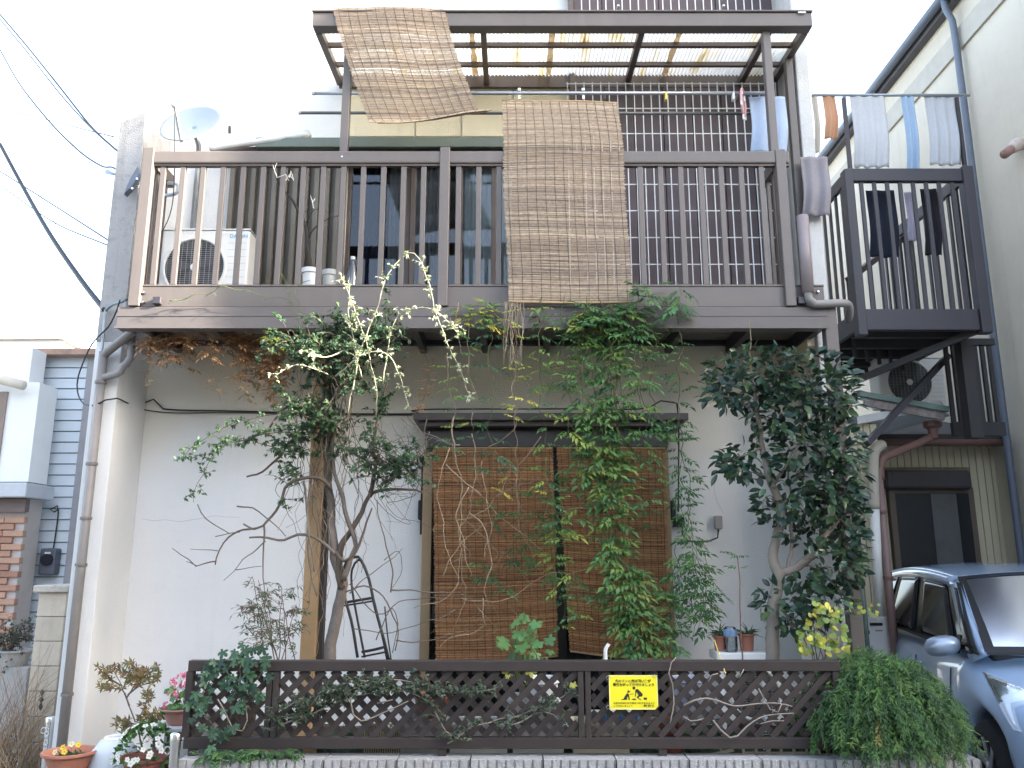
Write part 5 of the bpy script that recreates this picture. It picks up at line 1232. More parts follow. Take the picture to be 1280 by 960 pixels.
for idx, c, L_ in ((17, 30, .2), (16, 26, .2), (21, 46, .24), (22, 44, .24), (23, 46, .24), (24, 50, .26), (18, 18, .18), (19, 26, .20), (1, 14, .16), (20, 10, .15)):
    twigs(t1, lf, main[idx], c, L_, .003, TWIG, 9, .038, SHR)
tp = smooth_path([W(404, 575, SY), W(405, 540, SY), W(404, 470, SY), W(402, 430, SY)], .04)
twigs(t1, lf, tp, 50, .26, .003, TWIG, 9, .040, SHR, tipbias=0)
# leafy garlands arching out to the left
for pts, Y in (([(400, 525), (370, 516), (340, 519), (310, 524), (285, 531), (262, 545), (245, 556), (230, 571)], 5.4), ([(395, 545), (350, 541), (315, 546), (285, 556), (268, 568), (255, 588), (246, 608), (243, 628)], 5.38),
               ([(392, 560), (360, 566), (335, 556), (300, 548), (275, 560), (262, 575)], 5.42), ([(372, 590), (350, 600), (345, 614), (355, 625)], 5.42), ([(500, 575), (515, 562), (528, 558), (532, 570)], 5.42), ([(470, 560), (500, 575), (530, 568)], 5.4)):
    path = branch(t1, pts, .004, .0015, Y, TWIG, .012, int(pts[0][0]), 5)
    twigs(t1, lf, path, int(len(path)*1.1), .07, .0018, TWIG, 5, .036, SHR, tipbias=.05, lw=.36)
t1.build('branches', STEM, CS, smooth=True)
lf.build('leaves', LEAF, CS, kind='stuff')
# arching shoots before the balcony, with sunlight put into their pale colours
t2 = MB(); l2 = MB(); SUNLIT_PAL = [(.38, .42, .26), (.44, .46, .32), (.30, .36, .20)]
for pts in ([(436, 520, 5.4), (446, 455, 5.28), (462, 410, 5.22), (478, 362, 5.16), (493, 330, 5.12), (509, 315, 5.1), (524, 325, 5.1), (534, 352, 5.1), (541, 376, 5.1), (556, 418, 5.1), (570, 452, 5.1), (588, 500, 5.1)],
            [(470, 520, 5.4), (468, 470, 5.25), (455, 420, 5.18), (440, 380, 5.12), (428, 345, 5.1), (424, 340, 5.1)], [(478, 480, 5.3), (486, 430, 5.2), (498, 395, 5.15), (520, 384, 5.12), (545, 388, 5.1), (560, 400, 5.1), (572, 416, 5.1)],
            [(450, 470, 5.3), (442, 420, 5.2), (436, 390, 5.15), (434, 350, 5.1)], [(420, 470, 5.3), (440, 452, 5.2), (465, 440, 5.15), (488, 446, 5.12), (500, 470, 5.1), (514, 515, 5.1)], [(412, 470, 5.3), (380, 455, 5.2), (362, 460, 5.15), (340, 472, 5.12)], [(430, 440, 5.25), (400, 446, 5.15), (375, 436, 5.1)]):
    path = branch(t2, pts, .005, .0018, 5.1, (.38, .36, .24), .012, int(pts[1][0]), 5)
    twigs(t2, l2, path, int(len(path)*1.0), .05, .0015, (.38, .36, .24), 3, .024, SUNLIT_PAL, tipbias=.2, lw=.45)
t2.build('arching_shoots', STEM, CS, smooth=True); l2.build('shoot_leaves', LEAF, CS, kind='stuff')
# dry brown creeper under the beam
DC = thing('dry_creeper', W(250, 440, 5.9), 'withered brown creeper hanging under the balcony beam', 'creeper')
m = MB(); ml = MB(); BRN = [(.34, .17, .07), (.40, .22, .10), (.26, .13, .06), (.45, .28, .14)]
for k in range(64):
    x = random.choice([U(186, 232), U(290, 352), U(295, 350), U(236, 290)]); L_ = U(15, 50) if x < 290 else U(25, 95)
    Y = U(5.78, 6.3); path = smooth_path([W(x, 416, Y), W(x+U(-6, 6), 416+L_*.5, Y), W(x+U(-9, 9), 416+L_, Y)], .03, .012, k); vine(m, ml, path, .0015, .0008, (.26, .15, .08), .05, .075, 3, BRN, .8, .7, .42)
for pts in ([(186, 440), (184, 470), (182, 488)], [(235, 420), (236, 440), (239, 462)], [(250, 430), (268, 462), (275, 500)], [(300, 440), (330, 470), (345, 510)], [(518, 430), (536, 455), (528, 500), (520, 520)], [(545, 440), (535, 480), (520, 515)]):
    path = smooth_path([W(x, y, 5.9) for x, y in pts], .03, .01, 3); vine(m, ml, path, .002, .001, (.26, .15, .08), .04, .05, 3, BRN, .7, .7, .35)
for k in range(10): branch(m, [(U(188, 350), 414), (U(188, 350), U(416, 430)), (U(188, 350), 420)], .002, .001, U(5.8, 6.2), (.28, .16, .08), .02, k, 4)
m.build('stems', STEM, DC, kind='stuff'); ml.build('leaves', LEAF, DC, kind='stuff')
path = smooth_path([W(338, 414, 5.7), W(344, 426, 5.66), W(348, 440, 5.65)], .02); m = MB(); ml = MB(); vine(m, ml, path, .002, .001, GSTEM, .02, .07, 4, [(.28, .34, .05)], 1, .8)
m.build('stems', STEM, DC, kind='stuff'); ml.build('green_tips', LEAF, DC, kind='stuff')

# ---------------- jasmine vines hanging from the balcony
JG = [(.055, .135, .045), (.07, .16, .05), (.045, .115, .045), (.09, .185, .05)]; JY = [(.34, .34, .05), (.26, .30, .05), (.42, .38, .07)]
JM = [(.05, .12, .04), (.10, .18, .04), (.20, .26, .05), (.06, .13, .045)]
def jas(label, strands, Y, pal, size=.075, sp=.05, prob=.95, nl=3, spread=1.0, stemcol=GSTEM, name='climbing_jasmine'):
    t = thing(name, W(strands[0][0][0], strands[0][0][1], Y), label, 'vine'); m = MB(); ml = MB()
    for i, pts in enumerate(strands):
        path = smooth_path([P3(p, Y+.03*math.sin(i*2.1)) for p in pts], .03, .03, i*7+int(pts[0][0])); vine(m, ml, path, .003, .0015, stemcol, sp, size, nl, pal, prob, spread)
    m.build('stems', STEM, t, smooth=True, kind='stuff'); ml.build('leaves', LEAF, t, kind='stuff'); return t
dense = []
for (cols, w, n) in (([(736, 380), (728, 430), (734, 490), (744, 550), (740, 600)], 9, 4), ([(758, 380), (768, 440), (771, 510), (768, 580), (764, 640), (770, 690), (782, 735), (790, 780), (798, 820)], 11, 7), ([(788, 385), (798, 440), (802, 500), (806, 560)], 6, 2), ([(742, 560), (752, 610), (760, 650)], 10, 2), ([(778, 690), (800, 740), (812, 780), (830, 818)], 14, 4), ([(770, 720), (776, 770), (784, 815)], 12, 3)):
    for k in range(n):
        o = U(-w, w); dense.append([(x+o+U(-6, 6), y+U(-8, 8)) for x, y in cols])
for k in range(6): x = U(735, 785); dense.append([(x, U(378, 395)), (x+U(-8, 10), 415), (x+U(-10, 10), 445)])
jas('dense curtain of green jasmine hanging from balcony to fence', dense, 5.60, JG+[(.09, .17, .045), (.14, .20, .045)], .115, .085, .72)
jas('leafy jasmine strand climbing between ground window and socket box', [[(846, 372), (850, 430), (848, 500), (849, 560), (852, 620), (862, 680)], [(846, 520), (858, 580), (862, 640), (866, 690), (872, 740), (884, 775)], [(850, 600), (866, 660), (870, 700), (880, 730), (890, 770)], [(848, 680), (846, 730), (840, 780), (842, 815)], [(860, 690), (874, 730), (878, 770), (862, 800)], [(852, 690), (842, 720), (834, 760), (836, 812)], [(820, 730), (838, 760), (850, 800)], [(845, 700), (870, 760), (890, 790)], [(866, 700), (880, 740), (872, 790)]], 5.66, JG, .09, .058, .85)
jas('sparse jasmine strand just left of the climbing leafy strand', [[(815, 400), (816, 450), (814, 500), (818, 560), (815, 620), (818, 660)], [(808, 395), (820, 430), (815, 470)]], 5.62, JG, .10, .085, .8)
jas('thin jasmine strand with yellow tips falling beside dense curtain', [[(706, 370), (703, 420), (708, 470), (712, 520), (716, 570), (710, 620)], [(712, 470), (700, 480), (688, 486)], [(736, 372), (728, 420), (724, 470)], [(712, 530), (740, 590), (720, 640), (700, 680)]], 5.6, JM, .105, .08, .85)
jas('yellowing jasmine strand hanging over the gap between blinds', [[(676, 372), (677, 420), (674, 470), (679, 520), (681, 570)], [(680, 570), (688, 620), (690, 680), (700, 740), (706, 790)], [(690, 610), (700, 660), (695, 700)], [(706, 690), (720, 740), (716, 800)]], 5.6, JM, .09, .085, .75)
jas('yellow leaved jasmine strand above the left ground blind', [[(642, 378), (640, 430), (644, 480), (641, 520), (646, 560)], [(646, 520), (660, 490), (640, 460)], [(634, 580), (630, 610), (624, 620)], [(640, 590), (644, 608)]], 5.58, JY, .075, .07, .8, stemcol=DEAD)
jas('slim green jasmine strand with few paired leaves', [[(614, 380), (612, 430), (616, 480), (613, 530), (617, 580), (616, 600)], [(600, 460), (612, 455)]], 5.6, [(.035, .085, .045)], .12, .13, .9)
jas('faded jasmine strand hanging over the arching shoots', [[(560, 440), (562, 480), (566, 530), (568, 570)], [(582, 400), (586, 440), (590, 490), (592, 540)], [(568, 380), (574, 420), (580, 450)]], 5.6, JM, .075, .07, .7, stemcol=DEAD)
jas('green jasmine scramble spreading over the left ground blind', [[(600, 620), (630, 660), (650, 640), (660, 680), (655, 720)], [(660, 640), (690, 650), (680, 700)], [(620, 650), (600, 640)], [(640, 670), (650, 700), (640, 740), (632, 730)], [(690, 600), (680, 640), (695, 700), (700, 770)], [(662, 620), (700, 590), (720, 600)], [(608, 690), (604, 720), (606, 735)]], 5.9, JG, .10, .08, .75)
jas('green jasmine bunches spilling over the balcony beam', [[(790, 352), (800, 380), (790, 410)], [(812, 360), (806, 378), (815, 395)], [(760, 378), (752, 400), (748, 420)], [(845, 352), (846, 372), (844, 395)], [(800, 372), (818, 368), (830, 362)], [(766, 382), (775, 400), (770, 425)], [(740, 384), (735, 400)], [(780, 380), (788, 400)]], 5.55, JG, .11, .045, .95, 4)
jas('yellow green leafy sprays leaning on the balcony kick panel', [[(596, 412), (600, 390), (606, 372)], [(580, 410), (578, 392), (572, 378)], [(606, 410), (602, 396), (590, 384)], [(618, 412), (612, 395), (618, 375)], [(672, 400), (670, 385), (674, 378)], [(710, 405), (712, 385)], [(745, 420), (742, 395), (750, 384)]], 5.58, JM+JY, .075, .03, .95, 4)
jas('faint slim creeper crossing the left part of kick panel', [[(215, 380), (240, 368), (270, 362), (310, 364), (350, 374), (380, 392)], [(350, 340), (365, 370), (375, 405)], [(385, 350), (372, 370), (378, 390)]], 5.60, [(.05, .09, .045)], .03, .06, .8, 2)
# dead tangled vine stems in front of the left ground blind
DV = thing('dead_vine', W(575, 800, 5.9), 'tangle of bare pale dead vine stems over the left ground blind', 'vine'); m = MB()
for i, pts in enumerate([[(566, 520), (570, 580), (578, 620), (574, 680), (576, 720), (564, 740), (548, 750), (520, 760)], [(590, 540), (594, 600), (584, 640), (576, 660), (577, 700), (575, 735)], [(590, 640), (606, 660), (612, 700), (608, 740), (611, 760)],
                         [(645, 520), (640, 540), (620, 556), (585, 566), (558, 575)], [(678, 545), (660, 565), (650, 580), (646, 600), (650, 640)], [(646, 560), (648, 600), (650, 660), (666, 700), (672, 722)], [(575, 748), (610, 751), (640, 750), (655, 735), (680, 718), (720, 716), (750, 700), (752, 690)],
                         [(556, 580), (590, 610), (630, 650), (680, 690)], [(770, 610), (740, 628), (700, 645), (690, 660)], [(570, 650), (600, 640), (640, 610), (690, 590)], [(576, 650), (600, 668), (620, 690), (610, 705)], [(606, 745), (604, 770), (608, 780), (580, 795), (560, 800), (548, 812)], [(575, 720), (582, 740), (575, 770), (560, 800)],
                         [(556, 720), (568, 690), (600, 660), (630, 640)], [(765, 612), (785, 628), (805, 636)], [(585, 610), (572, 640), (580, 690), (590, 720)], [(600, 575), (612, 640), (606, 700)], [(560, 560), (548, 620), (560, 690), (575, 720)]]):
    branch(m, pts, U(.0035, .006), .002, U(5.75, 6.05), random.choice([DEAD, (.38, .30, .20), (.30, .23, .16)]), .02, i+11, 6)
for k in range(16): x, y = U(555, 690), U(560, 760); branch(m, [(x, y), (x+U(-30, 30), y+U(10, 40)), (x+U(-40, 40), y+U(20, 80))], .002, .001, U(5.8, 6.1), random.choice([DEAD, (.40, .32, .22)]), .03, k, 4)
m.build('stems', STEM, DV, smooth=True, kind='stuff')
m = MB()
for k in range(22):
    x = U(632, 652); y = 378; branch(m, [(x, y), (x+U(-6, 6), y+25), (x+U(-8, 6), y+U(40, 90))], .002, .001, U(5.55, 5.62), random.choice([DEAD, (.40, .33, .25)]), .015, k, 4)
m.build('stem_tuft', STEM, DV)

# ---------------- glossy broadleaf tree (right)
CT = thing('camellia_tree', W(965, 830, 5.6), 'glossy dark leaved camellia tree with forked smooth trunk', 'tree')
CYY = 5.55
m = MB(); cb = []
for pts, a, b in (([(963, 838), (966, 790), (969, 750), (972, 722), (968, 700), (971, 672), (976, 650), (974, 630), (966, 605), (958, 580), (950, 545), (945, 500), (940, 465)], .047, .010),
                  ([(972, 718), (985, 714), (1002, 704), (1018, 690), (1032, 668), (1040, 640), (1036, 600), (1028, 560), (1020, 520), (1018, 480)], .030, .008),
                  ([(985, 714), (990, 690), (988, 660), (992, 630), (985, 590)], .015, .006), ([(966, 605), (985, 580), (1000, 550), (1004, 510)], .014, .005), ([(955, 560), (930, 570), (910, 580)], .01, .004), ([(948, 520), (920, 500), (890, 492)], .01, .004),
                  ([(1030, 670), (1050, 650), (1070, 620)], .012, .004), ([(1030, 560), (1050, 530), (1062, 500)], .010, .004), ([(1005, 702), (1030, 720), (1050, 740)], .010, .004), ([(968, 755), (985, 768), (1000, 790), (1012, 815)], .008, .004), ([(1004, 815), (985, 775), (975, 755)], .006, .004)):
    cb.append(branch(m, pts, a, b, CYY, (.25, .215, .18), .012, int(a*1000), 9))
m.build('trunk', mat('smooth_bark', (.26, .22, .18), .9, .2, 12, .4, 40, attr=True), CT, smooth=True)
clus = [(945, 470, 62, 38, 230), (915, 488, 42, 24, 90), (1018, 480, 52, 42, 220), (975, 505, 50, 35, 150), (935, 575, 38, 24, 95), (912, 585, 20, 14, 30), (1005, 560, 40, 30, 100), (1048, 560, 28, 42, 110), (985, 625, 42, 32, 110), (1035, 610, 40, 34, 130), (1055, 650, 28, 45, 120), (965, 640, 22, 14, 24), (1010, 665, 32, 24, 60), (1045, 705, 34, 34, 110), (1065, 690, 16, 40, 50), (1012, 720, 24, 16, 30), (975, 752, 30, 22, 60), (1000, 772, 34, 18, 60), (1030, 752, 34, 24, 70), (1048, 590, 36, 60, 80), (985, 535, 40, 20, 40), (1050, 495, 24, 30, 60)]
CPAL = [(.028, .062, .040), (.022, .05, .034), (.036, .075, .042), (.045, .08, .03), (.02, .042, .03)]
lv = []
for (cx, cy, rx, ry, n) in clus:
    for k in range(int(n*1.2)):
        while True:
            a_, b_, c_ = U(-1, 1), U(-1, 1), U(-1, 1)
            if a_*a_+b_*b_+c_*c_ < 1.0: break
        r_ = (a_*a_+b_*b_+c_*c_)**.5; q = .55+.45*r_
        p = W(cx+a_/max(r_, .01)*q*rx*min(1, r_+.35), cy+b_/max(r_, .01)*q*ry*min(1, r_+.35), CYY+c_*.30)
        d = Vector((a_+U(-.7, .7), c_*.8-.35+U(-.6, .6), -b_*.6+U(-.75, .45)))
        lv.append((p, d.normalized(), Vector((U(-.6, .6), U(-1, .2), U(.2, 1))).normalized()))
lv.sort(key=lambda t: t[0].y)
def cam_leaf(q, p, d, nrm, L_, w, curl=.10):
    sd = d.cross(nrm).normalized(); n_ = sd.cross(d); prof = [(0, .04), (.18, .62), (.42, 1), (.68, .82), (.88, .38), (1, .0)]
    i = q._v([p+d*(L_*u)-n_*(L_*curl*u*u)+sd*(w/2*h)+n_*(w*.14*h) for u, h in prof] + [p+d*(L_*u)-n_*(L_*curl*u*u)-sd*(w/2*h)+n_*(w*.14*h) for u, h in prof] + [p+d*(L_*u)-n_*(L_*curl*u*u) for u, h in prof])
    for k in range(5): q.f.append((i+12+k, i+13+k, i+1+k, i+k)); q.f.append((i+6+k, i+7+k, i+13+k, i+12+k))
lp = []
for k in range(4):
    q = MB(); q.col = CPAL[k]; cam_leaf(q, Vector((0, 0, 0)), Vector((0, 1, 0)), Vector((0, 0, 1)), .082+.006*k, .042+.002*k, .06+.05*k); lp.append(q)
pm = []
def frame_rot(d, nrm):
    y = d.normalized(); x = y.cross(nrm); x = x.normalized() if x.length > .01 else y.orthogonal().normalized(); z = x.cross(y)
    return Matrix((x, y, z)).transposed().to_euler()
def scatter(protos, parent, items):
    for (p, d, nrm, s) in items:
        c = random.choice(protos).copy(); COL.objects.link(c); place(c, p, parent); c.rotation_euler = frame_rot(d, nrm); c.scale = (s, s, s)
def mk_protos(qs, mm, name, parent):
    return [q.build(name, mm, parent, smooth=True, origin=(0, 0, 0)) for q in qs]
pr_ = mk_protos(lp, LEAFGO, 'leaf', CT)
scatter(pr_, CT, [(p, d, n_, U(.75, 1.15)) for p, d, n_ in lv[:296]])
for o, (p, d, n_) in zip(pr_, lv[296:300]): place(o, p, CT); o.rotation_euler = frame_rot(d, n_)
q = MB()
for p, d, n_ in lv[300:]: q.col = jcol(random.choice(CPAL), .35); cam_leaf(q, p, d, n_, U(.06, .095), U(.034, .048), U(.05, .2))
q.build('crown', LEAFG, CT, smooth=True, kind='stuff')
m = MB(); ml = []
for k in range(70):
    p, d, n_ = lv[int(U(0, len(lv)))]; b = min((x for pth in cb for x in pth[::4]), key=lambda x: (x-p).length); branch_p = smooth_path([b, (b+p)/2+Vector((U(-.04, .04), U(-.04, .04), U(-.02, .05))), p], .04); m.col = (.20, .17, .13); m.tube(branch_p, taper(len(branch_p), .005, .002), 5)
branch(m, [(940, 470), (938, 440), (937, 418), (936, 398)], .005, .002, CYY, (.25, .20, .10), .01, 3, 5)
m.build('twigs', STEM, CT, kind='stuff')

# ---------------- small things: nandina, ivy, trailing hedge, geraniums, yellow plant, feathery bush
NA = thing('nandina_shrub', W(345, 830, 5.5), 'thin stemmed nandina with fine narrow leaves beside the timber post', 'shrub'); m = MB(); ml = MB()
for k in range(9):
    x0_ = U(335, 372); x1_ = x0_+U(-30, 22); yt = U(722, 770); path = branch(m, [(x0_, 836), ((x0_+x1_)/2, 790), (x1_, yt)], .004, .002, U(5.4, 5.6), random.choice([(.14, .07, .06), (.10, .08, .06)]), .01, k, 5)
    for j in range(8):
        i = int(len(path)*U(.35, 1)); i = min(i, len(path)-1); d = Vector((U(-1.2, .8), U(-.6, .4), U(-.1, .6))).normalized(); pts = [path[i]]; L_ = U(.08, .2)
        for s in range(5): d = (d+Vector((0, 0, -.16))).normalized(); pts.append(pts[-1]+d*L_/5)
        m.col = (.15, .08, .07); m.tube(pts, .0012, 4)
        for s in range(12): q = pts[int(U(1, 6))]; ml.col = jcol(random.choice([(.06, .11, .05), (.08, .12, .06), (.05, .08, .05), (.16, .08, .06)]), .3); ml.leaf(q, Vector((U(-1, 1), U(-.7, .5), U(-.7, .3))), Vector((0, -.6, .8)), U(.03, .05), U(.007, .011), .1, .2)
m.build('stems', STEM, NA, smooth=True, kind='stuff'); ml.build('leaves', LEAF, NA, kind='stuff')
def star_leaf(R0, lobes, depth, col, c2=None, ser=0, cup=.12, a0=.55):
    """flat lobed leaf in XY, stalk end at origin, tip along +Y"""
    q = MB(); q.col = col; n = lobes*8; pts = []
    for k in range(n+1):
        th = -math.pi*(1-a0*.25)+k*(2*math.pi*(1-a0*.25))/n
        lob = abs(math.cos((th)*lobes/2/(1-a0*.25))); r = R0*(1-depth+depth*lob**.8)*(.78+.22*math.cos(th))
        if ser: r *= 1+ser*(1 if k % 2 else -1)
        pts.append(Vector((r*math.sin(th), R0*.45+r*math.cos(th), -cup*r*r/R0)))
    i = q._v([Vector((0, R0*.35, 0))]+pts)
    for k in range(n): q.f.append((i, i+1+k, i+2+k))
    return q
IV = thing('ivy', W(290, 900, 4.99), 'dark green ivy spilling over the left end of the lattice fence', 'ivy'); its = []; m = MB()
for pts in ([(252, 870), (262, 840), (285, 822), (310, 814), (325, 812)], [(270, 830), (290, 845), (310, 860), (325, 862)], [(300, 820), (300, 850), (296, 880), (285, 905)], [(262, 850), (250, 880), (266, 905), (280, 925)], [(320, 815), (330, 830), (322, 848)]):
    path = branch(m, pts, .003, .0015, 4.955, (.14, .11, .07), .01, int(pts[0][1]), 5)
    for p in path[::1]:
        for j in range(2): its.append((p+Vector((U(-.05, .05), U(-.05, .0), U(-.04, .05))), Vector((U(-.6, .6), -.35, U(-1, -.1))), Vector((U(-.35, .35), -1, U(.0, .6))), U(.7, 1.25)))
m.build('stems', STEM, IV, kind='stuff')
IC = [(.035, .085, .045), (.05, .11, .05), (.028, .065, .04)]
ip = mk_protos([star_leaf(.038, 5, .58, c, cup=.25) for c in IC], LEAFO, 'leaf', IV)
scatter(ip, IV, its[3:240]); 
for o, it in zip(ip, its[:3]): place(o, it[0], IV); o.rotation_euler = frame_rot(it[1], it[2])
HG = thing('trailing_shrub', W(520, 870, 4.95), 'dull green small leaved shrub trained along the lattice fence', 'shrub'); m = MB(); ml = MB()
HP = [(.055, .085, .05), (.07, .10, .06), (.04, .065, .04), (.10, .13, .085)]; hp = []
for i, pts in enumerate(([(345, 900), (380, 890), (400, 868), (430, 855), (470, 850), (510, 852), (550, 862), (590, 866), (618, 862)], [(352, 905), (390, 895), (430, 872), (480, 865), (530, 862), (560, 868)], [(405, 880), (440, 862), (480, 858), (520, 868), (548, 885)], [(560, 930), (590, 910), (620, 900), (660, 890), (700, 875), (715, 862)], [(545, 890), (560, 915), (575, 925)], [(640, 905), (680, 890), (700, 900)], [(350, 885), (375, 876), (395, 884)])):
    path = branch(m, pts, .005, .002, 4.945, (.22, .19, .16), .015, i, 6); hp.append(path)
    twigs(m, ml, path, int(len(path)*(2.6 if i < 3 or i == 6 else 1.2)), .07, .0018, (.2, .17, .13), 6, .022, HP, tipbias=0, droop=.1, lw=.5)
for pts in ([(437, 870), (442, 893), (452, 901), (468, 897), (488, 886), (510, 876)], [(272, 874), (284, 896), (292, 912), (304, 914), (310, 900), (306, 880)], [(300, 876), (305, 884)], [(470, 880), (490, 874)]): branch(m, pts, .0045, .003, 4.94, (.24, .205, .17), .006, 4, 7)
m.build('stems', STEM, HG, smooth=True, kind='stuff'); ml.build('leaves', LEAF, HG, kind='stuff')
PG = thing('scented_geranium', W(655, 850, 5.15), 'light green lobed leaf geranium rising over the fence rail', 'plant'); m = MB(); its = []
for k in range(9): branch(m, [(U(650, 665), 870), (U(640, 672), 820), (U(632, 682), U(765, 800))], .005, .003, U(5.1, 5.25), (.12, .17, .06), .01, k, 6)
for (x, y, s) in ((655, 768, 1.1), (640, 778, .9), (672, 775, 1.0), (648, 786, 1.2), (664, 792, 1.2), (634, 800, 1.25), (652, 804, 1.2), (676, 800, 1.1), (684, 795, .9), (642, 816, 1.1), (660, 818, 1.2), (630, 806, .9), (672, 814, 1), (650, 828, 1), (664, 830, .9), (688, 812, .8), (645, 795, 1), (668, 782, .9), (656, 810, 1.1), (628, 798, .8), (680, 822, .7), (648, 772, .8)):
    its.append((W(x, y, U(5.05, 5.22)), Vector((U(-.6, .6), -.5, U(-.9, .2))), Vector((U(-.4, .4), -.85, U(.3, .9))), s))
m.build('stems', STEM, PG, kind='stuff')
gp_ = mk_protos([star_leaf(.052, 5, .40, c, ser=.10) for c in ((.085, .19, .06), (.10, .21, .07), (.07, .16, .06))], LEAFO, 'leaf', PG)
scatter(gp_, PG, its[3:])
for o, it in zip(gp_, its[:3]): place(o, it[0], PG); o.rotation_euler = frame_rot(it[1], it[2])
yq = mk_protos([star_leaf(.05, 5, .45, (.42, .42, .09), ser=.10)], mat('yellow_leaf', (0, 0, 0), .5, .2, 40, attr=True, transl=.25), 'yellow_leaf', PG)
place(yq[0], W(637, 832, 5.0), PG); yq[0].rotation_euler = frame_rot(Vector((-.2, -.3, -1)), Vector((0, -1, .2)))
for x, y in ((663, 832), (716, 852)): scatter(yq, PG, [(W(x, y, 4.99), Vector((U(-.3, .3), -.3, -1)), Vector((0, -1, .25)), .9 if x < 700 else .6)])
YP = thing('yellow_shrub', W(1030, 830, 5.3), 'small shrub with round yellow green autumn leaves', 'shrub'); m = MB(); its = []
for k in range(8): branch(m, [(U(1015, 1035), 836), (U(1010, 1045), 790), (U(1012, 1062), U(748, 775))], .003, .0015, U(5.2, 5.4), TWIG, .01, k, 5)
for k in range(120):
    u = U(0, 1); x = 1034+U(-1, 1)*(14+26*u)+(-10*u); y = 752+u*66
    its.append((W(x, y, U(5.12, 5.4)), Vector((U(-.8, .8), -.4, U(-.9, .3))), Vector((U(-.5, .5), -.9, U(.1, .9))), U(.6, 1.1)))
for k in range(14): its.append((W(U(1058, 1098), U(752, 778), U(5.3, 5.5)), Vector((U(-.8, .8), -.4, U(-.9, .3))), Vector((U(-.5, .5), -.9, .5)), U(.5, .8)))
m.build('stems', STEM, YP, kind='stuff')
YC = [(.36, .38, .05), (.46, .42, .07), (.24, .32, .06), (.17, .26, .06)]
yp = mk_protos([star_leaf(.027, 3, .12, c) for c in YC], LEAFO, 'leaf', YP); scatter(yp, YP, its[4:])
for o, it in zip(yp, its[:4]): place(o, it[0], YP); o.rotation_euler = frame_rot(it[1], it[2])
# feathery bush beside the car
FB = thing('asparagus_fern', W(1100, 960, 5.05), 'big feathery green bush drooping over the fence end beside the car', 'bush'); m = MB(); ml = MB()
FP = [(.065, .15, .04), (.08, .175, .045), (.05, .115, .04), (.11, .20, .05), (.04, .09, .035)]
base = W(1095, 900, 5.2)
for k in range(760):
    th = U(0, 2*math.pi); el = math.asin(U(-.15, 1)); q = W(1096, 905, 5.12); rx, rz = .45*U(.75, 1.05), .41*U(.75, 1.05)
    c = Vector((math.cos(th)*math.cos(el)*rx, math.sin(th)*math.cos(el)*.42, math.sin(el)*rz))
    if c.y > .12 and random.random() < .6: c.y = -c.y
    tip = q+c; s_ = q+c*U(.45, .7)+Vector((U(-.06, .06), U(-.06, .06), U(.02, .10)))
    out = Vector((c.x, c.y, 0)); out = out.normalized() if out.length > .01 else Vector((1, 0, 0))
    end = tip+out*U(.0, .08)+Vector((U(-.04, .04), U(-.04, .02), -U(.03, .13)))
    path = smooth_path([s_, tip, end], .03, .008, k); m.col = (.07, .11, .04); m.tube(path, .0012, 3)
    colr = jcol(random.choice(FP), .25)
    if random.random() < .006: colr = (.30, .24, .06)
    for i in range(len(path)-1):
        for j in range(7):
            p = path[i].lerp(path[i+1], U(0, 1)); d = (path[i+1]-path[i]).normalized()*.6+Vector((U(-1, 1), U(-1, .6), U(-.8, .5))); ml.col = colr
            ml.leaf(p, d, Vector((U(-.5, .5), -.7, .6)), U(.024, .044), U(.0045, .0075), .1, .15)
m.build('stems', STEM, FB, kind='stuff'); ml.build('fronds', LEAF, FB, kind='stuff')
# weeds under the fence
WD = thing('creeping_fern', W(300, 945, 4.93), 'low green fern growing on the edging under the fence', 'plant'); m = MB(); ml = MB()
for k in range(46):
    x = random.choice([U(250, 372), U(280, 325)]); p0_ = W(x, 947, 4.94); d = Vector((U(-.8, .8), U(-.9, -.1), U(.1, .8))); pts = smooth_path([p0_, p0_+d*.05, p0_+d*.09+Vector((0, -.02, -.02))], .015); vine(m, ml, pts, .0012, .0008, GSTEM, .016, .04, 3, [(.05, .12, .04), (.08, .17, .05), (.04, .09, .04)], 1, 1)
m.build('stems', STEM, WD, kind='stuff'); ml.build('leaves', LEAF, WD, kind='stuff')
# pale bare stems woven on the right part of the lattice
BS = thing('bare_creeper_stems', W(920, 890, 4.95), 'pale bare creeper stems weaving across the right of the lattice', 'creeper'); m = MB(); ml = MB()
for i, pts in enumerate(([(854, 882), (868, 876), (884, 873), (900, 877), (918, 882), (945, 880), (970, 879), (990, 883)], [(855, 896), (864, 901), (880, 898)], [(891, 900), (900, 912), (912, 922), (922, 920), (934, 907), (950, 897), (970, 893), (992, 892)], [(950, 905), (965, 901), (980, 901)], [(948, 860), (954, 872), (962, 886), (972, 890), (976, 880)], [(885, 852), (890, 844), (898, 842)], [(838, 905), (842, 880), (840, 856), (836, 842), (840, 828), (846, 822)], [(924, 847), (928, 840), (930, 836)])):
    branch(m, pts, .0055 if i in (2, 0) else .0038, .003, 4.945, (.27, .235, .20), .004, i, 7)
m.build('stems', STEM, BS, smooth=True, kind='stuff')
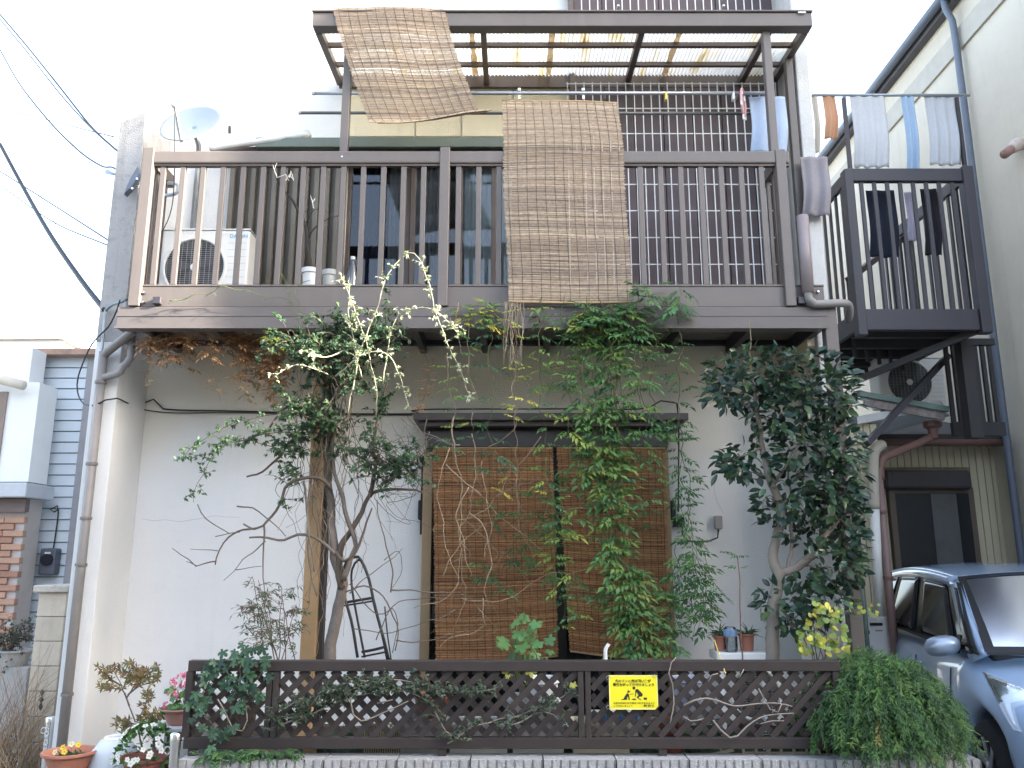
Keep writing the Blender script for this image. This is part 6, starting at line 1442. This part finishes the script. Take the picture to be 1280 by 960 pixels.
# bare little tree on the balcony
BT = thing('bare_potted_tree', W(388, 338, 5.92), 'small leafless tree with whitish twig tips in the balcony pot', 'tree'); m = MB()
for pts, a, b in (([(388, 342), (386, 320), (384, 300), (382, 282), (375, 268), (366, 252), (355, 238), (347, 226), (344, 215)], .019, .006), ([(384, 300), (392, 286), (402, 278), (414, 272), (424, 270)], .008, .003), ([(382, 280), (392, 262), (404, 262), (412, 268)], .004, .002), ([(412, 268), (416, 258), (410, 256)], .003, .0015), ([(424, 270), (426, 276)], .003, .002), ([(376, 270), (384, 262), (392, 260)], .003, .0015)): branch(m, pts, a, b, 5.80, (.045, .037, .03), .004, 2, 8)
m.build('trunk', STEM, BT, smooth=True); m = MB()
for pts in ([(344, 216), (341, 206)], [(344, 215), (346, 222), (352, 220), (357, 218), (361, 226)], [(346, 220), (343, 212), (346, 204)], [(357, 226), (362, 218), (366, 224)], [(392, 260), (390, 250), (388, 244)], [(391, 252), (394, 248)], [(362, 222), (364, 214), (367, 226)]): branch(m, pts, .0035, .002, 5.64, (.62, .58, .52), .002, 2, 5)  # bleached tips, with sunlight put into the pale colour
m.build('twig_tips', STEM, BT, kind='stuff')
# ================================================================== POTS AND CLUTTER
def flower(col, eye, r=.016, petals=5):
    q = MB(); q.col = col
    for k in range(petals):
        a = 2*math.pi*k/petals; d = Vector((math.cos(a), math.sin(a), .15)); q.leaf(Vector((0, 0, 0)), d, Vector((0, 0, 1)), r, r*1.05, .05, -.05)
    q.col = eye; q.lathe([(0, .004), (.003, .003), (.004, 0)], (0, 0, .002), 6); q.col = col
    return q
PETAL = mat('petal', (0, 0, 0), .6, .05, 40, attr=True, transl=.3)
def bowl(label, c, r, h, m_, soilz=.8):
    t = thing('flower_pot', c, label, 'flower pot')
    MB().lathe([(0, 0), (r*.55, 0), (r*.72, h*.35), (r*.93, h*.8), (r*.97, h*.86), (r*1.10, h*.90), (r*1.10, h), (r*1.0, h), (r*.9, h*.8), (r*.6, .03), (0, .03)], c, 36).build('body', m_, t, smooth=False, bevel=.003)
    MB().lathe([(0, h*soilz), (r*.9, h*(soilz-.03))], c, 20).build('soil', SOIL, t)
    return t
def stand_block(label, c, w, d, h): return MB().box(c.x-w/2, c.x+w/2, c.y-d/2, c.y+d/2, .03, .03+h).build('concrete_block', CONC, None, bevel=.008, label=label, cat='block')
# yellow pansies in a terracotta bowl
c = W(88, 938, 5.35); h = .17; c.z -= h
stand_block('concrete block under the terracotta bowl of yellow pansies', c, .39, .19, c.z-.03)
bowl('terracotta bowl with few yellow pansies by the rain pipe', c, .145, h, TERRA)
t = thing('pansy_plant', c+Vector((0, 0, h*.8)), 'yellow and cream pansies growing in the terracotta bowl', 'flowers'); m = MB(); ml = MB()
pp_ = [flower((.75, .55, .04), (.3, .15, .02), .02).build('flower', PETAL, t, origin=(0, 0, 0)), flower((.72, .68, .42), (.5, .35, .05), .02).build('flower', PETAL, t, origin=(0, 0, 0))]
for k in range(26): ml.col = jcol((.05, .12, .04), .3); p = c+Vector((U(-.06, .06), U(-.05, .05), h*.82)); ml.leaf(p, Vector((U(-1, 1), U(-1, 1), U(.4, 1.2))), Vector((0, 0, 1)), U(.03, .05), .018)
ml.build('leaves', LEAF, t, kind='stuff')
for i, (dx, dy, dz) in enumerate(((-.035, -.02, .055), (.02, -.03, .075), (.045, 0, .065), (-.075, -.03, .03), (-.01, -.05, .035))):
    p = c+Vector((dx, dy, h*.8+dz)); MB().tube([p-Vector((0, 0, dz)), p], .0015, 4).build('stalk', mat('green_stalk', (.06, .13, .04), .6), t)
    if i < 2: place(pp_[i], p, t); o = pp_[i]
    else: o = pp_[i % 2].copy(); COL.objects.link(o); place(o, p, t)
    o.rotation_euler = (R(62), 0, U(-.4, .4))
# white flowered pot
c = W(184, 944, 5.15); h = .18; c.z -= h
stand_block('concrete block under the pot of white flowers', c, .30, .19, max(.05, c.z-.03))
bowl('dark terracotta pot packed with white flowers beside steel post', c, .135, h, mat('dark_terracotta', (.25, .09, .07), .7, .1, 9))
t = thing('white_flower_plant', c+Vector((0, 0, h*.8)), 'bushy green plant dotted with white flowers', 'flowers'); ml = MB()
for k in range(330):
    a, e_ = U(0, 6.28), math.asin(U(0, 1)); d = Vector((math.cos(a)*math.cos(e_), math.sin(a)*math.cos(e_), math.sin(e_))); p = c+Vector((d.x*.165, d.y*.14, h*.78+d.z*.20))*1; p.x += 0
    ml.col = jcol(random.choice([(.07, .17, .04), (.09, .21, .05), (.05, .12, .035)]), .25); ml.leaf(p, d+Vector((U(-.6, .6), U(-.6, .6), U(-.6, .3))), d+Vector((0, 0, .6)), U(.03, .045), U(.022, .032), .06, .1)
ml.build('leaves', LEAF, t, kind='stuff')
wf = flower((.78, .78, .76), (.6, .6, .3), .017).build('flower', PETAL, t, origin=(0, 0, 0))
for k in range(34):
    a, e_ = U(-3.14, .0), math.asin(U(.1, 1)); d = Vector((math.cos(a)*math.cos(e_), math.sin(a)*math.cos(e_), math.sin(e_))); p = c+Vector((d.x*.195, d.y*.175, h*.78+d.z*.235))
    o = wf if k == 0 else wf.copy()
    if k: COL.objects.link(o)
    place(o, p, t); o.rotation_euler = d.to_track_quat('Z', 'Y').to_euler(); s = U(1.0, 1.5); o.scale = (s, s, s)
# pale tub behind it
c = W(142, 948, 5.45); c.z = .03
t = thing('plastic_tub', c, 'pale round plastic tub lying behind the white flowers', 'tub')
zt_ = Zp(935, 5.45)
MB().lathe([(0, 0), (.13, 0), (.15, zt_*.5), (.13, zt_*.9), (.085, zt_+.02), (.03, zt_+.035), (0, zt_+.036)], c, 32).build('body', mat('milky_plastic', (.60, .65, .70), .35, .05, 5, transl=.2), t, smooth=True)
MB().lathe([(.055, zt_+.032), (.06, zt_+.04), (.065, zt_+.028)], c, 24).build('rim', WHITEPL, t, smooth=True)
# azalea with reddish leaves
c = W(165, 930, 5.75); c.z = .03
pot('plain brown pot holding the reddish leaved azalea', c, .12, .09, .28, mat('brown_pot', (.12, .08, .06), .7), .01)
AZ = thing('azalea_plant', c+Vector((0, 0, .25)), 'young azalea with bronze and olive leaves by the white wall', 'plant'); m = MB(); ml = MB()
AP = [(.13, .12, .05), (.18, .13, .06), (.11, .14, .05), (.20, .10, .06), (.26, .22, .07)]
az = []
for pts in ([(178, 935), (173, 912), (166, 895), (158, 872), (150, 852), (140, 836)], [(158, 872), (168, 855), (178, 842)], [(162, 882), (152, 862), (134, 862), (128, 861)], [(170, 905), (178, 890), (186, 872)], [(160, 868), (176, 856), (196, 852), (201, 846)], [(155, 860), (160, 842), (162, 832)], [(172, 905), (188, 895), (200, 893)], [(168, 905), (158, 902), (155, 905)], [(150, 856), (140, 850), (128, 840)], [(170, 852), (185, 842), (192, 838)]):
    az.append(branch(m, pts, .006, .002, 5.6, (.13, .10, .09), .006, int(pts[0][0]), 6))
for pth in az[1:]:
    for k in range(11):
        p = pth[int(len(pth)*U(.45, .999))]+Vector((U(-.03, .03), U(-.03, .03), U(-.02, .03)))
        for j in range(5): a = j*1.256+U(0, 1); ml.col = jcol(random.choice(AP), .25); ml.leaf(p, Vector((math.cos(a), -.5+U(-.3, .3), math.sin(a)*.8+.35)), Vector((0, -.7, .7)), U(.03, .048), U(.011, .016), .1, .1)
for (x, y) in ((150, 905), (160, 912), (155, 918), (182, 906), (190, 902), (198, 896), (178, 900), (140, 836), (150, 838), (168, 838), (180, 842), (172, 848), (160, 850)):
    for k in range(4):
        p = W(x+U(-7, 7), y+U(-5, 5), 5.58)
        for j in range(5): a = j*1.256+U(0, 1); ml.col = jcol(random.choice(AP), .25); ml.leaf(p, Vector((math.cos(a), -.5, math.sin(a)*.8+.35)), Vector((0, -.7, .7)), U(.03, .045), U(.011, .016), .1, .1)
m.build('branches', STEM, AZ, smooth=True); ml.build('leaves', LEAF, AZ, kind='stuff')
# pink geranium on a grey stool
c = W(224, 905, 5.4); zst = c.z
t = thing('plant_stool', (c.x, c.y, .03), 'grey stool carrying the pink geranium pot', 'stool')
MB().box(c.x-.13, c.x+.13, c.y-.12, c.y+.12, zst-.03, zst-.001).build('top', mat('grey_slab', (.42, .44, .45), .6, .1), t, bevel=.006)
for sx_ in (-1, 1):
    for sy_ in (-1, 1): MB().bar((c.x+sx_*.10, c.y+sy_*.09, zst-.03), (c.x+sx_*.12, c.y+sy_*.1, .03), .025, .025).build('leg', mat('grey_leg', (.2, .2, .21), .6), t)
hp_ = Zp(884, 5.4)-zst
bowl('rounded dusty pink pot with geranium on the grey stool', c, .115, hp_, mat('dusty_terracotta', (.33, .17, .135), .75, .1, 9))
t = thing('geranium_plant', c+Vector((0, 0, hp_)), 'geranium with pink flower heads next to fence end', 'flowers'); m = MB(); its = []
for k in range(40): its.append((c+Vector((U(-.06, .08), U(-.09, .03), hp_*.8+U(.0, .13))), Vector((U(-1, 1), -.5, U(-.6, .4))), Vector((U(-.4, .4), -.8, .6)), U(.7, 1.1)))
gq = mk_protos([star_leaf(.028, 5, .15, cc) for cc in ((.06, .15, .04), (.08, .18, .05))], LEAFO, 'leaf', t); scatter(gq, t, its[2:])
for o, it in zip(gq, its[:2]): place(o, it[0], t); o.rotation_euler = frame_rot(it[1], it[2])
pf = flower((.62, .12, .26), (.7, .4, .4), .013).build('flower', PETAL, t, origin=(0, 0, 0)); k0 = 0
for (x, y) in ((217, 852), (226, 846), (233, 845), (230, 855), (214, 867), (220, 870), (208, 882), (222, 858)):
    hc = W(x, y, 5.35); MB().tube([Vector((c.x+U(-.03, .03), c.y, c.z+hp_*.8)), hc], .0016, 4).build('stalk', mat('green_stalk', (1, 1, 1)), t)
    for j in range(9):
        d = Vector((U(-1, 1), U(-1, .3), U(-.6, 1))).normalized(); o = pf if k0 == 0 else pf.copy()
        if k0: COL.objects.link(o)
        k0 += 1; place(o, hc+d*.02, t); o.rotation_euler = d.to_track_quat('Z', 'Y').to_euler()
# stainless posts
for (px, py, Y, lb) in ((220.5, 916, 4.85, 'polished steel bollard with ring beside the fence end'), (64, 896, 6.2, 'slim steel bollard with chain in front of block wall')):
    p = W(px, py, Y); r_ = .027 if px > 100 else .03
    t = thing('steel_bollard', (p.x, p.y, 0), lb, 'bollard')
    MB().lathe([(r_, 0), (r_, p.z-.035), (r_*.99, p.z-.03)], (p.x, p.y, .003), 20).build('tube', STEEL, t, smooth=True)
    MB().lathe([(r_*1.12, p.z-.045), (r_*1.14, p.z-.01), (r_*.9, p.z), (0, p.z+.003)], (p.x, p.y, .003), 20).build('cap', STEEL, t, smooth=True)
    MB().tube([(p.x-r_-.012+.016*math.cos(k*.524), p.y-.005, p.z-.09+.02*math.sin(k*.524)) for k in range(13)], .003, 6, cap=False).build('ring', STEEL, t, smooth=True)
    if px < 100:
        for k in range(7): MB().tube([(p.x+.014*math.cos(j*.785), p.y-r_-.006+.004*(k % 2)*math.sin(j*.785), p.z-.08-k*.028+.018*math.sin(j*.785)) for j in range(9)], .003, 5, cap=False).build('chain_link', STEEL, t, smooth=True)
# dry grass and shrub at far left
DG_ = thing('dry_grass', W(12, 930, 6.6), 'clump of dry straw coloured grass at the street corner', 'grass clump'); m = MB(); m.col = (.3, .22, .13)
b0 = W(8, 985, 6.6)
for k in range(260):
    p = Vector((b0.x+U(-.3, .16), 6.6+U(-.15, .2), .02)); d = Vector((U(-.5, .5), U(-.4, .3), 1)); L_ = U(.35, 1.0); pts = [p]
    for j in range(5): d += Vector((d.x*.15, 0, -.08)); pts.append(pts[-1]+d.normalized()*L_/5)
    m.col = jcol(random.choice([(.34, .24, .14), (.28, .20, .13), (.22, .14, .10), (.40, .30, .18)]), .2); m.tube(pts, taper(6, .0028, .001), 3)
m.build('blades', STEM, DG_, kind='stuff')
for k in range(1):
    c = W(12, 832, 7.6); hh = Zp(812, 7.6)-c.z
    stand_block('stacked concrete block under the shallow grey planter', Vector((c.x, c.y, 0)), .5, .3, c.z-.03)
    pot('shallow grey planter behind the dry grass', c, .17, .13, hh, mat('pale_grey_pot', (.45, .45, .44), .7), .015)
    t = thing('dusky_plant', c+Vector((0, 0, hh)), 'dusky green small leaved plant in the grey planter', 'plant'); m = MB(); ml = MB()
    pth = [c+Vector((0, 0, hh+.02*j)) for j in range(8)]
    twigs(m, ml, pth, 60, .24, .002, TWIG, 8, .03, [(.06, .09, .06), (.08, .11, .07), (.16, .08, .06)], tipbias=0)
    m.build('stems', STEM, t, kind='stuff'); ml.build('leaves', LEAF, t, kind='stuff')
# ---- behind the lattice
def sbox(label, px0, px1, py0, py1, Y, d=.28, m_=None, lid=True, z0=None):
    a, b = W(px0, py1, Y), W(px1, py0, Y); z0_ = z0 if z0 is not None else a.z; t = thing('foam_box', ((a.x+b.x)/2, Y+d/2, z0_), label, 'box'); m_ = m_ or mat('styrofoam', (.74, .73, .68), .8, .05, 20, .2, 200, dirt=.2, dirtcol=(.4, .36, .28))
    w = .018; x0, x1, z1 = a.x, b.x, b.z
    MB().box(x0, x1, Y, Y+w, z0_, z1).build('side', m_, t, bevel=.003); MB().box(x0, x1, Y+d-w, Y+d, z0_, z1).build('side', m_, t, bevel=.003)
    MB().box(x0, x0+w, Y+w+.0005, Y+d-w-.0005, z0_, z1).build('side', m_, t); MB().box(x1-w, x1, Y+w+.0005, Y+d-w-.0005, z0_, z1).build('side', m_, t)
    MB().box(x0+w, x1-w, Y+w, Y+d-w, z0_+.01, z0_+(z1-z0_)*.8).build('soil', SOIL, t)
    return t
sbox('low white foam box right of the wicker basket', 562, 634, 905, 945, 5.08, .25)
sbox('white foam box with upright sides in the middle of the bed', 641, 704, 880, 946, 5.10, .25)
sbox('yellowed foam box raised on a brown tray under the sign', 717, 786, 905, 943, 5.07, .25, mat('cream_foam', (.66, .61, .46), .8, .06, 20))
sbox('grey foam box left of the white ones', 500, 550, 900, 946, 5.12, .25, mat('grey_foam', (.42, .40, .37), .8, .1, 20))
def bpot(label, px, pyt, pyb, Y, r, colr, nm): c = W(px, pyb, Y); return pot(label, c, r, r*.75, Zp(pyt, Y)-c.z, mat('pot_'+nm, colr, .5, .06), .008)
bpot('white plastic pot showing through the lattice behind geranium', 678, 846, 905, 5.36, .10, (.68, .70, .72), 'white')
bpot('pale grey pot left of the white plastic pot', 650, 868, 915, 5.42, .09, (.5, .5, .5), 'greyp')
bpot('grey blue pot just right of the yellow sign', 862, 846, 892, 5.34, .10, (.36, .39, .46), 'greyblue')
bpot('brown clay pot tucked among the trailing shrub stems', 540, 868, 902, 5.3, .11, (.22, .09, .06), 'brown')
bpot('red brown pot under the fence right of the sign', 838, 900, 944, 5.14, .09, (.25, .07, .045), 'redb')
bpot('small dark pot behind the ivy', 300, 880, 930, 5.3, .09, (.10, .07, .06), 'darkp')
bpot('pale pot with yellow blooms behind the ivy', 258, 888, 930, 5.22, .08, (.55, .50, .45), 'palep')
# blue and white printed packs below the sign
for i, px in enumerate((748, 768, 788)):
    a = W(px-9, 926, 5.2); b = W(px+9, 889, 5.2); t = thing('feed_pack', ((a.x+b.x)/2, 5.23, a.z), ('printed blue and white pack under the yellow sign, %s' % ('beside the fence stile', 'middle one of three', 'closest to the creeper stems')[i]), 'pack')
    MB().box(a.x, b.x, 5.2, 5.26, a.z, b.z).build('pack', mat('pack_white', (.68, .66, .56), .5, .05), t, bevel=.008)
    hh = b.z-a.z; MB().box(a.x+.001, b.x-.001, 5.1975, 5.1995, b.z-hh*.32, b.z-hh*.10).build('blue_band', mat('pack_blue', (.06, .22, .45), .5), t); MB().box(a.x+.012, b.x-.012, 5.1975, 5.1995, a.z+hh*.28, a.z+hh*.40).build('teal_band', mat('pack_teal', (.05, .28, .28), .5), t)
aircon('grey air conditioner unit half hidden behind the right lattice', Xp(903, 880, 6.0), Xp(1003, 880, 6.0), 6.0, 6.28, .46, Zp(834, 6.0), fan=(.42, .5))
# shelf with clay pots and bottle
a, b = W(897, 826, 5.55), W(965, 816, 5.55)
t = thing('plant_shelf', ((a.x+b.x)/2, 5.65, .4), 'white plank shelf carrying two clay pots and bottle', 'shelf')
MB().box(a.x, b.x, 5.55, 5.78, a.z, b.z).build('board', WHITEP, t, bevel=.005)
for xx in (a.x+.03, b.x-.05): MB().box(xx, xx+.025, 5.62, 5.70, .36, a.z-.001).build('leg', WHITEP, t)
c = W(934, 815.5, 5.66); c.z = b.z+.001; pot('orange clay pot on the white plank shelf', c, .05, .04, Zp(792, 5.66)-c.z, TERRA, .006)
c = W(902, 815.5, 5.68); c.z = b.z+.001; pot('brown clay pot beside the clear bottle on the shelf', c, .05, .04, Zp(794, 5.68)-c.z, TERRA, .006)
t = thing('spiky_plant', W(918, 792, 5.66), 'pale spiky leaves growing in the shelf pots', 'plant'); ml = MB()
for px in (902, 934):
    for k in range(34): ml.col = jcol((.07, .13, .06), .3); ml.leaf(W(px+U(-5, 5), 795, 5.66), Vector((U(-1, 1), U(-.8, .5), U(.1, 1))), Vector((0, -.5, .8)), U(.06, .12), .012, .1, .5)
ml.build('leaves', LEAF, t, kind='stuff')
c = W(914, 815.5, 5.6); c.z = b.z+.001; hb = Zp(783, 5.6)-c.z
t = thing('plastic_bottle', c, 'upside down clear water bottle standing on the plank shelf', 'bottle')
MB().lathe([(0, 0), (.04, 0), (.043, .02), (.043, hb*.8), (.04, hb*.92), (.03, hb), (0, hb)], c, 20).build('body', glassmat('pet_clear', (.75, .80, .82), .10, .08), t, smooth=True)
MB().lathe([(.0436, hb*.62), (.0436, hb*.9)], c, 20).build('wrapper', mat('blue_wrap', (.16, .26, .40), .4, .3, 40), t, smooth=True)
m = MB(); t = thing('jasmine_stake', W(925, 826, 5.4), 'thin brown stem with a few jasmine leaves above the plank shelf', 'plant'); ml = MB()
path = branch(m, [(928, 830), (926, 790), (925, 740), (922, 695)], .005, .003, 5.45, (.18, .10, .08), .004, 1, 6); vine(m, ml, path[8:], .002, .001, GSTEM, .16, .06, 3, JG, .8)
path = smooth_path([W(880, 690, 5.5), W(888, 720, 5.5), W(905, 745, 5.5), W(918, 756, 5.5)], .03); vine(m, ml, path, .0018, .001, GSTEM, .12, .05, 3, JG, .7)
path = smooth_path([W(922, 695, 5.5), W(912, 690, 5.5), W(900, 691, 5.5)], .03); vine(m, ml, path, .0018, .001, GSTEM, .04, .05, 3, JG, .9)
m.build('stems', STEM, t, kind='stuff'); ml.build('leaves', LEAF, t, kind='stuff')
ys = MB().tube([W(893, 800, 5.3), W(900, 822, 5.05), W(907, 842, 4.94)], .004, 6).build('plant_stake', mat('yellow_cane', (.60, .46, .12), .6), None, label='short yellow cane leaning across the fence rail', cat='stake')
# black metal arch trellis leaning by the trunk
AT = thing('arch_trellis', W(460, 830, 5.8), 'black metal arch trellis leaning behind the twisted trunk', 'trellis')
def tr(pts, r=.009, nm='rod', wob=0): MB().tube(smooth_path([W(x, y, Y) for x, y, Y in pts], .03), r, 8).build(nm, BLACKM, AT, smooth=True)
tr([(447, 822, 5.75), (440, 780, 5.75), (431, 745, 5.75), (429, 715, 5.75), (437, 697, 5.75), (448, 696, 5.75), (460, 720, 5.75), (469, 760, 5.75), (480, 800, 5.75), (486, 825, 5.75)], .010)
tr([(456, 822, 5.95), (446, 770, 5.95), (440, 735, 5.95), (440, 712, 5.95), (448, 700, 5.95), (456, 708, 5.95), (466, 745, 5.95), (478, 795, 5.95), (484, 825, 5.95)], .008)
tr([(432, 753, 5.75), (450, 750, 5.75), (467, 747, 5.75)]); tr([(430, 757, 5.76), (450, 754, 5.76), (468, 751, 5.76)], .006); tr([(452, 815, 5.75), (468, 812, 5.75), (483, 808, 5.75)]); tr([(452, 821, 5.76), (482, 815, 5.76)], .006)
tr([(481, 758, 5.7), (484, 790, 5.7), (489, 826, 5.7)], .005, 'pale_rod')
# white corrugated hose end, wicker basket and lattice scrap under the fence
t = thing('hose_end', W(758, 822, 5.3), 'white ribbed hose end poking up behind the fence rail', 'hose')
pth = smooth_path([W(757, 835, 5.3), W(757, 822, 5.3), W(757, 812, 5.3), W(761, 805, 5.3)], .006); MB().tube(pth, [.0105+.0022*(k % 2) for k in range(len(pth))], 10).build('hose', WHITEPL, t, smooth=True)
t = thing('wicker_basket', W(480, 945, 5.1), 'pale cane basket standing under the left lattice', 'basket')
a, b = W(455, 948, 5.09), W(499, 905, 5.09)
for k in range(16): xx = a.x+(b.x-a.x)*k/15; MB().tube([(xx, 5.09, a.z-.02), (xx, 5.09, b.z)], .003, 5).build('cane', mat('cane', (.48, .36, .18), .7, .2, 20), t)
for k in range(3): MB().tube([(a.x, 5.085, b.z-k*.09), (b.x, 5.085, b.z-k*.09)], .005, 6).build('hoop', mat('cane', (1, 1, 1)), t)
t = thing('lattice_scrap', W(980, 940, 5.05), 'small cream lattice edging at the foot of the fence', 'edging')
a, b = W(930, 946, 5.04), W(1024, 934.5, 5.04)
for k in range(7): xx = a.x+(b.x-a.x)*k/6; MB().box(xx-.007, xx+.007, 5.04, 5.05, etop-.03, b.z).build('picket', mat('cream_wood', (.42, .37, .30), .8, .1), t)
MB().box(a.x, b.x, 5.051, 5.058, a.z+.012, a.z+.024).build('bar', mat('cream_wood', (1, 1, 1)), t)
t = thing('plank', W(903, 945, 5.05), 'loose slanting cream plank at the fence foot', 'plank'); MB().bar(W(884, 945, 5.06), W(917, 937, 5.06), .016, .012, (0, 1, 0)).build('board', mat('cream_wood', (1, 1, 1)), t); MB().bar(W(900, 934, 5.07), W(905, 946, 5.07), .012, .01, (0, 1, 0)).build('cross_piece', mat('cream_wood', (1, 1, 1)), t)
MB().box(*(lambda a, b: (a.x, b.x, 5.06, 5.12, etop-.02, b.z))(W(378, 948, 5.06), W(394, 920, 5.06))).build('post_stub', WOODP, None, label='orange brown wooden stub beside the dark fence foot', cat='post', bevel=.004)
# dark ferns added to deepen the shade in the bed behind the lattice
for i, (px, py, Y, n, lb) in enumerate(((600, 920, 5.5, 26, 'added dark fern behind the low white foam box'), (730, 900, 5.6, 30, 'added dark fern behind the fence stile by the sign'), (840, 905, 5.5, 30, 'added dark fern between grey blue pot and the fence'), (420, 910, 5.45, 26, 'added dark fern at the foot of the twisted trunk'), (480, 890, 5.6, 26, 'added dark fern at the foot of the arch trellis'), (885, 890, 5.5, 24, 'added dark fern in front of the hidden air conditioner'), (1010, 890, 5.4, 24, 'added dark fern at the foot of the camellia trunk'))):
    c = W(px, py, Y); t = thing('added_dark_fern', (c.x, c.y, .38), lb, 'fern'); m = MB(); ml = MB()
    for k in range(n):
        a = U(0, 6.28); d = Vector((math.cos(a), math.sin(a), U(.5, 1.6))); L_ = U(.2, .42); pts = [Vector((c.x, c.y, .38))]
        for j in range(6): d += Vector((d.x*.1, d.y*.1, -.22)); pts.append(pts[-1]+d.normalized()*L_/6)
        vine(m, ml, pts, .002, .001, GSTEM, .03, .065, 3, [(.03, .065, .03), (.025, .05, .028), (.04, .08, .035)], .95)
    m.build('stems', STEM, t, kind='stuff'); ml.build('fronds', LEAF, t, kind='stuff')
